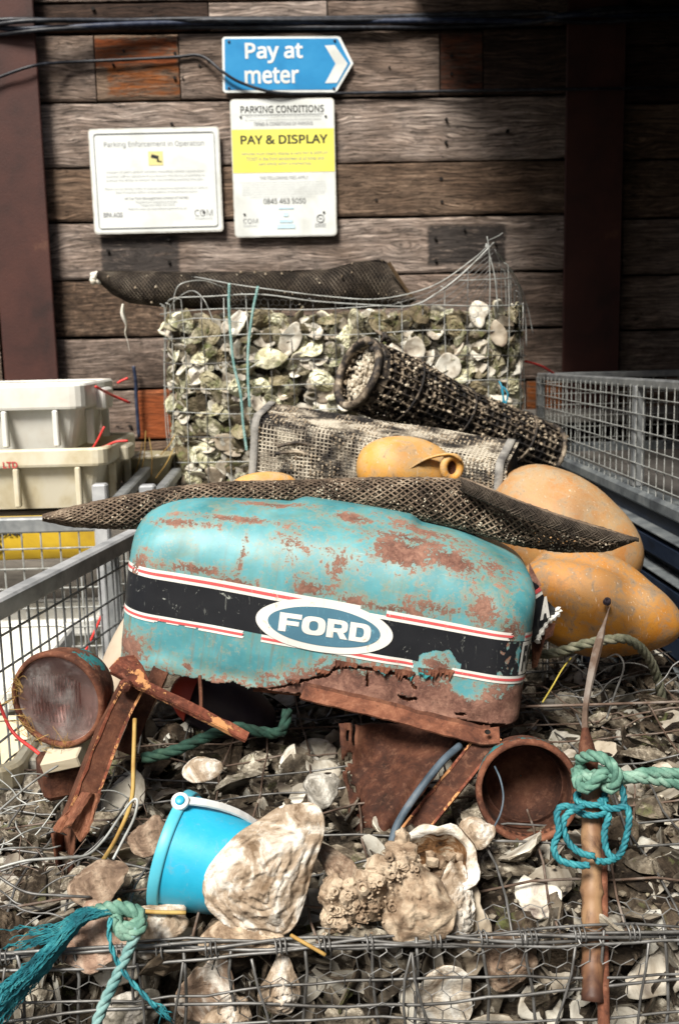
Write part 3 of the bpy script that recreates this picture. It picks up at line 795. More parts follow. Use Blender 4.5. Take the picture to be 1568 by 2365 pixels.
# ------------------------------------------------------------------ left: cage panels and posts
W_mid = wire_proto("wire_mid", galv, .0022)
W_mid2 = wire_proto("wire_mid_pale", wire_pale, .0022)
ca = thing("near_stillage", "galvanised mesh stillage side with pale top rail running behind the old headlight", "cage", (-.42, 1.9, 0))
RA = atz(-60, 1432, .85); RB = atz(372, 1209, .85)
dirv = (RB-RA).normalized()
RA2 = RA-dirv*.25
bar(ca, RA2, RB+dirv*.02, .030, "top_rail", galv_pale, .034)
Ltot = (RB-RA2).length; nn = int(Ltot/.032)
for i in range(nn+1):
    p = RA2+dirv*(Ltot*i/nn); straight(W_mid, "wire", (p.x, p.y, .12), (p.x, p.y, .84), ca)
for k in range(11):
    z = .805-.055*k
    straight(W_mid, "wire", (RA2.x+.004, RA2.y, z), (RB.x+.004, RB.y, z), ca)
bar(ca, (RB.x-.02, RB.y+.02, .02), (RB.x-.02, RB.y+.02, .86), .032)
q = atz(238, 1290, .80); q = RA.lerp(RB, .70); bar(ca, (q.x-.02, q.y, .02), (q.x-.02, q.y, .835), .028)
# inclined brace wires seen through the mesh
for (u0, z0_, u1, z1_) in ((.35, .42, .98, .80), (.45, .30, 1.0, .66), (.2, .2, 1.0, .55)):
    a = RA.lerp(RB, u0); b = RA.lerp(RB, u1); straight(W_mid2, "brace", (a.x-.03, a.y, z0_), (b.x-.03, b.y, z1_), ca)
cb = thing("far_stillage", "grey mesh stillage holding the yellow plastic sheet below the white crates", "cage", (-.8, 2.36, 0))
F0 = at(-120, 1196, 2.36); F1 = at(236, 1190, 2.36)
zr_ = .845
bar(cb, (F0.x-.3, 2.36, zr_), (F1.x+.015, 2.36, zr_), .032, "top_rail", galv, .036)
bar(cb, (F1.x, 2.36, .02), (F1.x, 2.36, at(232, 1117, 2.36).z), .034, mat=galv_pale)
P2 = at(338, 1122, 2.36); bar(cb, (P2.x, 2.38, .02), (P2.x, 2.38, P2.z), .036, mat=galv_pale)
for i in range(16):
    x = F1.x-.01-.0385*i*1.15; straight(W_mid2, "wire", (x, 2.35, .10), (x, 2.35, .84), cb)
for k in range(14):
    z = .79-.048*k; straight(W_mid2, "wire", (F0.x-.3, 2.345, z), (F1.x, 2.345, z), cb)
# side rail going back from the corner post, with its mesh
S0 = Vector((P2.x+.02, 2.40, P2.z-.03)); S1 = at(408, 1092, 3.0)
bar(cb, S0, S1, .028, "side_rail", galv)
S2 = at(232, 1180, 2.45)
S3 = at(395, 1085, 3.05); bar(cb, (F1.x+.02, 2.40, zr_+.03), (S3.x-.06, 3.05, zr_+.05), .03, "side_rail", galv)
for i in range(14):
    p = S0.lerp(S1, (i+.5)/14); straight(W_mid2, "wire", (p.x, p.y, .15), (p.x, p.y, p.z), cb)
for i in range(7):
    x = F1.x+.015+(P2.x-F1.x)*i/7; straight(W_mid2, "wire", (x, 2.39, .1), (x, 2.39, .80), cb)
for k in range(13):
    z = .80-.055*k; straight(W_mid2, "wire", (F1.x, 2.385, z), (P2.x, 2.385, z), cb); straight(W_mid2, "wire", (P2.x+.02, 2.4, z), (S1.x, S1.y, z-.0), cb)

# yellow sheet behind the mesh, with dark letters
t = thing("yellow_sheet", "yellow plastic panel with black lettering leaning inside the mesh stillage", "panel", at(100, 1300, 2.45))
a = at(-160, 1300, 2.45); b = at(236, 1207, 2.45)
m = MB(); m.box(((a.x+b.x)/2, 2.46, (a.z+b.z)/2+.01), (b.x-a.x, .012, b.z-a.z+.02), bev=.003); build(m, "panel", yellow_m, t)
board_text(t, "OAK", -6, 53, 1222, 1239, ink, 2.449, .04); board_text(t, "S", -14, 5, 1240, 1275, ink, 2.448, .03)
board_text(t, "WN", -20, 18, 1199, 1217, ink, 2.449, .04)

# crates
def crate(name, label, x0, x1, y0, y1, zbot, h, mat, group, rimh=.045, taper=.018, text=None, ribs=3, open_=True):
    cx, cy = (x0+x1)/2, (y0+y1)/2
    t = thing(name, label, "crate", (cx, cy, zbot), group)
    w, d = x1-x0, y1-y0
    rr = .035
    def ring(inset, z):
        out = []
        for k, (sx, sy) in enumerate(((1, 1), (-1, 1), (-1, -1), (1, -1))):
            for i in range(5):
                a = math.pi/2*(k+i/4); r = max(.004, rr-inset*.3)
                out.append(Vector((cx+sx*(w/2-inset-r)+r*math.cos(a), cy+sy*(d/2-inset-r)+r*math.sin(a), z)))
        return out
    def loft(rs, m, cap0=False, cap1=False):
        n = len(rs[0]); b = len(m.v)
        for r in rs: m.v.extend(tuple(p) for p in r)
        for j in range(len(rs)-1):
            for i in range(n):
                i2 = (i+1) % n; m.f.append((b+j*n+i, b+j*n+i2, b+(j+1)*n+i2, b+(j+1)*n+i)); m.m.append(0)
        if cap0: m.f.append(tuple(b+i for i in range(n))[::-1]); m.m.append(0)
        if cap1: m.f.append(tuple(b+(len(rs)-1)*n+i for i in range(n))); m.m.append(0)
    zt_ = zbot+h
    m = MB()
    loft([ring(taper+.02, zbot), ring(.012, zt_-rimh+.004), ring(.012, zt_-.006), ring(.016, zt_-.006), ring(taper+.026, zbot+.006)], m, True, True); build(m, "body", mat, t)
    m = MB(); loft([ring(.010, zt_-rimh), ring(-.004, zt_-rimh), ring(-.006, zt_-rimh+.006), ring(-.006, zt_-.005), ring(-.002, zt_), ring(.010, zt_), ring(.0115, zt_-.004)], m); rim_ = build(m, "rim", mat, t)
    for k in range(ribs):
        x = cx-w/2+.07+(w-.14)*(k/(max(1, ribs-1)))
        m = MB(); m.box((x, y0+.004, zbot+(h-rimh)/2+.004), (.014, .022, h-rimh-.012), bev=.003); build(m, "rib", mat, t)
    for k in range(2):
        y = cy+(-.5+k)*d*.5
        m = MB(); m.box((x1-.006, y, zbot+(h-rimh)/2), (.02, .014, h-rimh-.012), bev=.003); build(m, "rib", mat, t)
    m = MB(); m.box((x1+.012, cy, zt_-rimh*.75), (.03, .11, rimh*.9), bev=.005); build(m, "handle", mat, rim_)
    if text:
        tt, ax, bx, ty, by = text
        board_text(rim_, tt, ax, bx, ty, by, ink_red, y0-.008, .02)
    return t
xr1 = at(232, 950, 2.55).x; zc0 = at(150, 1178, 2.55).z; zc1 = at(150, 1036, 2.55).z; zc2 = at(150, 888, 2.55).z
crate("fish_crate", "stained cream crate lettered LTD in red, lower of the stacked pair on the far stillage", at(-170, 1100, 2.55).x, at(246, 1100, 2.55).x, 2.55, 3.0, zc0, zc1-zc0, crate_cream, "plastic fish crates in the stillages", .045, .02, ("LTD", 8, 42, 1067, 1082))
crate("fish_crate", "clean white crate with deep rim, on top of the cream crate", at(-170, 1000, 2.57).x, at(196, 1000, 2.57).x, 2.57, 2.98, zc1-.006, zc2-zc1+.006, crate_white, "plastic fish crates in the stillages", .062, .02)
# round dirty tub behind them
c = at(330, 1100, 3.0)
t = thing("round_tub", "dirty cream oval tub behind the crates with dead stalks poking out", "tub", (c.x, 3.0, at(330, 1118, 3.0).z))
zt_ = at(330, 1050, 3.0).z; zz = WLOC[t.name].z
m = MB(); m.lathe((c.x, 3.02, zz), (0, 0, 1), [(0, .001), (0, .06), (.03, .075), (zt_-zz-.01, .092), (zt_-zz-.006, .098), (zt_-zz, .098), (zt_-zz, .09), (zt_-zz-.03, .085), (zt_-zz-.035, .001)], 26); build(m, "tub_body", tub_m, t, smooth=True)
m = MB(); rr_ = random.Random(3)
for k in range(26):
    a = rr_.uniform(0, 6.3); r_ = rr_.uniform(0, .07); m.blob((c.x+r_*math.cos(a), 3.02+r_*math.sin(a), zt_-.02+rr_.uniform(-.006, .012)), rr_.uniform(.012, .024), rr_)
build(m, "shell_fill", SI_R, t, kind='stuff')
for (a, b) in (((322, 1112), (337, 995)), ((350, 1100), (345, 1010)), ((372, 1050), (404, 1005)), ((300, 1130), (330, 1020)), ((360, 1105), (402, 1035))):
    m = MB(); m.tube(spline([at(*a, 2.93), at((a[0]+b[0])/2+4, (a[1]+b[1])/2, 2.92), at(*b, 2.93)], 4), .0016, 5); build(m, "dead_stalk", straw, t)
# a supporting block for the tub and the crates
m = MB(); m.box((-.8, 2.86, zc0/2-.004), (1.1, .50, zc0-.012), bev=.006); cbx = build(m, "pallet_box", mot("grey_weathered_box", [(.10, .09, .08), (.2, .18, .155)], 8, .85, .5, 70, stretch=(1, 1, 6)), None, "grey weathered wooden box carrying the crates inside the far stillage", "box")
m = MB(); m.box((c.x+.01, 3.0, zz/2-.002), (.19, .22, zz-.006), bev=.006); build(m, "tub_stand", mot("brown_box", [(.05, .04, .03), (.10, .08, .06)], 8, .85, .4, 70), None, "dark wooden stand under the oval tub", "stand")
# crates lower in the near stillage
for k, (x0, x1, ya, yb, z0_, h_, mt_, lb) in enumerate((
    (-.92, -.53, 1.75, 2.2, .48, .17, crate_white, "white crate seen through the near mesh, highest of the four behind it"),
    (-.90, -.50, 1.80, 2.25, .30, .17, crate_cream, "cream crate second from the top of the stack behind the near mesh"),
    (-.90, -.50, 1.62, 2.2, .12, .17, crate_white, "white crate at the bottom of the stack behind the near mesh"),
    (-.88, -.47, 1.50, 1.73, .50, .11, crate_cream, "shallow cream tray behind the mesh beside the old headlight"))):
    crate("fish_crate", lb, x0, x1, ya, yb, z0_, h_, mt_, "plastic fish crates in the stillages", .04, .015)
for (z0_, h_, mt_, lb) in ((.46, .145, crate_white, "white crate directly under the yellow panel in the far stillage"), (.31, .145, crate_cream, "cream crate below the white one under the yellow panel"), (.16, .145, crate_white, "lowest white crate under the yellow panel")):
    crate("fish_crate", lb, -1.35, at(230, 1300, 2.4).x-.01, 2.39, 2.60, z0_, h_, mt_, "plastic fish crates in the stillages", .04, .012)
m = MB(); m.box((-.80, 2.34+.06, .08), (1.1, .2, .16), bev=.004); build(m, "pallet", deck_m, None, "low grey pallet under the crates of the far stillage", "pallet")
# red twine
def cord(name, label, pts, r, mat, cat="cord", group=None, smooth=True):
    m = MB(); m.tube(spline(pts, 6), r, 6); return build(m, name, mat, None, label, cat, group, smooth=smooth)
GRC = "loose red plastic cords"
cord("red_cord", "short red cord end sticking up from the corner of the white crate", [at(272, 885, 2.75), at(280, 880, 2.75), at(296, 873, 2.75)], .0035, red_cord, group=GRC)
cord("red_cord", "red cord hooked over the handle of the white crate, pointing at the orange board", [at(335, 905, 2.8) if False else at(222, 893, 2.6), at(258, 912, 2.75), at(300, 930, 2.8)], .0035, red_cord, group=GRC)
cord("red_cord", "red cord looped in a vee between the two stacked crates", [at(212, 1043, 2.6), at(244, 1030, 2.62), at(270, 1020, 2.62), at(296, 1018, 2.62)], .0032, red_cord, group=GRC)
cord("red_cord", "upright red cord strand rising from between the stacked crates", [at(208, 1044, 2.6), at(222, 1024, 2.6), at(242, 985, 2.6)], .003, red_cord, group=GRC)
cord("red_cord", "bright red cord stretched from the rear wire basket to the shaded post", [at(1212, 834, 3.2), at(1250, 846, 3.3), at(1282, 866, 3.4)], .0036, red_cord, group=GRC)
cord("red_cord", "red and pale cord running down inside the near mesh beside the float", [at(236, 1420, 2.0), at(205, 1490, 1.9), at(170, 1550, 1.8), at(120, 1600, 1.75)], .0028, red_cord, group=GRC)
cord("red_cord", "red cord lying behind the mesh under the headlight", [at(-5, 1615, 1.5), at(30, 1690, 1.48), at(90, 1740, 1.45), at(140, 1790, 1.42)], .0028, red_cord, group=GRC)
cord("hanging_tie", "grey knotted tie hanging down the boards beside the orange board", [at(309, 845, 4.33), at(314, 880, 4.33), at(316, 930, 4.33), at(322, 1010, 4.33)], .008, blue_cable, "tie")
# ------------------------------------------------------------------ oyster shells
def shell_geo(seed, L=.09, Wd=.065, cup=.018, rings=7, segs=22, jag=1.0, th=.0075, ce=1.6):
    rn = random.Random(seed)
    am = [(k, rn.uniform(.03, .13)*jag/(k*.55), rn.uniform(0, 6.3)) for k in (2, 3, 4, 5, 7, 9)]
    nr = rn.uniform(3.5, 6); b1 = rn.uniform(-1, 1)*.5; b2 = rn.uniform(-1, 1)*.9; so = rn.uniform(0, 99)
    def rad(a): return 1+sum(q*math.cos(k*a+p) for k, q, p in am)
    vs = []; fs = []; ms = []
    def pt(i, k, side):
        rho = i/rings; a = 2*math.pi*k/segs
        r = rad(a)*(rho**.9)
        x = (r*math.cos(a)-.16*(1-rho))*L/2
        y = r*math.sin(a)*Wd/2*(1-.22*math.cos(a))
        n = mnoise.noise(Vector((x*55+so, y*55, so)))
        saw = (rho*nr+n*.9) % 1.0
        z = cup*(1-rho**ce)
        if side: z += .0036*saw*jag*(rho > .1)+.0034*n*jag+mnoise.noise(Vector((x*190, y*190+so, 1)))*.0024*jag
        else: z = z*.86-th*(1-rho**3)+.0012*n
        wv = .0016*math.sin(3*a+so)*rho**3*jag
        z += b1*x*x*1.2+b2*x*y+wv
        return (x, y, z)
    for side in (1, 0):
        b = len(vs)
        vs.append(pt(0, 0, side))
        for i in range(1, rings+1):
            for k in range(segs): vs.append(pt(i, k, side))
        for k in range(segs):
            k2 = (k+1) % segs
            f = (b, b+1+k, b+1+k2); fs.append(f if side else f[::-1]); ms.append(0 if side else 1)
        for i in range(rings-1):
            for k in range(segs):
                k2 = (k+1) % segs; q = b+1+i*segs
                f = (q+k, q+segs+k, q+segs+k2, q+k2); fs.append(f if side else f[::-1]); ms.append(0 if side else 1)
    n1 = 1+rings*segs
    for k in range(segs):
        k2 = (k+1) % segs
        a, b_ = 1+(rings-1)*segs+k, 1+(rings-1)*segs+k2
        fs.append((a, n1+a, n1+b_, b_)); ms.append(0)
    return vs, fs, ms
def shell_mesh(name, seed, mats, **kw):
    vs, fs, ms = shell_geo(seed, **kw)
    me = bpy.data.meshes.new(name); me.from_pydata(vs, [], fs)
    for m_ in mats: me.materials.append(m_)
    me.polygons.foreach_set("material_index", ms)
    me.polygons.foreach_set("use_smooth", [i % 1 == 0 and m_ == 1 for i, m_ in enumerate(ms)])
    me.update(); return me
SHF = [shell_mesh("oyster_front", 100+i, (SO_F, SI_F), L=.075+.006*(i % 5), Wd=.050+.005*(i % 4), cup=.012+.003*(i % 3), jag=1.15) for i in range(22)]
SHR = [shell_mesh("oyster_rear", 300+i, (SO_R, SI_R), L=.078+.006*(i % 4), Wd=.054+.005*(i % 4), cup=.008+.003*(i % 3), jag=1.2) for i in range(20)]
LOWG = [shell_geo(500+i, L=.08+.006*(i % 3), Wd=.055+.004*(i % 3), cup=.011, rings=4, segs=12, jag=1.2) for i in range(10)]
def euler_m(rx, ry, rz): return Matrix.Rotation(rz, 3, 'Z') @ Matrix.Rotation(ry, 3, 'Y') @ Matrix.Rotation(rx, 3, 'X')
def low_shell(mb, rn, loc, rot, s):
    vs, fs, ms = LOWG[rn.randrange(len(LOWG))]
    b = len(mb.v); loc = Vector(loc)
    for v in vs: mb.v.append(tuple(rot @ (Vector(v)*s)+loc))
    for f, k in zip(fs, ms): mb.f.append(tuple(i+b for i in f)); mb.m.append(k)
SHELLS = []
def put_shell(meshes, rn, loc, rot, s, region, inner, squash=1.0):
    me = meshes[rn.randrange(len(meshes))]
    o = bpy.data.objects.new("oyster_shell", me); COL.objects.link(o)
    o.location = loc; o.rotation_euler = rot.to_euler(); o.scale = (s, s*squash, s)
    SHELLS.append([o, Vector(loc), region, inner, s])
    return o
def project(p):
    d = Vector(p)-CAM; z = d.dot(_f)
    return (784+FPX*d.dot(_r)/z, 1182.5-FPX*d.dot(_u)/z, z)

# ------------------------------------------------------------------ the three wire baskets
GX0, GX1, GY0, GY1, GZ = -.50, .70, 1.035, 1.98, .575
def pile(x, y):
    e = mnoise.noise(Vector((x*3.1+4, y*3.1, 2)))*.030+mnoise.noise(Vector((x*9, y*9+7, 5)))*.014
    edge = max(0, min(1, (y-GY0)/.10))
    return GZ+(e+.012)*edge+.02*max(0, min(1, (x-.35)/.3))*edge
fill_mats = (SO_FD, SI_FD)
gf = thing("front_wire_basket", "low wire basket in the foreground heaped with dull oyster shells, tangled mesh over its top", "gabion", (.1, 1.5, 0))
# dark crushed filling
m = MB()
m.grid(lambda a, b: (GX0+(GX1-GX0)*a, GY0+.045+(GY1-GY0-.06)*b, pile(GX0+(GX1-GX0)*a, GY0+.02+(GY1-GY0)*b)-.045+.022*mnoise.noise(Vector((a*60, b*50, 3)))), 90, 70)
m.grid(lambda a, b: (GX0+(GX1-GX0)*a, GY0+.045+.012*mnoise.noise(Vector((a*50, b*30, 8))), (GZ-.035)*b+.0), 60, 30)
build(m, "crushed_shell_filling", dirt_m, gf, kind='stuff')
rn = random.Random(11)
m = MB()
for k in range(2900):
    x = rn.uniform(GX0+.02, GX1-.02); y = GY0+.03+(GY1-GY0-.05)*rn.random()
    z = pile(x, y)-rn.uniform(.004, .05)
    low_shell(m, rn, (x, y, z), euler_m(rn.gauss(0, .6)+(math.pi if rn.random() < .45 else 0), rn.gauss(0, .6), rn.uniform(0, 6.3)), rn.uniform(.42, .98))
for k in range(760):
    x = rn.uniform(GX0+.02, GX1-.02); z = rn.uniform(.28, GZ-.005)
    low_shell(m, rn, (x, GY0+rn.uniform(.028, .05), z), euler_m(math.pi/2+rn.gauss(0, .5), rn.gauss(0, .5), rn.uniform(0, 6.3)) @ Matrix.Rotation(rn.uniform(0, 6.3), 3, 'Z'), rn.uniform(.42, .92))
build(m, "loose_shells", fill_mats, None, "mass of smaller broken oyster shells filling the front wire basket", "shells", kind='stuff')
# small chips and grit on top
m = MB()
for k in range(1500):
    x = rn.uniform(GX0+.02, GX1-.02); y = rn.uniform(GY0+.02, GY1-.02)
    if rn.random() < .5: y = GY0+.02+(y-GY0)*.6
    m.blob((x, y, pile(x, y)+rn.uniform(-.02, .012)), rn.uniform(.0018, .0065), rn, sq=rn.uniform(.2, .9))
build(m, "shell_chips", (SO_F,), None, "scatter of shell chips and grit over the front wire basket", "shell chips", kind='stuff')

# nearer shells, one by one
placed = []
def far_enough(p, d):
    for q in placed:
        if (q-p).length < d: return False
    placed.append(p); return True
NF = 0; tries = 0
while NF < 128 and tries < 9000:
    tries += 1
    y = GY0+.02+(GY1-GY0-.06)*rn.random()**1.25
    x = rn.uniform(GX0+.02, GX1-.03)
    z = pile(x, y)+rn.uniform(-.008, .010)
    px, py, _ = project((x, y, z))
    if px < -30 or px > 1600: continue
    if 560 < px < 1150 and 1500 < py < 1740: continue
    if not far_enough(Vector((x, y, z)), .055): continue
    inner = rn.random() < .38
    put_shell(SHF, rn, (x, y, z), euler_m(rn.gauss(0, .5)+(math.pi if inner else 0)+.2, rn.gauss(0, .45), rn.uniform(0, 6.3)), rn.uniform(.55, 1.1), "front", inner)
    NF += 1
NB = 0; tries = 0
while NB < 28 and tries < 4000:
    tries += 1
    x = rn.uniform(-.42, .56); z = rn.uniform(.43, GZ-.012)
    if not far_enough(Vector((x, GY0+.02, z)), .046): continue
    inner = rn.random() < .55
    rot = Matrix.Rotation(rn.gauss(0, .25), 3, 'Z') @ Matrix.Rotation((math.pi/2 if not inner else -math.pi/2)+rn.gauss(-.25, .25), 3, 'X') @ Matrix.Rotation(rn.uniform(0, 6.3), 3, 'Z')
    put_shell(SHF, rn, (x, GY0+rn.uniform(.012, .03), z), rot, rn.uniform(.6, .92), "front face", inner)
    NB += 1

def wirepath(parent, pts, r, mat, name="wire"):
    m = MB(); m.tube(pts, r, 5); return build(m, name, mat, parent, smooth=True)
rw = random.Random(21)
def jit(s): return rw.uniform(-s, s)
# lid mesh following the heap
nx = int((GX1-GX0)/.07)
for i in range(nx+1):
    x0 = GX0+(GX1-GX0)*i/nx
    ph = rw.uniform(0, 6); sk_ = jit(.03)
    pts = []
    for j in range(19):
        y = GY0-.004+(GY1-GY0)*j/18
        x = x0+sk_*(j/18)+.010*math.sin(j*.55+ph)+jit(.0025)
        pts.append(Vector((x, y, pile(x, y)+.016+.007*math.sin(j*.8+ph)+jit(.002))))
    wirepath(gf, pts, .0017, wire_rust if rw.random() < .55 else wire_m)
ny = int((GY1-GY0)/.072)
for j in range(ny+1):
    y0 = GY0-.004+(GY1-GY0)*j/ny
    ph = rw.uniform(0, 6); sk_ = jit(.03)
    pts = []
    for i in range(25):
        x = GX0+(GX1-GX0)*i/24
        y = y0+sk_*(i/24-.5)+.007*math.sin(i*.6+ph)+jit(.002)
        y = max(GY0-.006, y)
        pts.append(Vector((x, y, pile(x, y)+.0185+.006*math.sin(i*.7+ph)+jit(.002))))
    wirepath(gf, pts, .0017, wire_rust if rw.random() < .5 else wire_m)
# front face mesh: uprights, wavy stringers, a second slack layer
zbm = .20
for i in range(19):
    x0 = GX0+.02+.066*i
    ph = rw.uniform(0, 6); lean = jit(.02)
    pts = [Vector((x0+lean*(1-(k/12))+.005*math.sin(k*.9+ph)+jit(.0015), GY0-.008-.010*math.sin(k/12*2.6)+jit(.002), GZ+.022-(GZ+.02-zbm)*k/12)) for k in range(13)]
    wirepath(gf, pts, .0019, wire_m)
for i in range(12):
    x0 = GX0+.05+.1*i+jit(.02)
    ph = rw.uniform(0, 6); lean = jit(.05)
    pts = [Vector((x0+lean*(1-(k/12))+.008*math.sin(k*.9+ph), GY0-.020-.012*math.sin(k/12*2.6)+jit(.002), GZ+.012-(GZ-zbm)*k/12)) for k in range(13)]
    wirepath(gf, pts, .0016, wire_m)
for j, dz in enumerate((.012, -.028, -.046, -.072, -.094, -.118, -.145, -.17, -.20)):
    ph = rw.uniform(0, 6); A_ = .006+.004*rw.random(); sl = jit(.014)
    pts = [Vector((GX0+.02+(GX1-GX0-.03)*i/30, GY0-.012-.012*math.sin(abs(dz)*9)+jit(.002), GZ+dz+A_*math.sin(i*.42+ph)+sl*(i/30-.5)+jit(.0015))) for i in range(31)]
    wirepath(gf, pts, .0019 if j % 2 == 0 else .0016, wire_m)
# doubled rim wire and its lacing
for k in range(3):
    ph = k*2.1
    pts = [Vector((GX0+(GX1-GX0)*i/60, GY0-.008+.004*math.cos(i*.5+ph), GZ+.018+.005*math.sin(i*.33+ph)+.004*math.sin(i*.11))) for i in range(61)]
    wirepath(gf, pts, .0021, wire_m, "rim_wire")
for k in range(20):
    x = GX0+.03+.058*k+jit(.012)
    pts = []
    turns = rw.choice((2, 3, 3, 4))
    for i in range(turns*8+1):
        a = i/8*2*math.pi
        pts.append(Vector((x+.0055*i/8+jit(.0004), GY0-.008+.0085*math.cos(a), GZ+.018+.0085*math.sin(a))))
    e = pts[-1]; pts.append(e+Vector((jit(.012), -.006, -.018+jit(.01))))
    wirepath(gf, pts, .0011, wire_m, "lacing_wire")
# chicken wire hanging over the front edge
def hexnet(fn, nu, nv, r, keep=None):
    """fn(u,v) in cell units"""
    m = MB()
    def P(u, v): return Vector(fn(u, v))
    for j in range(nv):
        for i in range(nu):
            ox = i+(.5 if j % 2 else 0)
            if keep and not keep(ox/nu, j/nv): continue
            a = P(ox, j*.87); b = P(ox+.5, j*.87+.28); c_ = P(ox+1.0, j*.87); d = P(ox+.5, j*.87+.87)
            m.tube([a, b], r, 3, caps=False); m.tube([b, c_], r, 3, caps=False); m.tube([b, P(ox+.5, j*.87+.87)], r*1.25, 3, caps=False)
    return m
def fr(u, v):
    x = -.45+u*.024; q = v*.024
    n = mnoise.noise(Vector((x*9, q*9, 4)))*.018+mnoise.noise(Vector((x*30, q*30, 4)))*.006
    if q < .05: return (x+n*.4, GY0+.045-q, pile(x, GY0+.05-q)+.016+n*.5)
    return (x+n, GY0-.012-abs(n)*.6, GZ+.02-(q-.05)+n*.6)
m = hexnet(fr, 44, 9, .00062, lambda a, b: (a > .30 or (a < .2 and b > .3)) and mnoise.noise(Vector((a*7, b*3, 1))) > -.12)
build(m, "hexagonal_netting", wire_m, gf, kind='stuff')
# crumpled wire ends at the far right corner and left side
def scribble(parent, n, c, spread, L_, seed, mat, r=.0013):
    q = random.Random(seed)
    for k in range(n):
        p = Vector(c)+Vector((q.uniform(-1, 1)*spread[0], q.uniform(-1, 1)*spread[1], q.uniform(-1, 1)*spread[2]))
        d = Vector((q.uniform(-1, 1), q.uniform(-.6, .6), q.uniform(-.35, .6))).normalized()
        pts = [p]
        for i in range(7):
            d = (d+Vector((q.uniform(-.5, .5), q.uniform(-.5, .5), q.uniform(-.4, .3)))).normalized()
            pp = pts[-1]+d*L_/7
            pp.z = max(pp.z, pile(pp.x, min(GY1, max(GY0, pp.y)))+.004)
            pts.append(pp)
        wirepath(parent, spline(pts, 3), r, mat)
scribble(gf, 20, (.46, 1.76, .65), (.13, .16, .03), .17, 4, wire_m)
scribble(gf, 12, (.40, 1.55, .62), (.2, .16, .02), .16, 44, wire_rust)
scribble(gf, 24, (-.36, 1.32, .62), (.06, .13, .03), .15, 5, wire_pale, .0011)
scribble(gf, 26, (-.31, 1.24, .60), (.09, .10, .012), .07, 6, wire_rust, .0007)
scribble(gf, 14, (-.30, 1.16, .60), (.10, .08, .01), .12, 7, wire_m, .0011)
# upright stringer wires at its back edge (right)
for k in range(7):
    x = .27+.045*k
    wirepath(gf, spline([(x, 1.90, .58), (x+jit(.01), 1.90, .63), (x+jit(.02), 1.88+jit(.02), .665+jit(.01)), (x+jit(.04), 1.84+jit(.03), .672+jit(.01))], 4), .0016, wire_m)
for k in range(3):
    wirepath(gf, spline([(.22, 1.88, .60+.022*k), (.35, 1.89, .605+.022*k+jit(.004)), (.48, 1.9, .60+.022*k+jit(.004)), (.62, 1.88, .60+.02*k)], 5), .0016, wire_m)

# middle basket behind, mostly hidden
gm = thing("middle_wire_basket", "wire basket of shells between the other two, hidden behind the floats", "gabion", (.15, 2.45, 0))
m = MB(); m.box((.16, 2.45, .43), (.80, .84, .82), bev=.03); build(m, "crushed_shell_filling", dirt_m, gm, kind='stuff')
m = MB()
for k in range(260):
    x = rn.uniform(-.22, .54); y = rn.uniform(2.06, 2.84)
    low_shell(m, rn, (x, y, .85+rn.uniform(-.01, .01)), euler_m(rn.gauss(0, .5), rn.gauss(0, .5), rn.uniform(0, 6.3)), rn.uniform(.6, 1.0))
for k in range(120):
    low_shell(m, rn, (rn.uniform(-.22, .54), 2.03, rn.uniform(.45, .84)), euler_m(math.pi/2+rn.gauss(0, .4), 0, rn.uniform(0, 6.3)), rn.uniform(.6, 1.0))
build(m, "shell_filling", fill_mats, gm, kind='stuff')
for i in range(12):
    x = -.24+.8*i/11; wirepath(gm, [(x, 2.02, .05), (x, 2.02, .86), (x, 2.88, .86)], .0017, wire_m)
for k in range(10):
    z = .08+.08*k; wirepath(gm, [(-.24, 2.018, z), (.56, 2.018, z)], .0017, wire_m)

# ------------------------------------------------------------------ rear basket with rounded corners
RX0, RX1, RYF, RYB = at(384, 1000, 3.05).x, at(1217, 1000, 3.05).x, 2.97, 3.80
RC = .17
def rper(s):
    """perimeter of the rear basket, s in metres from the left side's rear, going left side -> front -> right side"""
    Ls = RYB-RYF-RC; q = math.pi/2*RC; Lf = RX1-RX0-2*RC
    if s < Ls: return Vector((RX0, RYB-s, 0)), Vector((-1, 0, 0))
    s -= Ls
    if s < q: a = s/RC; return Vector((RX0+RC-RC*math.cos(a), RYF+RC-RC*math.sin(a), 0)), Vector((-math.cos(a), -math.sin(a), 0))
    s -= q
    if s < Lf: return Vector((RX0+RC+s, RYF, 0)), Vector((0, -1, 0))
    s -= Lf
    if s < q: a = s/RC; return Vector((RX1-RC+RC*math.sin(a), RYF+RC-RC*math.cos(a), 0)), Vector((math.sin(a), -math.cos(a), 0))
    s -= q
    return Vector((RX1, RYF+RC+s, 0)), Vector((1, 0, 0))
SF = (RYB-RYF-RC); SQ = math.pi/2*RC; SL = RX1-RX0-2*RC; STOT = 2*SF+2*SQ+SL
zs_top = at(760, 735, 3.05).z
def rim_z(px):
    tab = [(380, 705), (430, 690), (540, 684), (700, 694), (850, 704), (950, 706), (1010, 676), (1060, 640), (1110, 592), (1135, 566), (1160, 590), (1190, 650), (1220, 740)]
    px = max(380, min(1220, px))
    for (a, b), (c_, d) in zip(tab, tab[1:]):
        if px <= c_: y = b+(d-b)*(px-a)/(c_-a); break
    return at(px, y, 3.0).z
gr = thing("rear_wire_basket", "tall round-cornered wire basket packed with pale greenish oyster shells in front of the boards", "gabion", ((RX0+RX1)/2, 3.4, 0))
m = MB()
def inner(a, b):
    p, n = rper(SF*.4+(STOT-SF*.8)*a); p = p-n*.05
    return (p.x, p.y, .06+(zs_top-.08)*b)
m.grid(inner, 60, 20); m.grid(lambda a, b: (RX0+.03+(RX1-RX0-.06)*a, RYF+.04+.7*b, zs_top-.035), 20, 12)
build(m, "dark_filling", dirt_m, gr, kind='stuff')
rn2 = random.Random(31); m = MB()
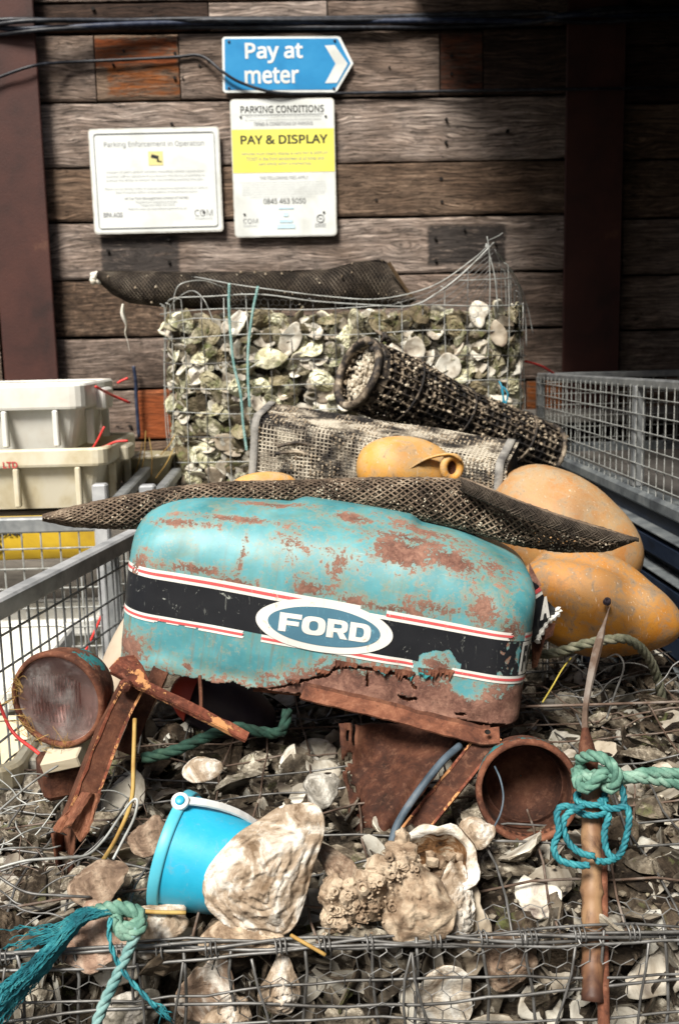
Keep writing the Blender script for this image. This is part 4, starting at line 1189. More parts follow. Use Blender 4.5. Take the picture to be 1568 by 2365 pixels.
for k in range(2700):
    s = rn2.uniform(SF*.35, STOT-SF*.35); z = rn2.uniform(.72, zs_top-.01)
    p, n = rper(s); p = p-n*rn2.uniform(.012, .04)
    az = math.atan2(n.y, n.x)
    rot = Matrix.Rotation(az+math.pi/2+rn2.gauss(0, .4), 3, 'Z') @ Matrix.Rotation(math.pi/2+rn2.gauss(0, .55)+(math.pi if rn2.random() < .5 else 0), 3, 'X') @ Matrix.Rotation(rn2.uniform(0, 6.3), 3, 'Z')
    low_shell(m, rn2, (p.x, p.y, z), rot, rn2.uniform(.45, .85))
for k in range(420):
    low_shell(m, rn2, (rn2.uniform(RX0+.05, RX1-.05), rn2.uniform(RYF+.04, RYF+.6), zs_top-rn2.uniform(.0, .03)), euler_m(rn2.gauss(0, .6), rn2.gauss(0, .6), rn2.uniform(0, 6.3)), rn2.uniform(.6, 1.05))
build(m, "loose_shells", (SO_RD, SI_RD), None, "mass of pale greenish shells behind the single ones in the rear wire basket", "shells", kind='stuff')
NR = 0; tries = 0
while NR < 136 and tries < 9000:
    tries += 1
    s = rn2.uniform(SF*.75, STOT-SF*.8); z = rn2.uniform(.80, zs_top+.005)
    p, n = rper(s); p = p-n*rn2.uniform(.012, .026)
    q = Vector((p.x, p.y, z))
    px, py, _ = project(q)
    if py > 1150 or (px > 600 and py > 1010 and px < 1180): continue
    if not far_enough(q, .056): continue
    inner_ = rn2.random() < .5
    az = math.atan2(n.y, n.x)
    rot = Matrix.Rotation(az+math.pi/2+rn2.gauss(0, .3), 3, 'Z') @ Matrix.Rotation((math.pi/2 if not inner_ else -math.pi/2)+rn2.gauss(-.1, .38), 3, 'X') @ Matrix.Rotation(rn2.uniform(0, 6.3), 3, 'Z')
    put_shell(SHR, rn2, q, rot, rn2.uniform(.78, 1.14), "rear", inner_)
    NR += 1
for (px, py) in ((985, 640), (590, 740), (690, 735), (760, 745), (840, 742), (925, 745), (1020, 740), (1100, 745)):
    if py < 700: continue
    q = at(px, py, 3.02); put_shell(SHR, rn2, q, euler_m(rn2.gauss(1.2, .4), rn2.gauss(0, .4), rn2.uniform(0, 6)), 1.0, "rear", True)
# wires
nv_ = int(STOT/.062)
for i in range(nv_+1):
    s = STOT*i/nv_
    p, n = rper(s)
    if p.y > RYF+.62: continue
    px = project((p.x, p.y, 1.2))[0]
    z1 = rim_z(px)+jit(.006)
    out = n*.004
    pts = [Vector((p.x+jit(.002), p.y, 0.06+(z1-.06)*k/14))+out+n*.006*math.sin(k*.9+i)+Vector((jit(.0015), jit(.0015), 0)) for k in range(15)]
    if z1 > 1.33 and rw.random() < .8: pts.append(pts[-1]+Vector((-.012, -.004, .004)))
    wirepath(gr, pts, .0015, wire_pale if rw.random() < .6 else wire_m)
for k in range(20):
    z = .10+.0735*k
    if z > rim_z(700)+.02 and z < 0: continue
    pts = []
    for i in range(71):
        s = SF*.25+(STOT-SF*.5)*i/70
        p, n = rper(s); px = project((p.x, p.y, z))[0]
        zz = z+.004*math.sin(i*.4+k)
        lim = rim_z(px)
        if zz > lim:
            if len(pts) > 3: wirepath(gr, pts, .0014, wire_pale)
            pts = []; continue
        pts.append(p+n*(.007+.004*math.sin(i*.3+k*2))+Vector((0, 0, zz)))
    if len(pts) > 3: wirepath(gr, pts, .0014, wire_pale if k % 3 else wire_m)
# rim wires, the loose lid folded over at the top
def W(px, py, Y): return at(px, py, Y)
for (pl, r_) in (
    ([W(384, 712, 3.15), W(398, 690, 3.02), W(480, 685, 2.965), W(600, 680, 2.96), W(720, 695, 2.96), W(850, 704, 2.96), W(950, 706, 2.96), W(1010, 676, 2.96), W(1070, 630, 2.97), W(1140, 560, 3.0)], .0021),
    ([W(400, 668, 3.3), W(410, 645, 3.25), W(450, 640, 3.2), W(530, 655, 3.1), W(620, 668, 3.08), W(760, 685, 3.06), W(880, 690, 3.04), W(1000, 660, 3.05), W(1090, 600, 3.05), W(1128, 566, 3.03)], .0017),
    ([W(402, 720, 3.1), W(404, 680, 3.1), W(420, 655, 3.1), W(470, 648, 3.12), W(520, 665, 3.15)], .0017),
    ([W(384, 745, 3.2), W(400, 700, 3.1), W(440, 672, 3.05), W(470, 690, 3.0), W(495, 745, 2.98)], .0015),
    ([W(1122, 562, 3.0), W(1130, 590, 3.0), W(1142, 640, 2.99), W(1150, 720, 2.99)], .002),
    ([W(1135, 566, 3.0), W(1160, 600, 3.1), W(1195, 650, 3.2), W(1212, 730, 3.3), W(1215, 800, 3.3)], .0017),
    ([W(1150, 585, 3.1), W(1190, 640, 3.3), W(1215, 700, 3.4), W(1230, 770, 3.4)], .0012),
    ([W(1128, 555, 2.99), W(1150, 545, 2.96), W(1160, 538, 2.95)], .0012), ([W(1124, 546, 2.99), W(1130, 580, 2.99)], .0014),
    ([W(520, 835, 2.95), W(545, 852, 2.95), W(575, 850, 2.95), W(600, 835, 2.95)], .0014),
    ([W(384, 750, 3.0), W(420, 740, 2.96), W(470, 735, 2.95), W(560, 745, 2.95)], .0013)):
    wirepath(gr, spline(pl, 6), r_, wire_pale, "rim_wire")
for k in range(9):     # slack lid wires from the peak, fanning down to the left
    a = W(1140-2*k, 572+12*k, 3.02+.03*k); b = W(880+22*k, 712+8*k, 3.02+.05*k)
    mid__ = a.lerp(b, .5)+Vector((0, 0, -.03))
    wirepath(gr, spline([a, mid__, b], 6), .0011, wire_m)
for k in range(6):
    a = W(1142+8*k, 575+10*k, 3.02+.06*k); b = W(1165+9*k, 760, 3.04+.07*k)
    wirepath(gr, spline([a, a.lerp(b, .5)+Vector((.02, 0, .01)), b], 6), .0012, wire_m)
def rh(u, v):
    px = 520+u*14.8; py = 690+v*14.8
    q = at(px, py, 2.985); n = mnoise.noise(Vector((u*.3, v*.3, 2)))*.004
    return (q.x+n, q.y, q.z+n)
m = hexnet(rh, 42, 17, .0005, lambda a, b: mnoise.noise(Vector((a*4, b*2.5, 6))) > -.35)
build(m, "hexagonal_netting", wire_m, gr, kind='stuff')
# blue green cords hanging on the rear basket
GP = "pale teal cords tied down the rear wire basket"
for (lb, P_) in (("pale teal cord tied down the rear wire basket, nearer the enforcement sign", ((530, 655), (529, 700), (532, 760), (540, 840), (556, 910), (562, 980), (570, 1040))),
                 ("pale teal cord tied down the rear wire basket, nearer the black grow tube", ((596, 662), (584, 720), (574, 800), (573, 870), (577, 940)))):
    m = MB(); rope(m, spline([at(x, y, 2.945) for x, y in P_], 8), .0042, 3, .02, 5)
    build(m, "teal_rope", mot("washed_teal_cord", [(.12, .28, .27), (.24, .42, .40), (.36, .52, .48)], 40, .7, .5, 300, .001), None, lb, "cord", GP, smooth=True)
m = MB(); m.tube(spline([at(1152, 880, 2.94), at(1160, 900, 2.93), at(1163, 940, 2.93), at(1172, 910, 2.93), at(1158, 896, 2.93), at(1170, 955, 2.93)], 6), .003, 5)
build(m, "blue_twine", twine_blue, None, "short loop of bright blue twine on the rear basket near the grow tube", "twine", smooth=True)

# ------------------------------------------------------------------ nets
def diamond(mb, S, na, nb, r, sides=4, lift=.0, both=True, seg=2, jitter=0.0, q=None):
    q = q or random.Random(1)
    for fam in ((1, -1) if both else (1,)):
        for i in range(-nb, na+1) if fam == 1 else range(0, na+nb+1):
            pts = []
            for k in range(nb*seg+1):
                b = k/seg; a = i+b*fam
                if a < 0 or a > na:
                    if len(pts) > 1: mb.tube(pts, r, sides, caps=False)
                    pts = []; continue
                w = .16*math.sin(b*math.pi*2)*(1 if fam == 1 else -1)
                p = S((a+w*0)/na, b/nb)
                # strands bow over each other at the crossings
                pts.append(Vector(p)+Vector((q.uniform(-jitter, jitter), q.uniform(-jitter, jitter), q.uniform(-jitter, jitter)+lift*fam)))
            if len(pts) > 1: mb.tube(pts, r, sides, caps=False)
# net tube across the rear basket's top
t = thing("netting_roll", "dark brown oyster netting roll lying across the top of the rear wire basket", "netting", at(580, 700, 3.25))
def tb(tab, x):
    if x <= tab[0][0]: return tab[0][1]
    for (a, b), (c_, d) in zip(tab, tab[1:]):
        if x <= c_: return b+(d-b)*(x-a)/(c_-a)
    return tab[-1][1]
TOP = [(222, 626), (300, 626), (450, 629), (600, 627), (760, 622), (820, 605), (870, 600), (895, 604), (930, 660), (960, 690)]
BOT = [(222, 645), (260, 680), (300, 700), (400, 712), (500, 715), (700, 712), (850, 714), (930, 710), (960, 694)]
def S_top(u, v):
    px = 224+736*u
    yt, yb = tb(TOP, px), tb(BOT, px)
    a = math.pi*(v*1.15-.08)
    py = (yt+yb)/2-(yb-yt)/2*math.cos(a)
    return at(px, py, 3.22-.055*math.sin(a)+.02*math.sin(px*.03))
def S_back(u, v):
    px = 224+736*u
    yt, yb = tb(TOP, px), tb(BOT, px)
    a = math.pi*v
    return at(px, (yt+yb)/2-(yb-yt)/2*math.cos(a), 3.22+.04*math.sin(a))
m = MB(); diamond(m, S_top, 84, 13, .0013, 3, seg=1); build(m, "netting", net_dark, t, kind='stuff')
m = MB(); m.grid(lambda a, b: Vector(S_top(a, b))+Vector((0, .008, 0)), 50, 10); m.grid(S_back, 50, 6); build(m, "matted_inner_layer", net_lip, t, smooth=True)
m = MB(); e = [S_top(.96, k/8)+Vector((0, -.003, 0)) for k in range(9)]; m.tube(spline([at(897, 606, 3.17), at(925, 650, 3.17), at(955, 694, 3.17)], 5), .006, 6); build(m, "bound_edge", mot("brown_binding", [(.04, .025, .012), (.09, .055, .025)], 30, .8, .5, 100), t)
q_ = random.Random(9); m = MB()
for k in range(40):
    p = S_top(q_.random(), q_.uniform(.1, .8)); m.blob(p+Vector((0, -.003, 0)), q_.uniform(.0015, .005), q_)
build(m, "dried_mud_specks", crust, t, kind='stuff')
m = MB(); 
for k in range(7): m.blob(at(218+q_.uniform(-5, 12), 640+q_.uniform(-11, 16), 3.2), q_.uniform(.008, .014), q_)
build(m, "white_rag", white_rag, t, smooth=True)
m = MB(); m.tube(spline([at(285, 702, 3.2), at(284, 725, 3.2), at(292, 750, 3.2), at(290, 770, 3.2), at(296, 790, 3.2), at(300, 815, 3.2)], 5), [.010, .012, .014, .016, .017, .018, .018, .017, .015, .012, .009, .007, .006, .007, .007, .006, .005, .004, .003, .003, .003, .0025, .002, .002, .0015, .001], 7, flat=.35); build(m, "hanging_shred", white_rag, t, smooth=True)

# big diamond mesh bag draped over the tractor hood
BT_ = [(100, 1190), (160, 1172), (280, 1146), (400, 1125), (540, 1112), (700, 1110), (850, 1103), (1000, 1103), (1080, 1108), (1180, 1150), (1300, 1192), (1400, 1222), (1466, 1244)]
BB_ = [(100, 1202), (170, 1217), (280, 1222), (370, 1220), (430, 1196), (520, 1182), (700, 1168), (850, 1180), (950, 1196), (1060, 1222), (1180, 1258), (1300, 1276), (1400, 1274), (1466, 1248)]
BY = [(100, 1.62), (300, 1.60), (700, 1.64), (1080, 1.58), (1466, 1.50)]
t = thing("oyster_mesh_bag", "long stiff diamond mesh oyster bag draped over the turquoise tractor hood", "netting", at(800, 1180, 1.6))
def bag(u, v, back=False):
    px = 100+1366*u
    yt, yb = tb(BT_, px), tb(BB_, px)
    Y0 = tb(BY, px)
    a = math.pi*v
    f = (1-math.cos(a))/2
    dep = .030*math.sin(a) + (.006 if px < 1080 else .0)
    return at(px, yt+(yb-yt)*f, Y0+(-dep if not back else dep*1.6+.01)+.0)
m = MB(); diamond(m, bag, 74, 10, .00145, 4, seg=1, jitter=.0006); 
build(m, "diamond_mesh", net_tan, t, kind='stuff')
m = MB(); diamond(m, lambda u, v: bag(u, v, True), 74, 8, .0013, 3, seg=1, jitter=.0006)
def bag2(u, v): p = bag(u, .25+v*.75); return Vector(p)+Vector((0, .010, 0))
diamond(m, bag2, 96, 12, .0014, 3, seg=1, jitter=.001); build(m, "inner_mesh", net_dark, t, kind='stuff')
# matted core that makes the folded layers opaque, leaving the near right corner open
m = MB(); m.grid(lambda a, b: Vector(bag(a, .22+.78*b))+Vector((0, .018, 0)), 60, 8, skip=lambda a, b: a > .84 and b > .45 and mnoise.noise(Vector((a*30, b*6, 0))) > -.25); build(m, "matted_core", net_lip, t, smooth=True)
# folded lip on the right half
lip_c = spline([at(1060, 1104, 1.545), at(1100, 1118, 1.53), at(1200, 1160, 1.50), at(1300, 1196, 1.475), at(1400, 1226, 1.455), at(1466, 1246, 1.45)], 7)
def lipf(u, v):
    i = u*(len(lip_c)-1); k = min(int(i), len(lip_c)-2); p = lip_c[k].lerp(lip_c[k+1], i-k)
    w = .022*(1-abs(2*u-.75)**3*.5)*(1 if u < .93 else (1-u)/.07)
    n = mnoise.noise(Vector((u*40, v*3, 0)))*.0012
    return p+Vector((0.004*math.sin(v*3), -.004*math.sin(v*math.pi), -w*v+n))
m = MB(); m.grid(lipf, 90, 8); o = build(m, "folded_lip", net_lip, t, smooth=True)
md = o.modifiers.new("thickness", 'SOLIDIFY'); md.thickness = .003
m = MB(); diamond(m, lambda u, v: Vector(lipf(u*.93, v))+Vector((0, -.0035, 0)), 60, 4, .0011, 3, seg=1, jitter=.0006); build(m, "lip_mesh", net_dark, t, kind="stuff")
m = MB(); m.tube([p+Vector((0, -.001, .001)) for p in lip_c], .0022, 5); build(m, "lip_edge", net_tan, t, smooth=True)
q_ = random.Random(13); m = MB()
for k in range(1500):
    u = q_.random(); v = q_.random()**.7
    if u < .35 and q_.random() < .6: continue
    p = bag(u, .08+.85*v); m.blob(p+Vector((0, -.001, 0)), q_.uniform(.0006, .0019), q_)
build(m, "dried_barnacles", crust, t, kind='stuff')
for (lb, P_) in (("a", ()),): pass

# ------------------------------------------------------------------ black round grow tube
t = thing("grow_tube", "black mesh tube crusted with barnacles, its open end full of pale grit", "oyster tube", at(1060, 1010, 2.6))
TA = at(836, 866, 2.50); TB = at(1262, 1046, 2.78)
ax = (TB-TA); TL = ax.length; ax.normalize()
e1 = ax.cross(Vector((0, 0, 1))).normalized(); e2 = e1.cross(ax).normalized()
def tr(u): return .082*(1-u)+.068*u+.005*math.sin(u*9)
def tubeS(u, v, k=1.0):
    a = 2*math.pi*v
    return TA+ax*(TL*u)+(e1*math.cos(a)+e2*math.sin(a))*(tr(u)*k)
m = MB()
q_ = random.Random(2)
for i in range(31):
    u = .03+.97*i/30; m.tube([tubeS(u, k/26)+Vector((jit(.0015), jit(.0015), jit(.0015))) for k in range(26)], .0036, 4, closed=True)
for k in range(26):
    m.tube([tubeS(i/30, k/26, 1.03)+Vector((jit(.001), 0, jit(.001))) for i in range(31)], .0036, 4)
build(m, "plastic_mesh", net_black, t, kind='stuff')
m = MB(); m.grid(lambda a, b: tubeS(a*.99+.01, b, .80), 20, 24); build(m, "dark_lining", dark_board, t, smooth=True)
m = MB()
for k in range(3000):
    u = q_.random()**1.4; v = q_.random()
    # crust gathers on the strands
    if q_.random() < .7: v = round(v*26)/26
    else: u = .03+.97*round((u-.03)/.97*30)/30
    if mnoise.noise(Vector((u*7, v*5, 3))) < -.12 and u > .2: continue
    p = tubeS(u, v, q_.uniform(.93, 1.06))+Vector((jit(.004), jit(.004), jit(.004))); m.blob(p, q_.uniform(.002, .0056), q_, sq=.8)
build(m, "barnacle_crust", crust, t, kind='stuff')
m = MB()
rim = [tubeS(-.02, k/28, 1.03) for k in range(28)]
m.tube(rim, .011, 6, closed=True)
m.grid(lambda a, b: tubeS(-.035+.07*b, a, 1.05+.05*math.sin(a*13)*.4), 28, 2); build(m, "end_collar", net_black, t, smooth=True)
m = MB()
for k in range(620):
    a = q_.uniform(0, 6.3); r_ = .076*math.sqrt(q_.random())
    p = TA+ax*(q_.uniform(-.004, .016)+.012)+(e1*math.cos(a)+e2*math.sin(a))*r_; m.blob(p, q_.uniform(.003, .0075), q_)
m.lathe(TA+ax*.018, ax, [(0, .001), (0, .078)], 20)
build(m, "grit_filling", mot("pale_shell_grit", [(.16, .12, .08), (.50, .44, .34), (.72, .68, .58)], 60, .8, .6, 200), t, kind='stuff')
m = MB()
for k in range(9):
    p = at(884+q_.uniform(-14, 16), 800+q_.uniform(-16, 14), 2.47); m.tube(spline([p, p+Vector((jit(.02), jit(.02), jit(.03))), p+Vector((jit(.03), jit(.02), jit(.03)))], 4), .005, 5)
build(m, "tied_knot", net_black, t, smooth=True)
m = MB(); m.tube([tubeS(.985, k/24, 1.08) for k in range(24)], .007, 6, closed=True); m.lathe(TB, ax, [(-.004, .001), (0, .066)], 22); build(m, "far_cap", net_black, t, smooth=True)
for u in (.18, .47, .80):
    m = MB(); m.tube([tubeS(u+.02*math.sin(k/26*6.28), k/26, 1.10) for k in range(26)], .0028, 5, closed=True); build(m, "binding_band", net_black, t, smooth=True)

# ------------------------------------------------------------------ flat grow basket (rectangular)
t = thing("grow_basket", "long rectangular fine mesh grow basket caked in pale crust, resting behind the amber float", "oyster basket", at(890, 1120, 2.25))
# corners seen: front top edge and front bottom edge, plus depth behind
FL, FR_ = at(583, 968, 2.22), at(1168, 1078, 2.06)
BLb, BRb = at(575, 1112, 2.22), at(1162, 1178, 2.06)
BL, BR = at(622, 932, 2.40), at(1196, 1022, 2.24)
def bx_pt(u, v):
    """v 0..1: bottom front -> top front -> back; rounded at the top edge"""
    f0 = BLb.lerp(BRb, u); f1 = FL.lerp(FR_, u); f2 = BL.lerp(BR, u)
    if v < .46: p = f0.lerp(f1, v/.46*.86)
    elif v < .58:
        k = (v-.46)/.12; a = f0.lerp(f1, .86); b_ = f1.lerp(f2, .22); c_ = f1.lerp(f1+(f1-f0)*.03, 1)
        p = a*(1-k)**2+c_*2*k*(1-k)+b_*k*k
    else: p = f1.lerp(f2, .22+(v-.58)/.42*.78)
    bul = mnoise.noise(Vector((u*5, v*4, 7)))*.006
    return Vector(p)+Vector((0, -bul, bul*.5))
NU, NV = 64, 30
m = MB()
for i in range(NU+1): m.tube([bx_pt(i/NU, k/NV)+Vector((0, -.002, .001)) for k in range(NV+1)], .0017, 3, caps=False)
for k in range(NV+1): m.tube([bx_pt(i/NU, k/NV)+Vector((0, -.002, .001)) for i in range(NU+1)], .0017, 3, caps=False)
build(m, "fine_mesh", mot("crusted_fine_mesh", [(.012, .011, .011), (.035, .03, .026), (.24, .205, .16), (.52, .47, .38)], 14, .85, .8, 220, .0015, lo=.37, hi=.58, detail=8), t, kind='stuff')
m = MB(); m.grid(lambda a, b: bx_pt(a, b)+Vector((0, .006, -.004)), 90, 44)
build(m, "crusted_lining", mot("black_and_cream_crust", [(.010, .009, .009), (.05, .04, .032), (.36, .31, .24), (.66, .61, .50)], 24, .9, .9, 200, .003, lo=.38, hi=.56, detail=8), t, smooth=True)
m = MB()
for k in range(1700):
    u, v = q_.random(), q_.random()
    if mnoise.noise(Vector((u*6, v*4, 9))) < -.02: continue
    u = (round(u*NU)+.0)/NU
    m.blob(bx_pt(u, v)+Vector((0, -.004, .002)), q_.uniform(.0014, .0034), q_)
build(m, "barnacle_crust", crust, t, kind='stuff')
# end cap on the right, and end bands
def capf(p0, p1, p2, w):
    m = MB(); m.tube(spline([p0, p0.lerp(p1, .86), p1.lerp(p2, .12)+(p1-p0)*.02, p2], 5), w, 6, flat=.5); return m
for (u, nm) in ((.006, "end_band"), (.965, "end_band")):
    m = MB(); m.grid(lambda a, b: bx_pt(u+.03*b-.006, a)+Vector((0, -.005, .004)), 24, 2); o = build(m, nm, mot("grey_crusted_band", [(.10, .095, .09), (.26, .25, .23), (.38, .36, .32)], 20, .8, .7, 150), t, smooth=True); md = o.modifiers.new("thickness", 'SOLIDIFY'); md.thickness = .003
pts = [bx_pt(1.0, k/14) for k in range(15)]+[BRb.lerp(BR, 0)+(BR-FR_)]
m = MB(); m.add([p+Vector((.001, 0, 0)) for p in pts], [tuple(range(len(pts)))]); m2_ = MB(); m2_.add([bx_pt(0, k/14) for k in range(15)]+[BLb+(BL-FL)], [tuple(range(16))]); build(m2_, "end_panel", net_lip, t)
build(m, "end_panel", mot("black_speckled_plastic", [(.008, .007, .007), (.016, .013, .012), (.03, .025, .022), (.40, .36, .30)], 60, .8, .8, 160, .002, lo=.35, hi=.76), t)
m = MB(); m.grid(lambda a, b: BLb.lerp(BRb, a).lerp((BLb+(BL-FL)).lerp(BRb+(BR-FR_), a), b), 4, 2); m.grid(lambda a, b: (BLb+(BL-FL)).lerp(BRb+(BR-FR_), a).lerp(BL.lerp(BR, a), b), 4, 2); build(m, "back_panel", net_lip, t)
m = MB(); m.tube(spline([at(640, 1032, 2.19), at(690, 1022, 2.185), at(740, 1040, 2.18), at(748, 1080, 2.18), at(735, 1090, 2.18)], 5), .004, 5); m.tube(spline([at(635, 1048, 2.19), at(690, 1044, 2.185), at(735, 1060, 2.18)], 5), .004, 5); build(m, "latch_cord", net_black, t, smooth=True)

# ------------------------------------------------------------------ floats
def float_mesh(c, axis, prof, seg=40, seed=0, amp=.006, squash=None):
    m = MB(); c = Vector(c); s = seed*7.7
    def wob(p, a, h):
        d = mnoise.noise(Vector((p.x*7+s, p.y*7, p.z*7)))*amp+mnoise.noise(Vector((p.x*20+s, p.y*20, p.z*20)))*amp*.2
        q = p-c
        ax_ = Vector(axis).normalized(); rad_ = q-ax_*q.dot(ax_)
        d += .0012*math.exp(-(((a % (2*math.pi))-math.pi*1.15)/.05)**2)     # mould seam
        return p+(rad_.normalized()*d if rad_.length > 1e-5 else Vector((0, 0, 0)))
    m.lathe(c, axis, prof, seg, wob=wob); m.smooth = True
    return m
def pear(L, Rm, tip=.5, n=26):
    """float profile from the round end at -L/2 to a blunt tip"""
    out = []
    for i in range(n+1):
        t_ = i/n; a = math.pi*t_
        x = -math.cos(a)*L/2
        r = Rm*math.sin(a)**.8*(1-(tip*max(0, -math.cos(a)+.0))**1.2*.9)
        out.append((x, max(r, .0008)))
    return out
GFl = "weathered fishing floats between the baskets"
pc = at(1322, 1222, 2.02)
t = thing("fishing_float", "large faded peach float squeezed behind the mesh bag beside the navy skip", "float", pc, GFl)
m = float_mesh(at(1300, 1235, 2.05), (.80, -.30, -.55), pear(.34, .125, .25), 90, 1, .010); fixn(build(m, "float_body", pink_buoy, t))
oc_ = at(1385, 1396, 1.76)
t = thing("fishing_float", "big orange float with a puckered valve and pointed end, lying under the mesh bag's tip", "float", oc_, GFl)
OA = Vector((.95, -.18, -.30)).normalized()
def orange_wob(p, a, h): return p
m = MB()
s_ = 3.3
def owob(p, a, h):
    # long sag running from the shoulder to the valve
    q = p-oc_; side = q.dot(Vector((0, -.62, .78)))
    v_ = oc_+Vector((.040, -.082, .058))
    d = (p-v_).length
    pk = .018*math.exp(-(d/.035)**2)
    n = mnoise.noise(Vector((p.x*6+s_, p.y*6, p.z*6)))*.010
    cr = q.dot(Vector((.30, .55, .78)))  # crease plane
    crease = .010*math.exp(-((cr-.045)/.016)**2)*(1 if h < .05 else math.exp(-((h-.05)/.03)**2))
    dir_ = (q-OA*q.dot(OA))
    dir_ = dir_.normalized() if dir_.length > 1e-5 else Vector((0, 0, 0))
    seam = .0013*math.exp(-((((a+.35) % (2*math.pi))-math.pi)/.035)**2)
    return p+dir_*(n-pk-crease+seam)
m.lathe(oc_, OA, [(x*1.0, r) for x, r in pear(.30, .094, .42, 60)], 90, wob=owob); m.smooth = True
fixn(build(m, "float_body", orange_buoy, t))
vp = at(1404, 1385, 1.645)
m = MB(); m.lathe(vp+Vector((0, .006, -.004)), (0, -.7, .7), [(-.004, .007), (.003, .006), (.004, .003), (.0, .0025), (0, .0002)], 12); build(m, "valve", dark_float, t, smooth=True)
ac = at(935, 1078, 1.90)
t = thing("fishing_float", "amber float with a hooded eye hole, lying in front of the fine mesh grow basket", "float", ac, GFl)
m = float_mesh(ac+Vector((0, 0, -.005)), (1, .05, -.12), [(x*1.0, r) for x, r in pear(.185, .064, .15)], 90, 3, .005); fixn(build(m, "float_body", amber_buoy, t))
m = MB(); ec = at(1043, 1080, 1.845)
ring_ = [ec+Vector((math.cos(a)*.016, .006*math.cos(a), math.sin(a)*.020)) for a in [2*math.pi*k/22 for k in range(22)]]
m.tube(ring_, .0075, 8, closed=True); build(m, "eye_ring", amber_buoy, t, smooth=True)
m = MB(); m.lathe(ec+Vector((0, .006, 0)), (0, 1, 0), [(0, .0003), (0, .018), (.01, .018)], 16); build(m, "eye_hole", rust_dark, t)
m = MB(); m.tube(spline([at(868, 1104, 1.862), at(930, 1090, 1.843), at(985, 1060, 1.839), at(1035, 1050, 1.842), at(1062, 1064, 1.845)], 8), [.004]*6+[.007]*8+[.010]*8+[.012]*8+[.010]*3, 8, flat=.28); build(m, "hood_ridge", amber_buoy, t, smooth=True)
bc = at(608, 1112, 1.86)
t = thing("fishing_float", "small orange float just showing above the mesh bag near the grow basket's end", "float", bc, GFl)
m = float_mesh(bc+Vector((0, 0, -.012)), (1, .1, .05), pear(.125, .030, .1), 32, 5, .002); fixn(build(m, "float_body", amber_buoy, t))
bg = at(285, 1500, 1.62)
t = thing("fishing_float", "long beige float standing between the near mesh panel and the tractor hood", "float", bg, GFl)
m = float_mesh(at(312, 1545, 1.66), (.42, .1, 1.0), pear(.34, .056, .3), 36, 6, .004); fixn(build(m, "float_body", pale_buoy, t))
dk = at(520, 1612, 1.62)
t = thing("fishing_float", "dark plum float with a red end, half hidden in shadow under the tractor hood", "float", dk, GFl)
m = float_mesh(at(515, 1632, 1.68), (.95, -.1, -.35), pear(.19, .052, .1), 32, 7, .003); fixn(build(m, "float_body", dark_float, t))
m = float_mesh(at(442, 1602, 1.66), (.95, -.1, -.35), [(-.035, .0005), (-.033, .014), (-.025, .028), (-.008, .042), (.006, .049)], 32, 7, .002); build(m, "red_end", red_float, t, smooth=True)
# ------------------------------------------------------------------ tractor hood nose
NW, NRC, NH, ND = .622, .062, .252, .215
VS, AI = .160, .120                        # height of the upright part, how far the top leans back over the arc
NO = at(718, 1614, 1.44)
NM = Matrix.Rotation(R(-8.5), 3, 'Z') @ Matrix.Rotation(R(8.2), 3, 'Y') @ Matrix.Rotation(R(-3.2), 3, 'X')
AL = math.pi/2*math.sqrt((AI**2+(NH-VS)**2)/2)
SMAX = VS+AL
def n_prof(s):
    if s <= VS: return 0.0, 0.0, s
    k = min(1.0, (s-VS)/AL); a = k*math.pi/2
    fi = AI*(1-math.cos(a)); z = VS+(NH-VS)*math.sin(a)
    zz = z-(NH-NRC)
    si = 0.0 if zz <= 0 else NRC*(1-math.sqrt(max(0, 1-(zz/NRC)**2)))
    return fi, si*.9, z
UQ = NW/2-NRC; UC = math.pi/2*NRC; US = ND-NRC
UMAX = UQ+UC+US
def n_plan(u, fi, si):
    sg = -1 if u < 0 else 1; w = abs(u); hw = NW/2-si
    q = hw-NRC
    if w <= UQ: return Vector((sg*w*q/UQ, fi, 0)), Vector((0, -1, 0))
    w -= UQ
    if w <= UC:
        a = w/NRC; return Vector((sg*(q+NRC*math.sin(a)), fi+NRC-NRC*math.cos(a), 0)), Vector((sg*math.sin(a), -math.cos(a), 0))
    w -= UC
    k = w/US
    return Vector((sg*hw, fi+NRC+(ND-fi-NRC)*k, 0)), Vector((sg, 0, 0))
def smooth(a, b, x):
    t_ = max(0, min(1, (x-a)/(b-a))); return t_*t_*(3-2*t_)
def n_dent(p):
    x, y, z = p
    top = smooth(.13, .22, z)
    dz = .021*top*(1-min(1, ((x+.03)/.30)**2))
    dz += .010*top*smooth(.05, .12, y)*(smooth(-.09, -.06, x)-smooth(.105, .128, x))
    dz -= .012*top*smooth(.17, .28, x)
    n1 = mnoise.noise(Vector((x*9, z*9, 3)))*.0040+mnoise.noise(Vector((x*4+2, z*5, 8)))*.004+mnoise.noise(Vector((x*26, z*26+y*20, 5)))*.0009
    dy = n1
    low = smooth(.06, .0, z)
    dy += low*(mnoise.noise(Vector((x*22, z*30, 1)))*.007)
    dy += .006*math.exp(-((x-.13)/.02)**2)*smooth(.11, .06, z)      # dent by the torn sticker
    return Vector((x, y+dy, z+dz))
def nose(u, s, off=0.0):
    fi, si, z = n_prof(s)
    p, n = n_plan(u, fi, si)
    p.z = z
    if off:
        lean = 0 if s <= VS else min(1.0, (s-VS)/AL)*math.pi/2
        n = n*math.cos(lean)+Vector((0, 0, math.sin(lean)))
        p = p+n*off
    return NO+NM @ n_dent(p)
def cap(u, k):
    fi, si, z = n_prof(SMAX)
    p, n = n_plan(u, fi, si); p.z = z
    sp_ = Vector((p.x*.82, ND-.012, z))
    return NO+NM @ n_dent(p.lerp(sp_, k))

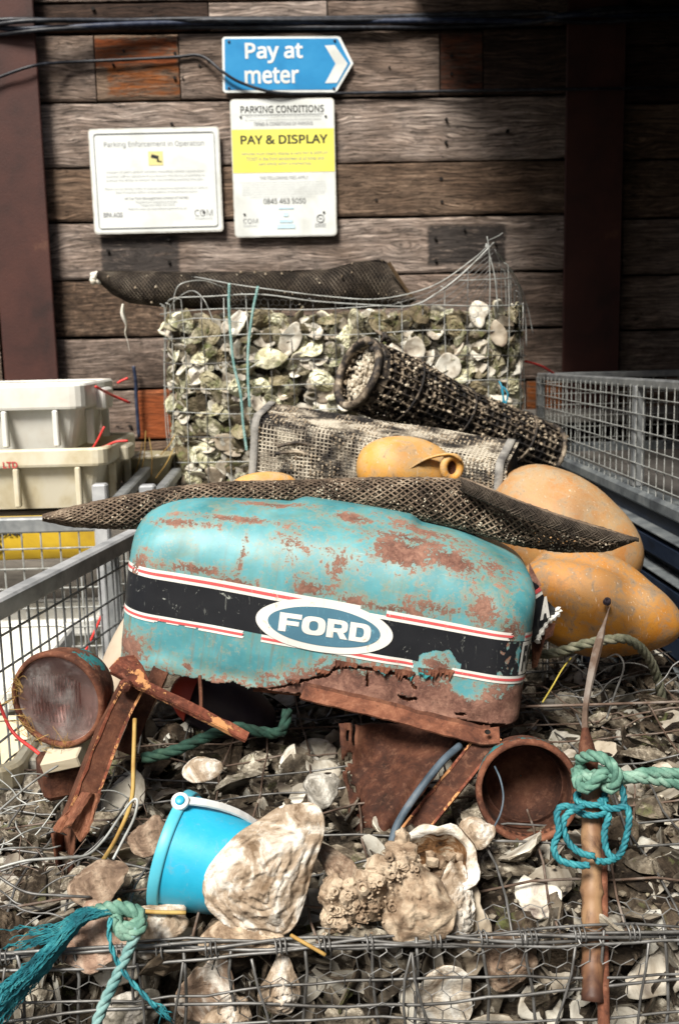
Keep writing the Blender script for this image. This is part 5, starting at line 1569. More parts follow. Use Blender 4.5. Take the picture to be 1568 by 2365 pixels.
# paint, rust and stains laid out in the hood's own surface coordinates
def hood_paint():
    t = NT("rusting_turquoise_hood_paint")
    at_ = t.n("ShaderNodeAttribute", attribute_name="suv").outputs["Vector"]
    sx = t.n("ShaderNodeSeparateXYZ", {0: at_}); U, S = sx.outputs[0], sx.outputs[1]
    v = t.oc(False)
    big = t.noise(v, 9, 5, .6, .4); mid_ = t.noise(v, 34, 7, .72, .6); fine = t.noise(v, 150, 5, .75)
    stre = t.noise(t.scale(at_, (46, 5, 1)), 1.0, 5, .65)
    paint = t.ramp(big, [(.3, (.042, .185, .21)), (.48, (.078, .275, .31)), (.62, (.125, .35, .38)), (.78, (.24, .45, .46))])
    paint = t.mix(t.mr(stre, .52, .74, 0, .55), paint, (.11, .235, .17))
    paint = t.mix(t.mr(fine, .55, .75, 0, .3), paint, (.24, .40, .37))
    grime = t.noise(v, 17, 7, .72, .9)
    paint = t.mix(t.mr(grime, .50, .66, 0, .50), paint, (.16, .20, .13))
    drip = t.noise(t.scale(at_, (95, 7, 1)), 1.0, 4, .6)
    paint = t.mix(t.math('MULTIPLY', t.mr(drip, .54, .68, 0, .6), t.mr(S, .25, .10)), paint, (.17, .13, .075))
    def ell(u, s, ru, rs):
        a = t.math('DIVIDE', t.math('SUBTRACT', U, u), ru); b = t.math('DIVIDE', t.math('SUBTRACT', S, s), rs)
        return t.math('SUBTRACT', 1.0, t.math('SQRT', t.math('ADD', t.math('MULTIPLY', a, a), t.math('MULTIPLY', b, b))))
    acc = None
    for e in RUST_SPOTS:
        m_ = t.math('MULTIPLY', ell(*e[:4]), e[4])
        m_ = t.math('MAXIMUM', m_, -.36)
        acc = m_ if acc is None else t.math('MAXIMUM', acc, m_)
    # along the bottom, more to one side
    slope = t.mr(U, -.09, .03, .016, .078)
    bot = t.math('MULTIPLY', t.math('SUBTRACT', slope, S), 26.0)
    bot = t.math('MINIMUM', t.math('MAXIMUM', bot, -.5), 1.0)
    patch_ = t.math('MAXIMUM', t.math('MULTIPLY', ell(.238, .050, .046, .020), 2.2), 0.0)
    bot = t.math('SUBTRACT', bot, patch_)
    acc = t.math('MAXIMUM', acc, bot)
    field = t.math('ADD', acc, t.math('MULTIPLY', t.math('SUBTRACT', mid_, .5), 2.6))
    field = t.math('ADD', field, t.math('MULTIPLY', t.math('SUBTRACT', fine, .5), 2.6))
    spk = t.noise(v, 62, 6, .8, .4)
    field = t.math('ADD', field, t.math('MULTIPLY', t.mr(spk, .60, .72), .9))
    rust_f = t.mr(field, .22, .42)
    halo = t.mr(field, -.25, .28, 0, .62)
    rc = t.ramp(mid_, [(.32, (.05, .022, .016)), (.46, (.135, .060, .042)), (.58, (.22, .11, .078)), (.72, (.33, .185, .13))])
    rc = t.mix(t.mr(fine, .52, .70, 0, .55), rc, (.37, .205, .14))
    rc = t.mix(t.mr(fine, .45, .32, 0, .6), rc, (.03, .013, .009))
    c = t.mix(halo, paint, (.27, .25, .17))
    c = t.mix(rust_f, c, rc)
    sc = t.noise(t.scale(at_, (14, 90, 1), rot=(0, 0, .6)), 1.2, 3, .6)
    c = t.mix(t.mr(sc, .72, .76, 0, .35), c, (.45, .62, .60))
    h = t.math('ADD', t.math('MULTIPLY', t.math('SUBTRACT', 1.0, rust_f), .8), t.math('MULTIPLY', t.math('MULTIPLY', fine, rust_f), 1.6))
    return t.fin(c, t.mr(rust_f, 0, 1, .50, .88), t.bump(h, .6, .0012), 0, .5)
RUST_SPOTS = [(.105, .232, .060, .034, 1.3), (.185, .238, .060, .026, 1.15), (.12, .262, .10, .016, .8),
    (-.20, .165, .060, .010, .75), (-.13, .152, .045, .012, .8), (-.02, .160, .035, .020, .7), (.04, .150, .030, .014, .75), (.235, .175, .040, .040, .6),
    (-.24, .235, .08, .010, .75), (-.16, .250, .11, .010, .7), (-.06, .215, .030, .025, .45), (.015, .195, .030, .030, .5), (-.285, .155, .022, .03, .8),
    (-.295, .030, .05, .035, .85), (.275, .145, .028, .030, .95), (.29, .02, .06, .06, 1.2), (.10, .150, .10, .008, .7), (-.13, .19, .006, .05, .6),
    (.02, .285, .05, .014, .9), (-.12, .300, .08, .012, .7), (.16, .290, .10, .02, .6), (.25, .255, .05, .03, .5), (-.06, .026, .05, .008, .5), (-.19, .02, .012, .012, .8), (.165, .16, .06, .012, .6), (.182, .076, .034, .022, 1.0), (.27, .105, .03, .02, .5)]
hood_m = hood_paint()
CR = [(-.075, .002), (-.050, .010), (-.030, .019), (.005, .033), (.018, .038), (.033, .053), (.052, .057), (.077, .058), (.12, .057), (.142, .050), (.150, .040)]
CR2 = [(.077, .058), (.080, .034)]; CR3 = [(.128, .024), (.142, .020), (.154, .024)]; CR4 = [(.215, .012), (.228, .013)]
def seg_d(u, s, P_):
    best = 9
    for (a, b), (c_, d) in zip(P_, P_[1:]):
        L2 = (c_-a)**2+(d-b)**2; k = max(0, min(1, ((u-a)*(c_-a)+(s-b)*(d-b))/L2))
        best = min(best, math.hypot(u-a-k*(c_-a), s-b-k*(d-b)))
    return best
def hole(u, s):
    n = mnoise.noise(Vector((u*120, s*120, 4)))*.0022
    if seg_d(u, s, CR)+n < .0024*(1 if u > -.02 else .7): return True
    if seg_d(u, s, CR2)+n < .0016: return True
    if seg_d(u, s, CR3)+n < .0026: return True
    if seg_d(u, s, CR4)+n < .0022: return True
    edge = .004+.004*mnoise.noise(Vector((u*38, 1, 2)))+.003*mnoise.noise(Vector((u*130, 5, 2)))
    if s < edge: return True
    return False
th = thing("tractor_hood", "battered turquoise tractor hood nose with blue oval badge, propped on rusty legs", "tractor part", NO)
nu_, ns_ = 560, 200
def build_hood():
    vs = []; fs = []; uv = []
    nk = 16
    for j in range(ns_+1):
        s = SMAX*j/ns_
        for i in range(nu_+1):
            u = -UMAX+2*UMAX*i/nu_
            p = nose(u, s); vs.append(p); uv.append((u, s, 0))
    for j in range(1, nk+1):
        for i in range(nu_+1):
            u = -UMAX+2*UMAX*i/nu_
            vs.append(cap(u, j/nk)); uv.append((u*(1-.18*j/nk), SMAX+.12*j/nk, 0))
    for j in range(ns_+nk):
        for i in range(nu_):
            u = -UMAX+2*UMAX*(i+.5)/nu_; s = SMAX*(j+.5)/ns_
            if j < ns_ and hole(u, s): continue
            a = j*(nu_+1)+i; fs.append((a, a+1, a+nu_+2, a+nu_+1))
    me = bpy.data.meshes.new("hood_shell"); me.from_pydata([tuple(p-NO) for p in vs], [], fs); me.materials.append(hood_m); me.materials.append(rust_dark)
    ab = me.attributes.new("suv", 'FLOAT_VECTOR', 'POINT'); ab.data.foreach_set("vector", [c for t3 in uv for c in t3])
    me.polygons.foreach_set("use_smooth", [True]*len(me.polygons))
    o = bpy.data.objects.new("hood_shell", me); COL.objects.link(o); o.parent = th; WLOC[o.name] = NO.copy()
    md = o.modifiers.new("sheet_thickness", 'SOLIDIFY'); md.thickness = .0022; md.offset = -1; md.material_offset = 1; md.material_offset_rim = 1
    return o
hood = build_hood()
# the inner rusty skin that shows through the cracks and below the torn edge
m = MB()
def innerskin(a, b):
    u = -.09+.42*a; s0 = -.006+.010*math.sin(a*7)*.4; s = s0+.068*b
    q = nose(u, max(0.0, s), -.010-.004*mnoise.noise(Vector((u*30, b*3, 1))))
    if s < 0: q = q+Vector((0, 0, s))
    return q
m.grid(innerskin, 80, 8); o = build(m, "inner_skin", rust_m, th, smooth=True); md = o.modifiers.new("t", 'SOLIDIFY'); md.thickness = .002

def decal(name, poly_fn, nu2, nv2, mat, off=.0009, torn=None, thick=.0004):
    """patch over hood coordinates: poly_fn(a,b) -> (u,s)"""
    m = MB()
    m.grid(lambda a, b: nose(*poly_fn(a, b), off), nu2, nv2, skip=(lambda a, b: torn(*poly_fn(a, b))) if torn else None)
    o = build(m, name, mat, th, smooth=True)
    return o
def sticker_mat(name, base, wear=(.6, .6, .55), amt=.5, rough=.35):
    t = NT(name); v = t.oc(False)
    a = t.noise(v, 60, 6, .75, .8); b = t.noise(v, 12, 4, .6); sc = t.noise(t.scale(v, (30, 30, 5), rot=(0, .5, 0)), 5, 4, .7, .3)
    m_ = t.mr(a, .715-.10*amt, .77-.10*amt, 0, .85)
    c = t.mix(t.mr(b, .3, .7, 0, .25), base, tuple(Vector(base)*.7+Vector((.03, .03, .03))))
    c = t.mix(m_, c, wear); c = t.mix(t.mr(sc, .62, .72, 0, .55*amt), c, tuple(Vector(wear)*.8))
    return t.fin(c, rough, t.bump(a, .15, .0006), 0, .4)
st_black = sticker_mat("scratched_black_sticker", (.011, .012, .015), (.38, .40, .36), .85, .33)
st_white = sticker_mat("yellowed_white_sticker", (.72, .71, .66), (.46, .38, .27), .95)
st_red = sticker_mat("sun_bleached_red_stripe", (.62, .10, .10), (.78, .60, .55), 1.0)
st_blue = sticker_mat("chalky_blue_oval_sticker", (.070, .175, .245), (.14, .33, .42), 1.3)
BU0, BU1 = -(UQ+UC+.02), UQ+UC+.055
def sb(u): return .085-.028*u
nz = lambda u, f, s_=1: mnoise.noise(Vector((u*f, s_, 3)))
def t_low(u):   # where the lower stripes have come away
    return (.118 < u < .180) or (-.212 < u < -.210)
def band(s0, s1): return lambda a, b: (BU0+(BU1-BU0)*a, sb(BU0+(BU1-BU0)*a)+s0+(s1-s0)*b)
def gone(u, s):
    r_ = s-sb(u)
    if u < -.325+.008*nz(s, 90): return False
    if .150 < u < .212 and r_ < .010+.008*nz(u, 60)+.012*math.sin((u-.150)*50): return True
    if .265 < u < .318 and mnoise.noise(Vector((u*110, s*110, 6))) > .12 and r_ < .051: return True
    return False
def gone_lo(u, s):
    if .150 < u+.3*(s-.05) < .208+.004*nz(u, 200): return True
    if -.084 > u > -.112+.008*nz(s, 300): return True
    r_ = s-sb(u)
    if -.25 < u < -.18 and r_ < -.0095+.003*nz(u, 70): return True
    return False
def gone_hi(u, s):
    if .278+.01*nz(s, 200) < u < .306: return True
    r_ = s-sb(u)
    if .056 < u < .094+.004*nz(u, 200) and r_ > .058: return True
    if -.300 < u < -.285 and nz(u*3+s*9, 90) > -.2: return True
    return False
decal("black_band", band(0, .0525), 640, 44, st_black, .0008, gone)
decal("lower_stripe", band(-.0118, -.0004), 640, 7, st_white, .0010, gone_lo)
decal("lower_red_line", band(-.0080, -.0042), 640, 2, st_red, .0015, gone_lo)
decal("upper_stripe", band(.0529, .0655), 640, 7, st_white, .0010, gone_hi)
decal("upper_red_line", band(.0575, .0614), 640, 2, st_red, .0015, gone_hi)
def oval(uc, sc_, ru, rs, off, mat, name):
    m = MB(); n = 72; rings = 12; b0 = 0
    m.v.append(tuple(nose(uc, sc_, off)))
    for j in range(1, rings+1):
        for k in range(n):
            a = 2*math.pi*k/n; m.v.append(tuple(nose(uc+ru*math.cos(a)*j/rings, sc_+rs*math.sin(a)*j/rings, off)))
    for k in range(n): m.f.append((0, 1+k, 1+(k+1) % n)); m.m.append(0)
    for j in range(rings-1):
        for k in range(n): m.f.append((1+j*n+k, 1+(j+1)*n+k, 1+(j+1)*n+(k+1) % n, 1+j*n+(k+1) % n)); m.m.append(0)
    return build(m, name, mat, th, smooth=True)
OU, OS = .006, sb(0)+.0265
oval(OU, OS, .1020, .0385, .0022, st_white, "badge_border")
BO_ = oval(OU, OS, .0835, .0285, .0028, st_blue, "badge_oval")
def se(cx, cy, rx, ry, a, p=3.0):
    c, s_ = math.cos(a), math.sin(a)
    return (cx+rx*math.copysign(abs(c)**(2/p), c), cy+ry*math.copysign(abs(s_)**(2/p), s_))
def ringq(cx, cy, rx, ry, ix, iy, a0, a1, n=20, p=3.0, q=2.6):
    out = []
    for k in range(n):
        u, v = a0+(a1-a0)*k/n, a0+(a1-a0)*(k+1)/n
        out.append((se(cx, cy, ix, iy, u, q), se(cx, cy, rx, ry, u, p), se(cx, cy, rx, ry, v, p), se(cx, cy, ix, iy, v, q)))
    return out
def rq(x0, y0, x1, y1): return ((x0, y0), (x1, y0), (x1, y1), (x0, y1))
H_ = math.pi/2
GLY = {"F": [rq(0, 0, .34, 1), rq(.34, .74, 1, 1), rq(.34, .36, .90, .60)],
       "O": ringq(.5, .5, .5, .5, .19, .26, 0, 4*H_, 40),
       "R": [rq(0, 0, .32, 1), rq(.32, .76, .55, 1), rq(.32, .32, .55, .54)]+ringq(.55, .66, .41, .34, .13, .11, -H_, H_, 16)+[((.48, .32), (.66, 0), (1.0, 0), (.78, .34))],
       "D": [rq(0, 0, .32, 1), rq(.32, .76, .48, 1), rq(.32, 0, .48, .24)]+ringq(.48, .5, .52, .5, .20, .26, -H_, H_, 20)}
for (ch_, a, b) in (("F", -.0665, -.0335), ("O", -.0325, .0025), ("R", .0045, .0365), ("D", .0380, .0695)):
    m = MB(); b0 = OS-.0140; hh = .028
    for q4 in GLY[ch_]: m.add([nose(OU+a+(b-a)*x, b0+hh*y, .0034) for x, y in q4], [(0, 1, 2, 3)])
    fixn(build(m, "badge_letter", st_white, BO_))
# letters on the side strip round the corner
uu = UQ+UC*.55
decal("side_sticker", lambda a, b: (uu+.055*a, sb(.29)+.001+.050*b), 12, 6, st_white, .0014)
for (ch_, a, b) in (("F", .004, .014), ("9", .017, .033), ("1", .038, .046)):
    m = MB(); fit_text(m, ch_, lambda x, y: nose(uu+a+(b-a)*x, sb(.29)+.006+.039*y, .0022), .04, 3); build(m, "side_letter", ink, th)
# loose paint curls along the crack
rf = random.Random(8)
for (u, s, w, hgt) in ((.046, .062, .034, .014), (.098, .063, .026, .012), (.132, .062, .030, .016), (.166, .070, .030, .018), (.192, .074, .022, .014), (.012, .044, .020, .008), (-.03, .024, .018, .006)):
    m = MB(); n = 14
    edge = [hgt*(.35+.75*abs(mnoise.noise(Vector((u*90+k*.55, 2, 3))))*2) for k in range(n+1)]
    edge[0] = edge[n] = .001
    lift = rf.uniform(.002, .007)
    b0 = 0
    for k in range(n+1):
        uk = u-w/2+w*k/n+.0015*mnoise.noise(Vector((k*.9, u*50, 1)))
        for q in range(4):
            f = q/3; m.v.append(tuple(nose(uk, s-edge[k]*f+.002, .0012+lift*f*f*(.6+.6*abs(math.sin(k*.5))))))
    for k in range(n):
        for q in range(3): m.f.append((k*4+q, k*4+q+1, k*4+q+5, k*4+q+4)); m.m.append(0)
    o = build(m, "paint_flake", rust_teal, th); md = o.modifiers.new("t", 'SOLIDIFY'); md.thickness = .0010
# folded flange under the right half with its drilled lug
def prism_path(mb, pts, w, h, up=Vector((0, 0, 1)), mi=0, sag=None):
    """flat bar along pts, w across the path (sideways), h thick"""
    pts = [Vector(p) for p in pts]; n = len(pts); b = len(mb.v)
    for i, p in enumerate(pts):
        d = (pts[min(n-1, i+1)]-pts[max(0, i-1)]).normalized(); sd = d.cross(up).normalized(); uv_ = sd.cross(d)
        for (a, c_) in ((-.5, -.5), (.5, -.5), (.5, .5), (-.5, .5)):
            ww = w[i] if isinstance(w, list) else w
            q = p+sd*a*ww+uv_*c_*h
            q += Vector((1, 1, 1))*mnoise.noise(q*60)*.0010
            mb.v.append(tuple(q))
    for i in range(n-1):
        for k in range(4):
            k2 = (k+1) % 4; mb.f.append((b+i*4+k, b+i*4+k2, b+(i+1)*4+k2, b+(i+1)*4+k)); mb.m.append(mi)
    mb.f.append((b, b+3, b+2, b+1)); mb.m.append(mi); e = b+(n-1)*4; mb.f.append((e, e+1, e+2, e+3)); mb.m.append(mi)
m = MB(); pth = spline([at(700, 1598, 1.395), at(780, 1617, 1.375), at(880, 1640, 1.350), at(980, 1668, 1.325), at(1060, 1688, 1.305), at(1115, 1701, 1.295), at(1153, 1699, 1.290)], 8)
prism_path(m, pth, .026, .0032, Vector((0, -.55, .83))); FL_ = build(m, "bottom_flange", rust_m, th)
m = MB(); prism_path(m, [p+Vector((0, .010, .006)) for p in pth[:-4]], .012, .003, Vector((0, -.9, .4))); build(m, "flange_fold", rust_dark, th)
m = MB(); m.lathe(at(1125, 1693, 1.283), (0, -.5, .85), [(-.002, .0001), (.0012, .0035), (.0024, .0042)], 10); build(m, "lug_hole", dark_board, FL_)
# legs and brackets
def angle_iron(name, P_, w, mat, up, t2=.0025, leg2=None, lips=False):
    m = MB(); pts = spline(P_, 8)
    prism_path(m, pts, w, t2, up)
    up2 = Vector(up); d = (pts[-1]-pts[0]).normalized(); sd = d.cross(up2).normalized()
    w0 = w if not isinstance(w, list) else w[0]
    l2 = leg2 or w0*.8
    prism_path(m, [p+sd*w0*.5-up2.normalized()*l2*.5 for p in pts], l2, t2, sd)
    leg_ = build(m, name, rust_dark if lips else mat, th)
    if lips:
        for sg in (-1, 1):
            m = MB(); n = len(pts); qn = up2.normalized()
            for k in range(n):
                wv = .0035+.0018*mnoise.noise(Vector((k*.5, sg*3, w0*90)))
                a = pts[k]+sd*sg*w0*.5+qn*.003
                for (x_, z_) in ((-wv*sg, 0), (0, .0008), (0, -.006), (-.0015*sg, -.006)): m.v.append(tuple(a+sd*x_+qn*z_))
            for k in range(n-1):
                for q in range(4): m.f.append((k*4+q, k*4+(q+1) % 4, (k+1)*4+(q+1) % 4, (k+1)*4+q)); m.m.append(0)
            m.f.append((0, 1, 2, 3)); m.m.append(0); e_2 = (n-1)*4; m.f.append((e_2+3, e_2+2, e_2+1, e_2)); m.m.append(0)
            build(m, "rolled_edge", mat, leg_)  # orange rust edge, lightened so the colour carries the light on it
    return leg_
angle_iron("support_leg", [at(318, 1568, 1.37), at(268, 1665, 1.32), at(215, 1800, 1.26), at(172, 1912, 1.215)], .030, rust_orange, Vector((.35, -.80, .35)), leg2=.030, lips=True)
m = MB()
def footf(a, b):
    xl_ = tb([(0, 186), (.35, 168), (.7, 140), (1, 122)], b); xr_ = tb([(0, 236), (.3, 226), (.7, 216), (1, 204)], b)
    fold = .010*math.exp(-((a-.45)/.12)**2)
    return at(xl_+(xr_-xl_)*a+3*nz(b, 8, a*3), 1832+tb([(0, 84), (.25, 92), (.5, 74), (.78, 116), (1, 92)], a)*b, 1.222-.03*b-fold+.004*nz(a, 6, b*4))
m.grid(footf, 20, 14); o = build(m, "bent_foot", rust_m, th); md = o.modifiers.new("t", 'SOLIDIFY'); md.thickness = .0028
m = MB(); m.grid(lambda a, b: at(118+62*a+(18*b if a < .5 else -10*b), 1925+115*b-20*a, 1.20+.035*math.sin(a*math.pi)), 10, 8); o = build(m, "curled_foot_plate", rust_dark, th, smooth=True); md = o.modifiers.new("t", 'SOLIDIFY'); md.thickness = .003
angle_iron("support_leg", [at(372, 1548, 1.44), at(330, 1640, 1.40), at(290, 1740, 1.37)], .022, rust_dark, Vector((.2, -.9, .3)), leg2=.016)
angle_iron("cross_bar", [at(262, 1541, 1.355), at(330, 1578, 1.345), at(450, 1637, 1.335), at(573, 1700, 1.33)], .013, rust_orange, Vector((.25, -.55, .8)), leg2=.007)
m = MB(); m.poly([at(252, 1545, 1.36), at(275, 1520, 1.375), at(310, 1515, 1.385), at(330, 1540, 1.37), at(345, 1575, 1.36), at(300, 1570, 1.352)], .003, (0, 1, .2)); build(m, "corner_plate", rust_orange, th)
m = MB(); m.lathe(at(289, 1584, 1.335), (-.2, -.9, .3), [(-.004, .010), (.002, .0095), (.006, .005), (.007, .0002)], 8); build(m, "bolt_head", rust_orange, th)
angle_iron("support_leg", [at(1138, 1692, 1.30), at(1085, 1760, 1.285), at(1010, 1852, 1.265), at(930, 1952, 1.245)], .032, rust_orange, Vector((-.35, -.75, .45)), leg2=.026, lips=True)
m = MB(); m.tube(spline([at(462, 1560, 1.42), at(465, 1620, 1.40), at(463, 1660, 1.38)], 4), .0028, 6); build(m, "hanging_rod", rust_dark, th)
# torn side panel with its broken lettering
t = thing("torn_side_panel", "torn black sticker covered side panel scrap jutting out beside the turquoise hood's side", "metal scrap", at(1255, 1480, 1.50))
tp = [(1222, 1338), (1243, 1352), (1258, 1382), (1274, 1398), (1289, 1412), (1284, 1432), (1262, 1440), (1247, 1462), (1240, 1480), (1224, 1485)]
m = MB(); m.poly([at(x, y, 1.50+(x-1222)*.0006) for x, y in tp], .002, (0, 1, 0)); o = build(m, "panel", st_black, t)
m = MB(); m.poly([at(x, y, 1.497+(x-1222)*.0006) for x, y in ((1222, 1374), (1246, 1356), (1250, 1364), (1222, 1382))], .0006, (0, 1, 0)); build(m, "stripe", st_red, t)
m = MB(); m.poly([at(x, y, 1.498+(x-1222)*.0006) for x, y in ((1222, 1382), (1250, 1364), (1253, 1372), (1222, 1394))], .0006, (0, 1, 0)); build(m, "stripe", st_white, t)
a0 = at(1245, 1432, 1.500); dx = at(1268, 1424, 1.510)-a0; dz = at(1246, 1380, 1.502)-a0
m = MB(); fit_text(m, "A", lambda x, y: a0+Vector((0, -.004, 0))+dx*x+dz*y, .05, 2); build(m, "letter", st_white, t)
m = MB(); m.poly([at(x, y, 1.493+(x-1222)*.0006) for x, y in ((1222, 1395), (1236, 1392), (1231, 1425), (1222, 1430))], .0006, (0, 1, 0)); build(m, "letter_stroke", st_white, t)
m = MB(); m.tube(spline([at(1286, 1404, 1.535), at(1290, 1414, 1.535), at(1276, 1428, 1.53), at(1262, 1440, 1.525), at(1246, 1466, 1.51), at(1240, 1482, 1.50)], 5), [.004+.002*math.sin(i*2.1) for i in range(26)], 5); build(m, "curled_edge", st_white, t)
m = MB(); m.poly([at(x, y, 1.515) for x, y in ((1222, 1300), (1240, 1335), (1250, 1352), (1222, 1372))], .002, (0, 1, 0)); build(m, "painted_corner", hood_m, t)
m = MB(); m.poly([at(x, y, 1.52) for x, y in ((1228, 1480), (1262, 1442), (1282, 1440), (1276, 1468), (1258, 1478), (1240, 1540), (1228, 1545))], .003, (0, 1, 0)); build(m, "rusty_backing", rust_dark, t)

# ------------------------------------------------------------------ old headlight
HC = at(138, 1613, 1.36); HA = Vector((-.26, -.95, -.02)).normalized(); HR = .0655
t = thing("headlight", "old round headlight with scratched brown glass in a rusty turquoise shell", "headlight", HC-Vector((0, -.05, HR)))
m = MB(); m.lathe(HC, HA, [(-.092, .001), (-.090, .020), (-.078, .040), (-.055, .056), (-.028, .0655), (-.004, .0685), (.004, .0680)], 48); build(m, "housing", rust_teal, t, smooth=True)
m = MB(); m.lathe(HC, HA, [(-.006, .069), (.002, .0705), (.008, .0690), (.0095, .0640), (.006, .0620), (.001, .0625)], 48); build(m, "rim", rust_m, t, smooth=True)
refl = mot("tarnished_reflector", [(.22, .18, .17), (.50, .48, .46), (.74, .75, .74)], 18, .28, .3, 60, .001, metal=.45)
m = MB(); m.lathe(HC, HA, [(.002, .0625), (-.010, .055), (-.026, .040), (-.038, .022), (-.042, .001)], 40); build(m, "reflector", refl, t, smooth=True)
m = MB(); m.lathe(HC, HA, [(-.040, .006), (-.016, .006), (-.006, .010), (-.002, .010), (-.001, .0003)], 14); build(m, "bulb_shield", mot("dull_bulb_cap", [(.3, .31, .31), (.5, .52, .52)], 20, .35, .1, 60, metal=.5), t, smooth=True)
def lens_mat():
    t_ = NT("dirty_headlight_glass"); v = t_.oc(False)
    n = t_.noise(v, 22, 6, .7, .5); sc = t_.noise(t_.scale(v, (9, 9, 60), rot=(0, 1.0, 0)), 6, 4, .7, .2); f = t_.noise(v, 160, 4, .7)
    col = t_.ramp(n, [(.3, (.11, .075, .068)), (.5, (.24, .205, .195)), (.7, (.42, .40, .385))])
    col = t_.mix(t_.mr(sc, .56, .70, 0, .7), col, (.42, .42, .40))
    z = t_.n("ShaderNodeSeparateXYZ", {0: t_.n("ShaderNodeTexCoord").outputs["Object"]}).outputs[2]
    dirt = t_.math('ADD', t_.mr(n, .44, .68, .04, .36), t_.mr(z, .06, .0, 0, .4), True)
    b = t_.b; t_.fin(col, .16, t_.bump(t_.math('ADD', sc, f), .25, .0008), 0, .5)
    gl = t_.n("ShaderNodeBsdfGlass", {"Roughness": .06, "IOR": 1.45}); t_.put(gl.inputs["Color"], (.80, .62, .60, 1))
    tr = t_.n("ShaderNodeBsdfTransparent"); t_.put(tr.inputs[0], (.80, .66, .64, 1))
    mx0 = t_.n("ShaderNodeMixShader", {0: .6}); t_.t.links.new(tr.outputs[0], mx0.inputs[1]); t_.t.links.new(gl.outputs[0], mx0.inputs[2])
    mx = t_.n("ShaderNodeMixShader"); t_.put(mx.inputs[0], dirt); t_.t.links.new(mx0.outputs[0], mx.inputs[1]); t_.t.links.new(b.outputs[0], mx.inputs[2])
    t_.t.links.new(mx.outputs[0], t_.out.inputs[0]); return t_.m
lm = lens_mat()
m = MB(); m.lathe(HC, HA, [(.004, .0615), (.009, .052), (.0125, .036), (.0142, .018), (.0148, .0002)], 48); LENS = build(m, "lens", lm, t, smooth=True)
m = MB()
ex = HA.cross(Vector((0, 0, 1))).normalized(); ez = ex.cross(HA).normalized()
for k in range(15):
    x = (-.7+1.4*k/14)*.052; hz = math.sqrt(max(0, .052**2-x*x))*.75
    a_ = HC+HA*.0115*(1-(abs(x)/.07)**2)+ex*x
    m.tube([a_-ez*hz*.8-HA*.002, a_, a_+ez*hz-HA*.002], .0013, 5)
build(m, "moulded_glass_ribs", lm, LENS, smooth=True)
m = MB()
for k in range(40):      # dead grass and cobweb caught round it
    a = rw.uniform(-1.9, .6); r_ = rw.uniform(.055, .072)
    p = HC+HA*.012+ex*math.cos(a)*(-r_)+ez*math.sin(a)*r_*-1
    p = HC+HA*.010+ex*(r_*math.cos(a))+ez*(r_*math.sin(a))
    m.tube(spline([p, p+Vector((jit(.012), -.004, jit(.012))), p+Vector((jit(.022), -.002, jit(.02)))], 3), .00035, 3)
build(m, "dry_grass_threads", straw, t, kind='stuff')
# wooden offcut it stands on
t = MB(); A_ = at(140, 1752, 1.335); t.box(A_+Vector((.002, .03, -.002)), (.055, .07, .018), Matrix.Rotation(-.10, 3, 'Z') @ Matrix.Rotation(-.22, 3, 'Y') @ Matrix.Rotation(.2, 3, 'X'), bev=.002)
build(t, "timber_offcut", timber_m, None, "small pale timber offcut wedged under the old headlight", "timber")
t = MB(); t.box(at(130, 1800, 1.36)+Vector((0, .03, -.004)), (.06, .08, .05), Matrix.Rotation(.4, 3, 'Z'), bev=.008); build(t, "timber_block", rust_dark, None, "dark lump of old timber below the pale offcut", "timber")

# ------------------------------------------------------------------ empty headlight shell on the right
DC = at(1218, 1826, 1.235); DA = Vector((-.10, -.93, .20)).normalized()
t = thing("lamp_shell", "empty rusty round lamp shell with turquoise flecks beside the hood's far leg", "lamp shell", DC-Vector((0, -.03, .055)))
m = MB(); m.lathe(DC, DA, [(-.100, .001), (-.098, .030), (-.085, .052), (-.055, .063), (-.012, .0665), (.0, .0655)], 48,
    wob=lambda p, a, h: p+Vector((1, 0, 1))*mnoise.noise(p*14)*.003); build(m, "housing", rust_teal, t, smooth=True)
m = MB(); m.lathe(DC, DA, [(-.006, .0655), (.002, .0680), (.007, .0660), (.007, .0605), (.0, .0590), (-.012, .0585)], 48); build(m, "rim", rust_m, t, smooth=True)
bowl_m = rust_mat("very_dark_rust", .4)  # rust mixed darker for the inside than for the housing
m = MB(); m.lathe(DC, DA, [(0, .0590), (-.03, .058), (-.055, .055), (-.075, .045), (-.086, .025), (-.09, .001)], 40); build(m, "inside_bowl", bowl_m, t, smooth=True)
m = MB(); m.lathe(DC, DA, [(-.045, .0565), (-.042, .052), (-.040, .050), (-.043, .050), (-.050, .0560)], 40); build(m, "inner_ring", bowl_m, t, smooth=True)

# ------------------------------------------------------------------ rusted sheet, hose, wires, sticks
t = MB()
def rsheet(a, b):
    xl_ = tb([(0, 782), (.35, 792), (.55, 808), (.7, 800), (.85, 826), (1, 862)], b); xr_ = tb([(0, 1075), (.3, 1020), (.6, 945), (.8, 905), (1, 880)], b)
    n = mnoise.noise(Vector((a*3, b*3, 2)))
    return at(xl_+(xr_-xl_)*a+4*nz(b, 12, a), 1672+335*b+5*nz(a, 9, 3), 1.375-.115*b+.022*n+.022*math.sin(a*4+b*3))
t.grid(rsheet, 40, 40, skip=lambda a, b: b > .86 and mnoise.noise(Vector((a*6, b*9, 2))) > .05 or (a < .12 and mnoise.noise(Vector((a*20, b*14, 8))) > .12))
o = build(t, "rusted_sheet", rust_mat("shade_toned_scabby_rust", .55), None, "dark scabby rusted steel sheet standing between the hood's legs", "metal scrap", smooth=True); md = o.modifiers.new("t", 'SOLIDIFY'); md.thickness = .0025  # rust toned down, shade under the hood put into its colour
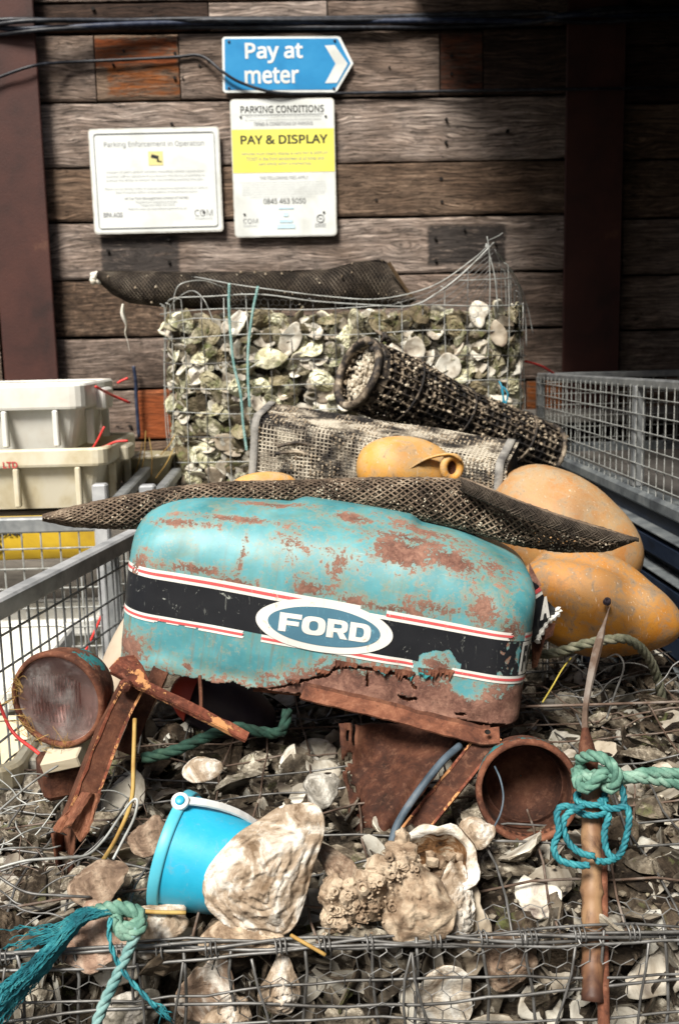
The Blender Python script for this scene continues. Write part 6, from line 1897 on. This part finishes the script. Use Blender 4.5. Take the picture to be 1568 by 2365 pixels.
t = MB(); t.tube(spline([at(1062, 1722, 1.30), at(1020, 1760, 1.275), at(965, 1830, 1.25), at(920, 1900, 1.225), at(902, 1955, 1.205)], 8), .0052, 8); build(t, "hose", hose, None, "dusty blue grey hose running down past the hood's far leg", "hose", smooth=True)
cord("blue_wire", "thin blue wire curling out of the empty lamp shell", [at(1142, 1770, 1.225), at(1155, 1800, 1.205), at(1162, 1840, 1.195), at(1155, 1880, 1.19), at(1138, 1915, 1.19), at(1130, 1940, 1.185)], .0013, hose, "wire")
GC = "dry yellow canes"
cord("dry_cane", "dry cane running from behind the hood's bent leg down to the round brown shell", [at(312, 1660, 1.31), at(309, 1760, 1.27), at(304, 1850, 1.235), at(270, 1935, 1.19), at(230, 2000, 1.155), at(200, 2045, 1.12)], .003, straw, "cane", GC)
cord("dry_cane", "short yellow cane sticking out under the blue bucket", [at(275, 2078, 1.075), at(290, 2096, 1.06), at(350, 2106, 1.055), at(430, 2108, 1.055)], .0024, straw, "cane", GC)
cord("dry_cane", "yellow cane poking down through the netting below the large white shell", [at(672, 2160, 1.03), at(700, 2176, 1.02), at(752, 2206, 1.012)], .0022, straw, "cane", GC)
cord("yellow_straw", "thin yellow straw leaning on the tangled wire near the mossy rope", [at(1318, 1520, 1.62), at(1298, 1545, 1.58), at(1275, 1585, 1.55), at(1252, 1622, 1.52)], .0014, mot("bright_straw", [(.55, .42, .06), (.66, .54, .12)], 30, .6, .1, 90), "straw")
cord("rusty_rod", "thin rusty rod lying across the tangled wire behind the pole", [at(1200, 1632, 1.50), at(1380, 1627, 1.48), at(1590, 1620, 1.46)], .0022, wire_rust, "rod")
GW = "bent loose wires"
for lb, P_, r_, mt_ in (
    ("long bent pale wire hooking round in a hairpin beside the hood's bent leg", [at(-20, 2010, 1.10), at(60, 1988, 1.11), at(140, 1982, 1.12), at(200, 1975, 1.14), at(240, 1940, 1.16), at(275, 1890, 1.19), at(305, 1850, 1.21), at(318, 1850, 1.21), at(310, 1890, 1.19), at(285, 1940, 1.16), at(262, 1985, 1.14)], .0017, wire_pale),
    ("pale wire looping up beside the mesh panel under the headlight", [at(-10, 1880, 1.2), at(60, 1820, 1.26), at(100, 1790, 1.30), at(135, 1768, 1.32)], .0015, wire_pale),
    ("dull wire lying left of the bucket towards the frayed rope", [at(-10, 2020, 1.08), at(60, 2060, 1.07), at(140, 2068, 1.07), at(210, 2072, 1.08)], .0016, wire_m),
    ("wire end curling over the tangle behind the rusty pole", [at(1400, 1520, 1.7), at(1425, 1512, 1.68), at(1440, 1540, 1.65), at(1420, 1600, 1.6), at(1400, 1660, 1.55)], .0018, wire_m),
    ("bare wire crossing the shells right of the lamp shell", [at(1330, 1650, 1.45), at(1400, 1790, 1.33), at(1450, 1930, 1.22), at(1500, 2060, 1.12), at(1560, 2160, 1.06)], .0018, wire_m)):
    cord("loose_wire", lb, P_, r_, mt_, "wire", GW)
# ropes
def rope_obj(name, lb, P_, r_, mat, cat="rope", group=None, pitch=None, n=10):
    m = MB(); rope(m, spline(P_, n), r_, 3, pitch, 6); return build(m, name, mat, None, lb, cat, group, smooth=True)
rope_obj("mossy_rope", "thick mossy grey rope arching over the tangled wire below the orange float", [at(1215, 1512, 1.62), at(1280, 1508, 1.60), at(1340, 1490, 1.57), at(1400, 1478, 1.56), at(1450, 1478, 1.58), at(1490, 1510, 1.62), at(1515, 1560, 1.66), at(1530, 1620, 1.68)], .0085, drab_rope)
rope_obj("dark_green_rope", "dark green rope lying in shadow under the tractor hood", [at(330, 1752, 1.36), at(400, 1735, 1.36), at(470, 1705, 1.37), at(540, 1680, 1.39), at(600, 1690, 1.40), at(650, 1690, 1.41), at(665, 1640, 1.43)], .0085, dkgreen_rope)
# ------------------------------------------------------------------ pole with its ropes
PT = at(1364, 1800, 1.135); PB = at(1368, 2420, .985)
def bamboo():
    t_ = NT("worn_rusty_bamboo"); v = t_.oc(False)
    a = t_.noise(t_.scale(v, (1, 1, .35)), 40, 7, .7, .4); b = t_.noise(t_.scale(v, (1, 1, .3)), 12, 4, .6)
    c = t_.ramp(b, [(.36, (.030, .014, .010)), (.48, (.075, .034, .022)), (.56, (.17, .085, .045)), (.68, (.31, .19, .10))])
    c = t_.mix(t_.mr(a, .55, .68, 0, .75), c, (.045, .02, .015)); c = t_.mix(t_.mr(a, .36, .28, 0, .5), c, (.42, .34, .26))
    return t_.fin(c, .55, t_.bump(a, .6, .001), 0, .35)
bam = bamboo()
t = thing("garden_pole", "brown weathered hollow pole standing in front, ropes knotted round its upper end", "pole", PB)
pd = (PB-PT); PLn = pd.length; pd.normalize()
def polep(k): return PT+pd*PLn*k
PE = .84
m = MB(); prof = [(PLn*PE*i/40, .0118+.0006*math.sin(i*1.3)+(.0016 if i in (6, 21, 34) else 0)) for i in range(41)]
m.lathe(PT, pd, prof+[(PLn*PE, .0075), (PLn*PE-.03, .0070), (PLn*PE-.031, .0002)], 20); build(m, "pole_shaft", bam, t, smooth=True)
m = MB(); m.lathe(PT+Vector((.0135, .004, 0))+pd*PLn*.02, pd, [(0, .001), (.01, .006), (PLn*.5, .0065), (PLn*1.1, .007)], 12); build(m, "back_strip", rust_m, t, smooth=True)
m = MB(); m.lathe(at(1361, 1808, 1.14), (at(1352, 1702, 1.17)-at(1361, 1808, 1.14)), [(0, .0128), (.02, .0125), (.045, .0095), (.058, .006), (.066, .004)], 16); build(m, "rusty_socket", rust_dark, t, smooth=True)
m = MB(); m.tube(spline([at(1352, 1720, 1.165), at(1350, 1650, 1.20), at(1360, 1580, 1.235), at(1378, 1500, 1.28), at(1392, 1450, 1.305), at(1408, 1398, 1.335)], 6), [.0048, .0046, .0044, .0046, .0044, .004, .004, .0038, .004, .0042, .0044, .0044, .0046, .005, .0052, .0056, .0058, .006, .006, .0058, .0056, .0052, .0048, .004, .003, .0025, .002, .0016, .0012, .0008, .0004], 7); build(m, "thin_spike", wire_rust, t)
# pole's hollow end, dark
# green rope round the top, running out to the right
m = MB()
PC = at(1364, 1795, 1.13)
def around(c, r_, a0, a1, dz, n=10):
    return [c+Vector((r_*math.cos(a0+(a1-a0)*i/n), r_*math.sin(a0+(a1-a0)*i/n), dz*i/n)) for i in range(n+1)]
p1 = spline(around(PC+Vector((0, 0, .010)), .021, 3.4, 8.6, -.012, 10)+[at(1400, 1792, 1.105), at(1450, 1795, 1.10), at(1510, 1800, 1.10), at(1600, 1818, 1.10)], 5)
p2 = spline([at(1345, 1765, 1.15), at(1332, 1790, 1.12), at(1340, 1820, 1.10), at(1365, 1815, 1.10), at(1385, 1790, 1.10), at(1420, 1780, 1.11), at(1440, 1800, 1.105), at(1490, 1785, 1.10), at(1600, 1790, 1.105)], 6)
p3 = spline([at(1335, 1755, 1.14), at(1360, 1745, 1.12), at(1390, 1750, 1.11), at(1415, 1770, 1.10), at(1425, 1800, 1.095), at(1410, 1822, 1.10), at(1392, 1812, 1.11)], 6)
rope(m, p1, .0072, 3, .042, 6); rope(m, p2, .0072, 3, .042, 6, ph=1); rope(m, p3, .0072, 3, .042, 6, ph=2)
build(m, "green_rope", green_rope, None, "thick faded green rope knotted round the pole's top and running off past the frame", "rope", smooth=True)
m = MB()
for k, z_ in enumerate((1838, 1850, 1862, 1874)):
    c_ = at(1364, z_, 1.12-.004*k); q = around(c_, .0175, 0, 6.28, .004*(1 if k % 2 else -1), 12); rope(m, spline(q, 2), .0036, 3, .02, 5, ph=k)
for P_ in ([at(1340, 1868, 1.09), at(1300, 1862, 1.085), at(1285, 1880, 1.08), at(1290, 1920, 1.07), at(1278, 1955, 1.065), at(1290, 1985, 1.06), at(1330, 1998, 1.055), at(1360, 1998, 1.052)],
           [at(1345, 1862, 1.09), at(1310, 1880, 1.082), at(1300, 1910, 1.075), at(1315, 1950, 1.066), at(1345, 1972, 1.06), at(1372, 1978, 1.06)],
           [at(1384, 1862, 1.10), at(1420, 1868, 1.09), at(1445, 1862, 1.09), at(1452, 1890, 1.085), at(1446, 1930, 1.08), at(1430, 1975, 1.075), at(1400, 1990, 1.065), at(1376, 1988, 1.06)],
           [at(1384, 1845, 1.10), at(1405, 1880, 1.095), at(1395, 1920, 1.085), at(1400, 1965, 1.075), at(1420, 1985, 1.07)],
           [at(1420, 1800, 1.10), at(1438, 1830, 1.098), at(1440, 1870, 1.09)]):
    rope(m, spline(P_, 6), .0042, 3, .024, 5)
build(m, "teal_twine", teal_rope, None, "bright teal twine wound round the pole and hanging in loops on both sides", "twine", smooth=True)
# frayed teal rope on the front rim, left
t = thing("frayed_rope", "frayed teal rope knotted on the front rim wire, its tassel drooping left", "rope", at(300, 2150, 1.02))
m = MB()
rope(m, spline([at(210, 2110, 1.03), at(250, 2098, 1.02), at(290, 2098, 1.015), at(325, 2112, 1.01), at(318, 2135, 1.005), at(290, 2145, 1.0), at(270, 2130, 1.01), at(275, 2105, 1.02), at(300, 2100, 1.03)], 6), .0080, 3, .036, 6)
rope(m, spline([at(320, 2118, 1.01), at(328, 2140, 1.0), at(300, 2160, .998), at(275, 2150, 1.0), at(268, 2120, 1.005)], 6), .0070, 3, .034, 6)
build(m, "knot", green_rope, t, smooth=True)
m = MB(); rope(m, spline([at(322, 2140, 1.0), at(300, 2190, .995), at(268, 2260, .985), at(240, 2320, .975), at(215, 2390, .965)], 6), .0062, 3, .036, 6); build(m, "hanging_end", mot("dusty_teal_rope", [(.06, .17, .17), (.16, .30, .29), (.28, .42, .40)], 50, .75, .8, 480, .0012), t, smooth=True)
m = MB()
for k in range(210):
    f_ = rw.random(); s0 = rw.uniform(0, .35)
    wob_ = rw.uniform(-1, 1); w2 = rw.uniform(-1, 1)
    ctrl = [(262, 2103), (200, 2118), (150, 2165), (95, 2225), (45, 2275), (5, 2315), (-25, 2350)]
    spr = [4, 10, 18, 26, 34, 46, 60]
    last = 4+(k % 4)
    P_ = [at(x+spr[i]*wob_*.5, y+spr[i]*w2*.8, 1.02-.006*i+.008*w2*wob_) for i, (x, y) in enumerate(ctrl[:min(7, last)])]
    P2_ = [p+Vector((jit(.0016), jit(.0016), jit(.0022))) for p in spline(P_, 5)]
    m.tube(P2_, .00075, 3)
for k in range(26):
    wob_ = rw.uniform(-1, 1)
    P_ = [at(250, 2104+5*wob_, 1.02), at(190, 2108+10*wob_, 1.02), at(130, 2150+16*wob_, 1.03), at(70, 2165+26*wob_, 1.04), at(20+jit(30), 2180+40*wob_, 1.04)]
    m.tube([p+Vector((jit(.0014), jit(.0014), jit(.002))) for p in spline(P_[:4+(k % 2)], 5)], .0007, 3)
build(m, "frayed_strands", teal_rope, t, kind='stuff')
m = MB(); rope(m, spline([at(258, 2120, 1.0), at(252, 2150, .995), at(262, 2200, .99), at(290, 2250, .985), at(335, 2300, .98), at(362, 2328, .975)], 6), .0030, 2, .03, 5)
for k in range(14): e = at(350, 2315, .978); m.tube(spline([e, e+Vector((.008+jit(.006), 0, -.008+jit(.004))), e+Vector((.016+jit(.01), 0, -.020+jit(.008)))], 3), .0007, 3)
build(m, "thin_strand", teal_rope, t, smooth=True)
cord("blue_strand", "short strand of blue nylon caught under the wire beside the large white shell", [at(655, 2125, 1.06), at(675, 2110, 1.07), at(690, 2090, 1.08)], .002, twine_blue, "twine")

# ------------------------------------------------------------------ blue bucket on its side
BC = at(398, 1962, 1.135); BO = Vector((-.955, .22, .22)).normalized()      # opening direction
BR0 = .0705
def bucket_plastic():
    t_ = NT("dusty_sky_blue_plastic"); v = t_.oc(False)
    a = t_.noise(v, 9, 5, .6, .4); b = t_.noise(v, 70, 7, .75, .6); sc = t_.noise(t_.scale(v, (60, 60, 9), rot=(.4, .9, 0)), 4, 4, .7)
    c = t_.ramp(a, [(.3, (.016, .30, .47)), (.5, (.020, .36, .55)), (.7, (.035, .40, .59))])
    c = t_.mix(t_.mr(b, .56, .70, 0, .45), c, (.20, .30, .30)); c = t_.mix(t_.mr(sc, .66, .74, 0, .5), c, (.20, .50, .62))
    z = t_.n("ShaderNodeSeparateXYZ", {0: t_.n("ShaderNodeTexCoord").outputs["Object"]}).outputs[2]
    c = t_.mix(t_.math('MULTIPLY', t_.mr(z, .05, .0, 0, .75), t_.mr(a, .35, .6)), c, (.16, .14, .10))
    return t_.fin(c, t_.mr(b, .4, .7, .34, .6), t_.bump(t_.math('ADD', b, sc), .12, .0006), 0, .45)
plastic_blue = bucket_plastic()
plastic_rim = mot("faded_blue_plastic_rim", [(.06, .38, .50), (.10, .44, .55)], 12, .42, .08, 120, .0004)
t = thing("toy_bucket", "bright sky blue toy bucket lying on its side with a white strap handle", "bucket", BC-Vector((0, 0, BR0)))
m = MB(); m.lathe(BC, BO, [(-.118, .0005), (-.118, .046), (-.116, .048), (-.10, .0505), (-.008, .0680), (.0, .0685)], 64); build(m, "bucket_body", plastic_blue, t, smooth=True)
m = MB(); m.lathe(BC, BO, [(0, .0665), (-.008, .066), (-.112, .046), (-.114, .0005)], 48); build(m, "inside", plastic_blue, t, smooth=True)
m = MB(); m.lathe(BC, BO, [(-.011, .0672), (-.011, .0698), (-.009, .0706), (.0005, .0716), (.0022, .0708), (.0022, .0665)], 64); build(m, "rolled_rim", plastic_rim, t, smooth=True)
up_ = Vector((0, 0, 1)); d1 = (up_-BO*up_.dot(BO)).normalized()
d1 = (d1+BO.cross(d1)*.02).normalized()
sidev = BO.cross(d1)
if sidev.y > 0: sidev = -sidev
piv = BC-BO*.004+d1*.0725+sidev*.018
hpts = []
e_ = (-BO*.93-sidev*.52+Vector((0, 0, -.02))).normalized()
for i in range(25):
    a = math.pi*i/24
    hpts.append(BC-BO*.004+sidev*.018*math.cos(a)+d1*.0745*math.cos(a)+e_*.120*math.sin(a))
m = MB(); n0 = len(hpts)
b0 = len(m.v)
for i, p in enumerate(hpts):
    tg = (hpts[min(n0-1, i+1)]-hpts[max(0, i-1)]).normalized(); outv = (p-BC).normalized(); wd = tg.cross(outv).normalized(); outv = wd.cross(tg)
    for (a, c_) in ((-.0058, -.0012), (.0058, -.0012), (.0058, .0012), (-.0058, .0012)): m.v.append(tuple(p+wd*a+outv*c_))
for i in range(n0-1):
    for k in range(4): m.f.append((i*4+k, i*4+(k+1) % 4, (i+1)*4+(k+1) % 4, (i+1)*4+k)); m.m.append(0)
build(m, "strap_handle", lens_white, t)
pdir = (d1+sidev*.9).normalized()
for sg in (1,):
    pp = piv+pdir*.001
    m = MB(); m.lathe(pp, pdir, [(-.003, .0105), (.002, .0105), (.003, .0095), (.003, .006)], 20); pv_ = build(m, "pivot_disc", lens_white, t, smooth=True)
    m = MB(); m.lathe(pp, pdir, [(.0, .006), (.0045, .0058), (.0055, .004), (.0056, .0002)], 16); build(m, "pivot_pin", plastic_blue, pv_, smooth=True)

# ------------------------------------------------------------------ the big shells in front
def big_shell_mat(name, a, b, c_, sc=14, st=(1, 1, 1)):
    t_ = NT(name); v = t_.scale(t_.oc(False), st)
    n = t_.noise(v, sc, 6, .6, 1.1); n2 = t_.noise(v, sc*5, 6, .72, .5); rad_ = t_.noise(t_.scale(v, (.35, 1.6, 1)), sc*4, 5, .7, .8)
    c = t_.ramp(n, [(.34, a), (.46, b), (.56, c_), (.70, tuple(Vector(c_)*1.12))])
    c = t_.mix(t_.mr(rad_, .54, .66, 0, .5), c, a); c = t_.mix(t_.mr(n2, .60, .72, 0, .6), c, tuple(Vector(a)*.55))
    return t_.fin(c, .8, t_.bump(t_.math('ADD', t_.math('ADD', n2, rad_), n), .8, .003), 0, .25)
bs_white = big_shell_mat("big_white_and_tan_oyster", (.17, .115, .07), (.38, .30, .22), (.66, .62, .55), 20)
bs_tan = big_shell_mat("tan_crusted_oyster", (.14, .09, .055), (.32, .235, .16), (.50, .40, .29), 26)
bs_brown = big_shell_mat("brown_flat_oyster", (.10, .065, .045), (.21, .145, .10), (.34, .26, .19), 26)
bs_in = big_shell_mat("pearly_inside", (.20, .14, .09), (.58, .52, .43), (.74, .72, .66), 22)
def frame(z_, x_):
    z_ = Vector(z_).normalized(); x_ = Vector(x_); x_ = (x_-z_*x_.dot(z_)).normalized(); y_ = z_.cross(x_)
    return Matrix((x_, y_, z_)).transposed()
def big_shell(name, lb, c, rot, seed, L_, Wd, cup, mats, rings=16, segs=56, jag=.8, parent=None, group=None, ce=1.5, th_=.005):
    vs, fs, ms = shell_geo(seed, L_, Wd, cup, rings, segs, jag, th_, ce)
    m = MB(); m.add([rot @ Vector(v)+Vector(c) for v in vs], fs); m.m = ms
    return build(m, name, mats, parent, lb, "oyster shell" if parent is None else None, group, smooth=True)
GB = "large single oyster shells"
big_shell("large_oyster_shell", "largest shell in front, white and tan, standing upright against the blue bucket", at(622, 2003, 1.065), frame((-.10, -.93, .28), (.50, 0, .86)), 7, .160, .112, .026, (bs_white, bs_in), 40, 110, 1.15, group=GB, ce=1.25, th_=.004)
t = thing("oyster_cluster", "crusty cluster of fused oysters with one open hollow valve, resting on the front rim", "oyster cluster", at(930, 2150, 1.05), GB)
def part_shell(nm, c, fr_, seed, L_, W_, cup, mats, **k): return big_shell(nm, None, c, fr_, seed, L_, W_, cup, mats, parent=t, **k)
part_shell("lower_valve", at(958, 2092, 1.045), frame((-.05, -.92, .38), (-.6, 0, -.8)), 12, .088, .086, .024, (bs_tan, bs_in), jag=1.2)
m = MB(); vc = at(1000, 2000, 1.095); va = Vector((-.12, -.80, .58)).normalized()
def vwob(p, a, h):
    q = p-vc; rr_ = q-va*q.dot(va); k = 1+.10*math.sin(2*a+.7)+.05*math.sin(5*a)+.03*math.sin(9*a+1)
    return vc+va*q.dot(va)+rr_*k+Vector((1, 1, 1))*mnoise.noise(p*60)*.0025+va*.006*math.sin(3*a)
m.lathe(vc, va, [(-.040, .001), (-.036, .024), (-.018, .044), (.0, .051), (.003, .050)], 48, wob=vwob); build(m, "open_valve", bs_tan, t, smooth=True)
m = MB(); m.lathe(vc, va, [(.003, .050), (.0055, .046), (.003, .041), (-.004, .0385)], 48, wob=vwob); build(m, "white_lip", bs_in, t, smooth=True)
m = MB(); m.lathe(vc, va, [(-.004, .0385), (-.016, .034), (-.027, .022), (-.031, .010), (-.032, .0005)], 48, wob=vwob)
build(m, "dark_hollow", big_shell_mat("mottled_brown_hollow", (.03, .017, .010), (.22, .11, .045), (.55, .46, .34), 30), t, smooth=True)  # hollow coloured a darker brown than the lip
m = MB()
q_ = random.Random(5)
for k in range(26):
    p = vc+va*(-.018)+Vector((q_.gauss(.006, .014), q_.gauss(0, .006), q_.gauss(-.008, .010))); m.blob(p, q_.uniform(.004, .009), q_)
build(m, "crust_lump", bs_tan, t, kind='stuff')
part_shell("side_valve", at(1050, 2075, 1.075), frame((.55, -.65, .40), (.5, 0, .85)), 18, .088, .055, .018, (bs_white, bs_in), jag=1.2)
part_shell("dark_left_valve", at(783, 2005, 1.085), frame((-.3, -.8, .5), (-.75, 0, .66)), 22, .075, .034, .010, (bs_brown, bs_in), jag=1.2)
q_ = random.Random(77); m = MB()
axl = [at(782, 2085, 1.055), at(815, 2070, 1.05), at(855, 2045, 1.045), at(900, 2015, 1.05), at(930, 1990, 1.06), at(850, 2095, 1.05), at(800, 2110, 1.055)]
for k in range(46):
    p = axl[q_.randrange(len(axl))]+Vector((q_.gauss(0, .009), q_.uniform(0, .014), q_.gauss(0, .009))); m.blob(p, q_.uniform(.010, .019), q_)
arm = build(m, "barnacled_arm", bs_tan, t)
md = arm.modifiers.new("r", 'REMESH'); md.mode = 'VOXEL'; md.voxel_size = .0018; md.use_smooth_shade = True
tx = bpy.data.textures.new("knobble", 'CLOUDS'); tx.noise_scale = .007; tx.noise_depth = 4
md = arm.modifiers.new("d", 'DISPLACE'); md.texture = tx; md.strength = .009; md.mid_level = .5
m = MB()
for k in range(170):
    p = axl[q_.randrange(len(axl))]+Vector((q_.gauss(0, .012), -.012-abs(q_.gauss(0, .004)), q_.gauss(0, .012))); m.blob(p, q_.uniform(.0012, .0030), q_, sq=.5)
for k in range(34):
    p = axl[q_.randrange(6)]+Vector((q_.gauss(0, .012), -.015, q_.gauss(0, .010))); r_ = q_.uniform(.003, .0062)
    m.lathe(p, (q_.gauss(0, .3), -1, q_.gauss(.2, .3)), [(-.004, r_*1.5), (.002, r_*.9), (.002, r_*.55), (-.002, r_*.4), (-.002, .0002)], 9)
build(m, "barnacles", bs_tan, t, kind='stuff')
def BSH(lb, px, py, Y, z_, x_, seed, L_, Wd, cup, mats, jag=1.2): return big_shell("large_oyster_shell", lb, at(px, py, Y), frame(z_, x_), seed, L_, Wd, cup, mats, 12, 44, jag, group=GB)
BSH("round tan brown shell tilted up left of the blue bucket, at the cane's lower end", 232, 2040, 1.10, (-.25, -.62, .75), (.8, .1, .4), 31, .070, .056, .012, (bs_brown, bs_in))
BSH("brown fan shaped shell leaning against the blue bucket's rim", 345, 1932, 1.165, (-.3, -.75, .6), (.4, 0, .9), 32, .052, .044, .010, (bs_brown, bs_in))
BSH("broad pinkish tan shell under the frayed rope's knot", 225, 2165, 1.045, (-.1, -.75, .65), (.9, 0, -.3), 33, .085, .070, .010, (big_shell_mat("pinkish_tan_oyster", (.19, .115, .08), (.33, .22, .16), (.46, .35, .27), 24), bs_in))
BSH("white shell patch showing above the front rim wire right of the frayed knot", 365, 2140, 1.06, (.1, -.7, .7), (.9, 0, .3), 34, .075, .050, .012, (bs_white, bs_in))
BSH("white rimmed shell with brown hollow below the bucket", 482, 2290, 1.035, (.0, .95, -.05), (.2, 0, 1), 35, .084, .062, .016, (bs_white, big_shell_mat("brown_stained_inside", (.07, .045, .035), (.24, .17, .12), (.66, .62, .55), 12)))
BSH("white topped narrow shell behind the front mesh, below the largest shell", 648, 2275, 1.035, (0, -.95, .1), (.2, 0, 1), 36, .066, .045, .014, (bs_white, bs_in))
BSH("large round pale shell showing its pearly inside through the front mesh", 1028, 2300, 1.035, (0, .96, -.02), (.3, 0, 1), 37, .074, .070, .012, (bs_white, bs_in), .6)
BSH("brown disc shaped shell behind the front mesh, right of the round pale shell", 1172, 2215, 1.045, (.1, -.9, .25), (1, 0, .1), 38, .066, .060, .010, (bs_brown, bs_in))
BSH("flat tan shell wedged under the rim wire beneath the largest shell", 560, 2165, 1.045, (-.1, -.8, .6), (1, 0, .1), 39, .105, .040, .010, (bs_tan, bs_in))
BSH("grey white lump of shell below the front mesh near the rope's hanging end", 300, 2345, 1.03, (.1, -.9, .3), (1, 0, .4), 40, .075, .055, .02, (big_shell_mat("grey_ridged_oyster", (.10, .09, .07), (.26, .24, .20), (.50, .47, .42), 28), bs_in))
BSH("pale shell low down behind the front mesh between the two white ones", 530, 2350, 1.03, (0, -.95, .1), (.4, 0, 1), 41, .06, .05, .014, (bs_white, bs_in))
BSH("mossy grey shell mound lying beside the pole", 1480, 2080, 1.14, (.1, -.5, .85), (1, .2, 0), 42, .080, .052, .022, (big_shell_mat("mossy_oyster", (.06, .075, .04), (.17, .175, .115), (.34, .33, .26), 22), bs_in))
BSH("domed cream shell in shadow behind the blue bucket's handle", 470, 1778, 1.32, (0, -.5, .87), (1, 0, .1), 43, .056, .042, .014, (bs_white, bs_in), .6)
BSH("chunky pale shell standing just above the largest shell's top", 745, 1822, 1.24, (-.2, -.7, .7), (.6, 0, .8), 44, .050, .046, .02, (big_shell_mat("pale_chunky_oyster", (.14, .125, .10), (.33, .31, .27), (.58, .56, .50), 24), bs_in))
BSH("cream shell fragment lying by the far leg's foot under the lamp shell", 1100, 1925, 1.18, (0, -.6, .8), (1, 0, .3), 45, .050, .040, .014, (bs_white, bs_in))
BSH("white round shell facing out near the grow tube in the rear wire basket", 958, 803, 2.965, (0, .96, .1), (.2, 0, 1), 46, .066, .060, .010, (SO_R, SI_R), .6)
BSH("round pearly shell right of the grow tube's mouth in the rear basket", 1035, 845, 2.965, (0, .96, .1), (.2, 0, 1), 47, .078, .074, .012, (SO_R, SI_R), .6)
BSH("bright white tilted shell near the top of the rear basket, right of the teal cords", 672, 782, 2.965, (.1, .93, .25), (.5, 0, .85), 48, .095, .062, .012, (SO_R, SI_R), .8)
BSH("thin white shell standing upright under the peak of the rear basket's wire", 1150, 770, 2.965, (.3, .9, .1), (-.3, 0, 1), 49, .080, .046, .010, (SO_R, SI_R), .8)
BSH("wide pale green shell in the rear basket just behind the teal cords", 625, 828, 2.968, (-.1, -.93, .3), (1, 0, .1), 50, .098, .062, .014, (SO_R, SI_R), .8)

# ------------------------------------------------------------------ say which shell is which
MARKS = [("blue bucket", (470, 1960)), ("largest white shell", (620, 1990)), ("fused oyster cluster", (930, 2050)), ("brown pole's foot", (1368, 2250)), ("teal twine loops", (1365, 1920)),
    ("empty lamp shell", (1217, 1832)), ("old headlight", (138, 1700)), ("hood's bent leg foot", (175, 1930)), ("frayed rope knot", (290, 2130)), ("hanging rope end", (240, 2300)),
    ("rusted sheet", (880, 1850)), ("tangled wire corner", (1400, 1620)), ("round pearly front shell", (1028, 2300)), ("brown hollow front shell", (482, 2290)), ("pole top knot", (1364, 1780)), ("dark green rope", (520, 1710)), ("mossy shell", (1480, 2080))]
MARKS_R = [("nearer teal cord", (530, 800)), ("second teal cord", (580, 900)), ("grow tube mouth", (830, 860)), ("grow basket corner", (600, 960)), ("basket's bent wire peak", (1140, 700)), ("blue twine loop", (1163, 920)), ("bright white tilted shell", (672, 782)), ("round pearly rear shell", (1035, 845)), ("basket's crate side corner", (400, 900)), ("netting roll's end", (930, 730)), ("stacked cream crate side", (420, 1060))]
ORD = ["nearest", "second nearest", "third nearest", "fourth nearest", "fifth nearest", "sixth nearest", "seventh nearest", "eighth nearest", "ninth nearest", "tenth nearest", "eleventh nearest", "twelfth nearest"]
buckets = {}; USED = set()
for rec in SHELLS:
    o, p, region, inner_, s = rec
    px, py, _ = project(p)
    mk = MARKS_R if region == "rear" else MARKS
    best = min(mk, key=lambda q: (q[1][0]-px)**2+(q[1][1]-py)**2)
    dx, dy = px-best[1][0], py-best[1][1]
    side = ("right of" if dx > 0 else "left of") if abs(dx) > abs(dy) else ("below" if dy > 0 else "above")
    look = ("small " if s < .70 else "large " if s > .9 else "")+("hollow side out" if inner_ else "rough backed")
    buckets.setdefault((region, best[0], side, look), []).append((dx*dx+dy*dy, rec))
for (region, nm, side, look), L_ in buckets.items():
    L_.sort(key=lambda q: q[0])
    for i, (_, rec) in enumerate(L_):
        o = rec[0]; sz = ""
        a = look.split()
        size = a[0]+" " if a[0] in ("small", "large") else ""
        kind_ = "hollow side out oyster shell" if "hollow" in look else "rough backed oyster shell"
        rank = (ORD[i] if i < len(ORD) else "farthest")+" one " if len(L_) > 1 else ""
        o['label'] = f"{size}{kind_}, {rank}{side} the {nm}"
        if o['label'] in USED: o['label'] = o['label']+', slightly farther'
        USED.add(o['label'])
        o['category'] = "oyster shell"
        o['group'] = {"front": "oyster shells heaped in the front wire basket", "front face": "oyster shells behind the front mesh", "rear": "oyster shells packed in the rear wire basket"}[region]
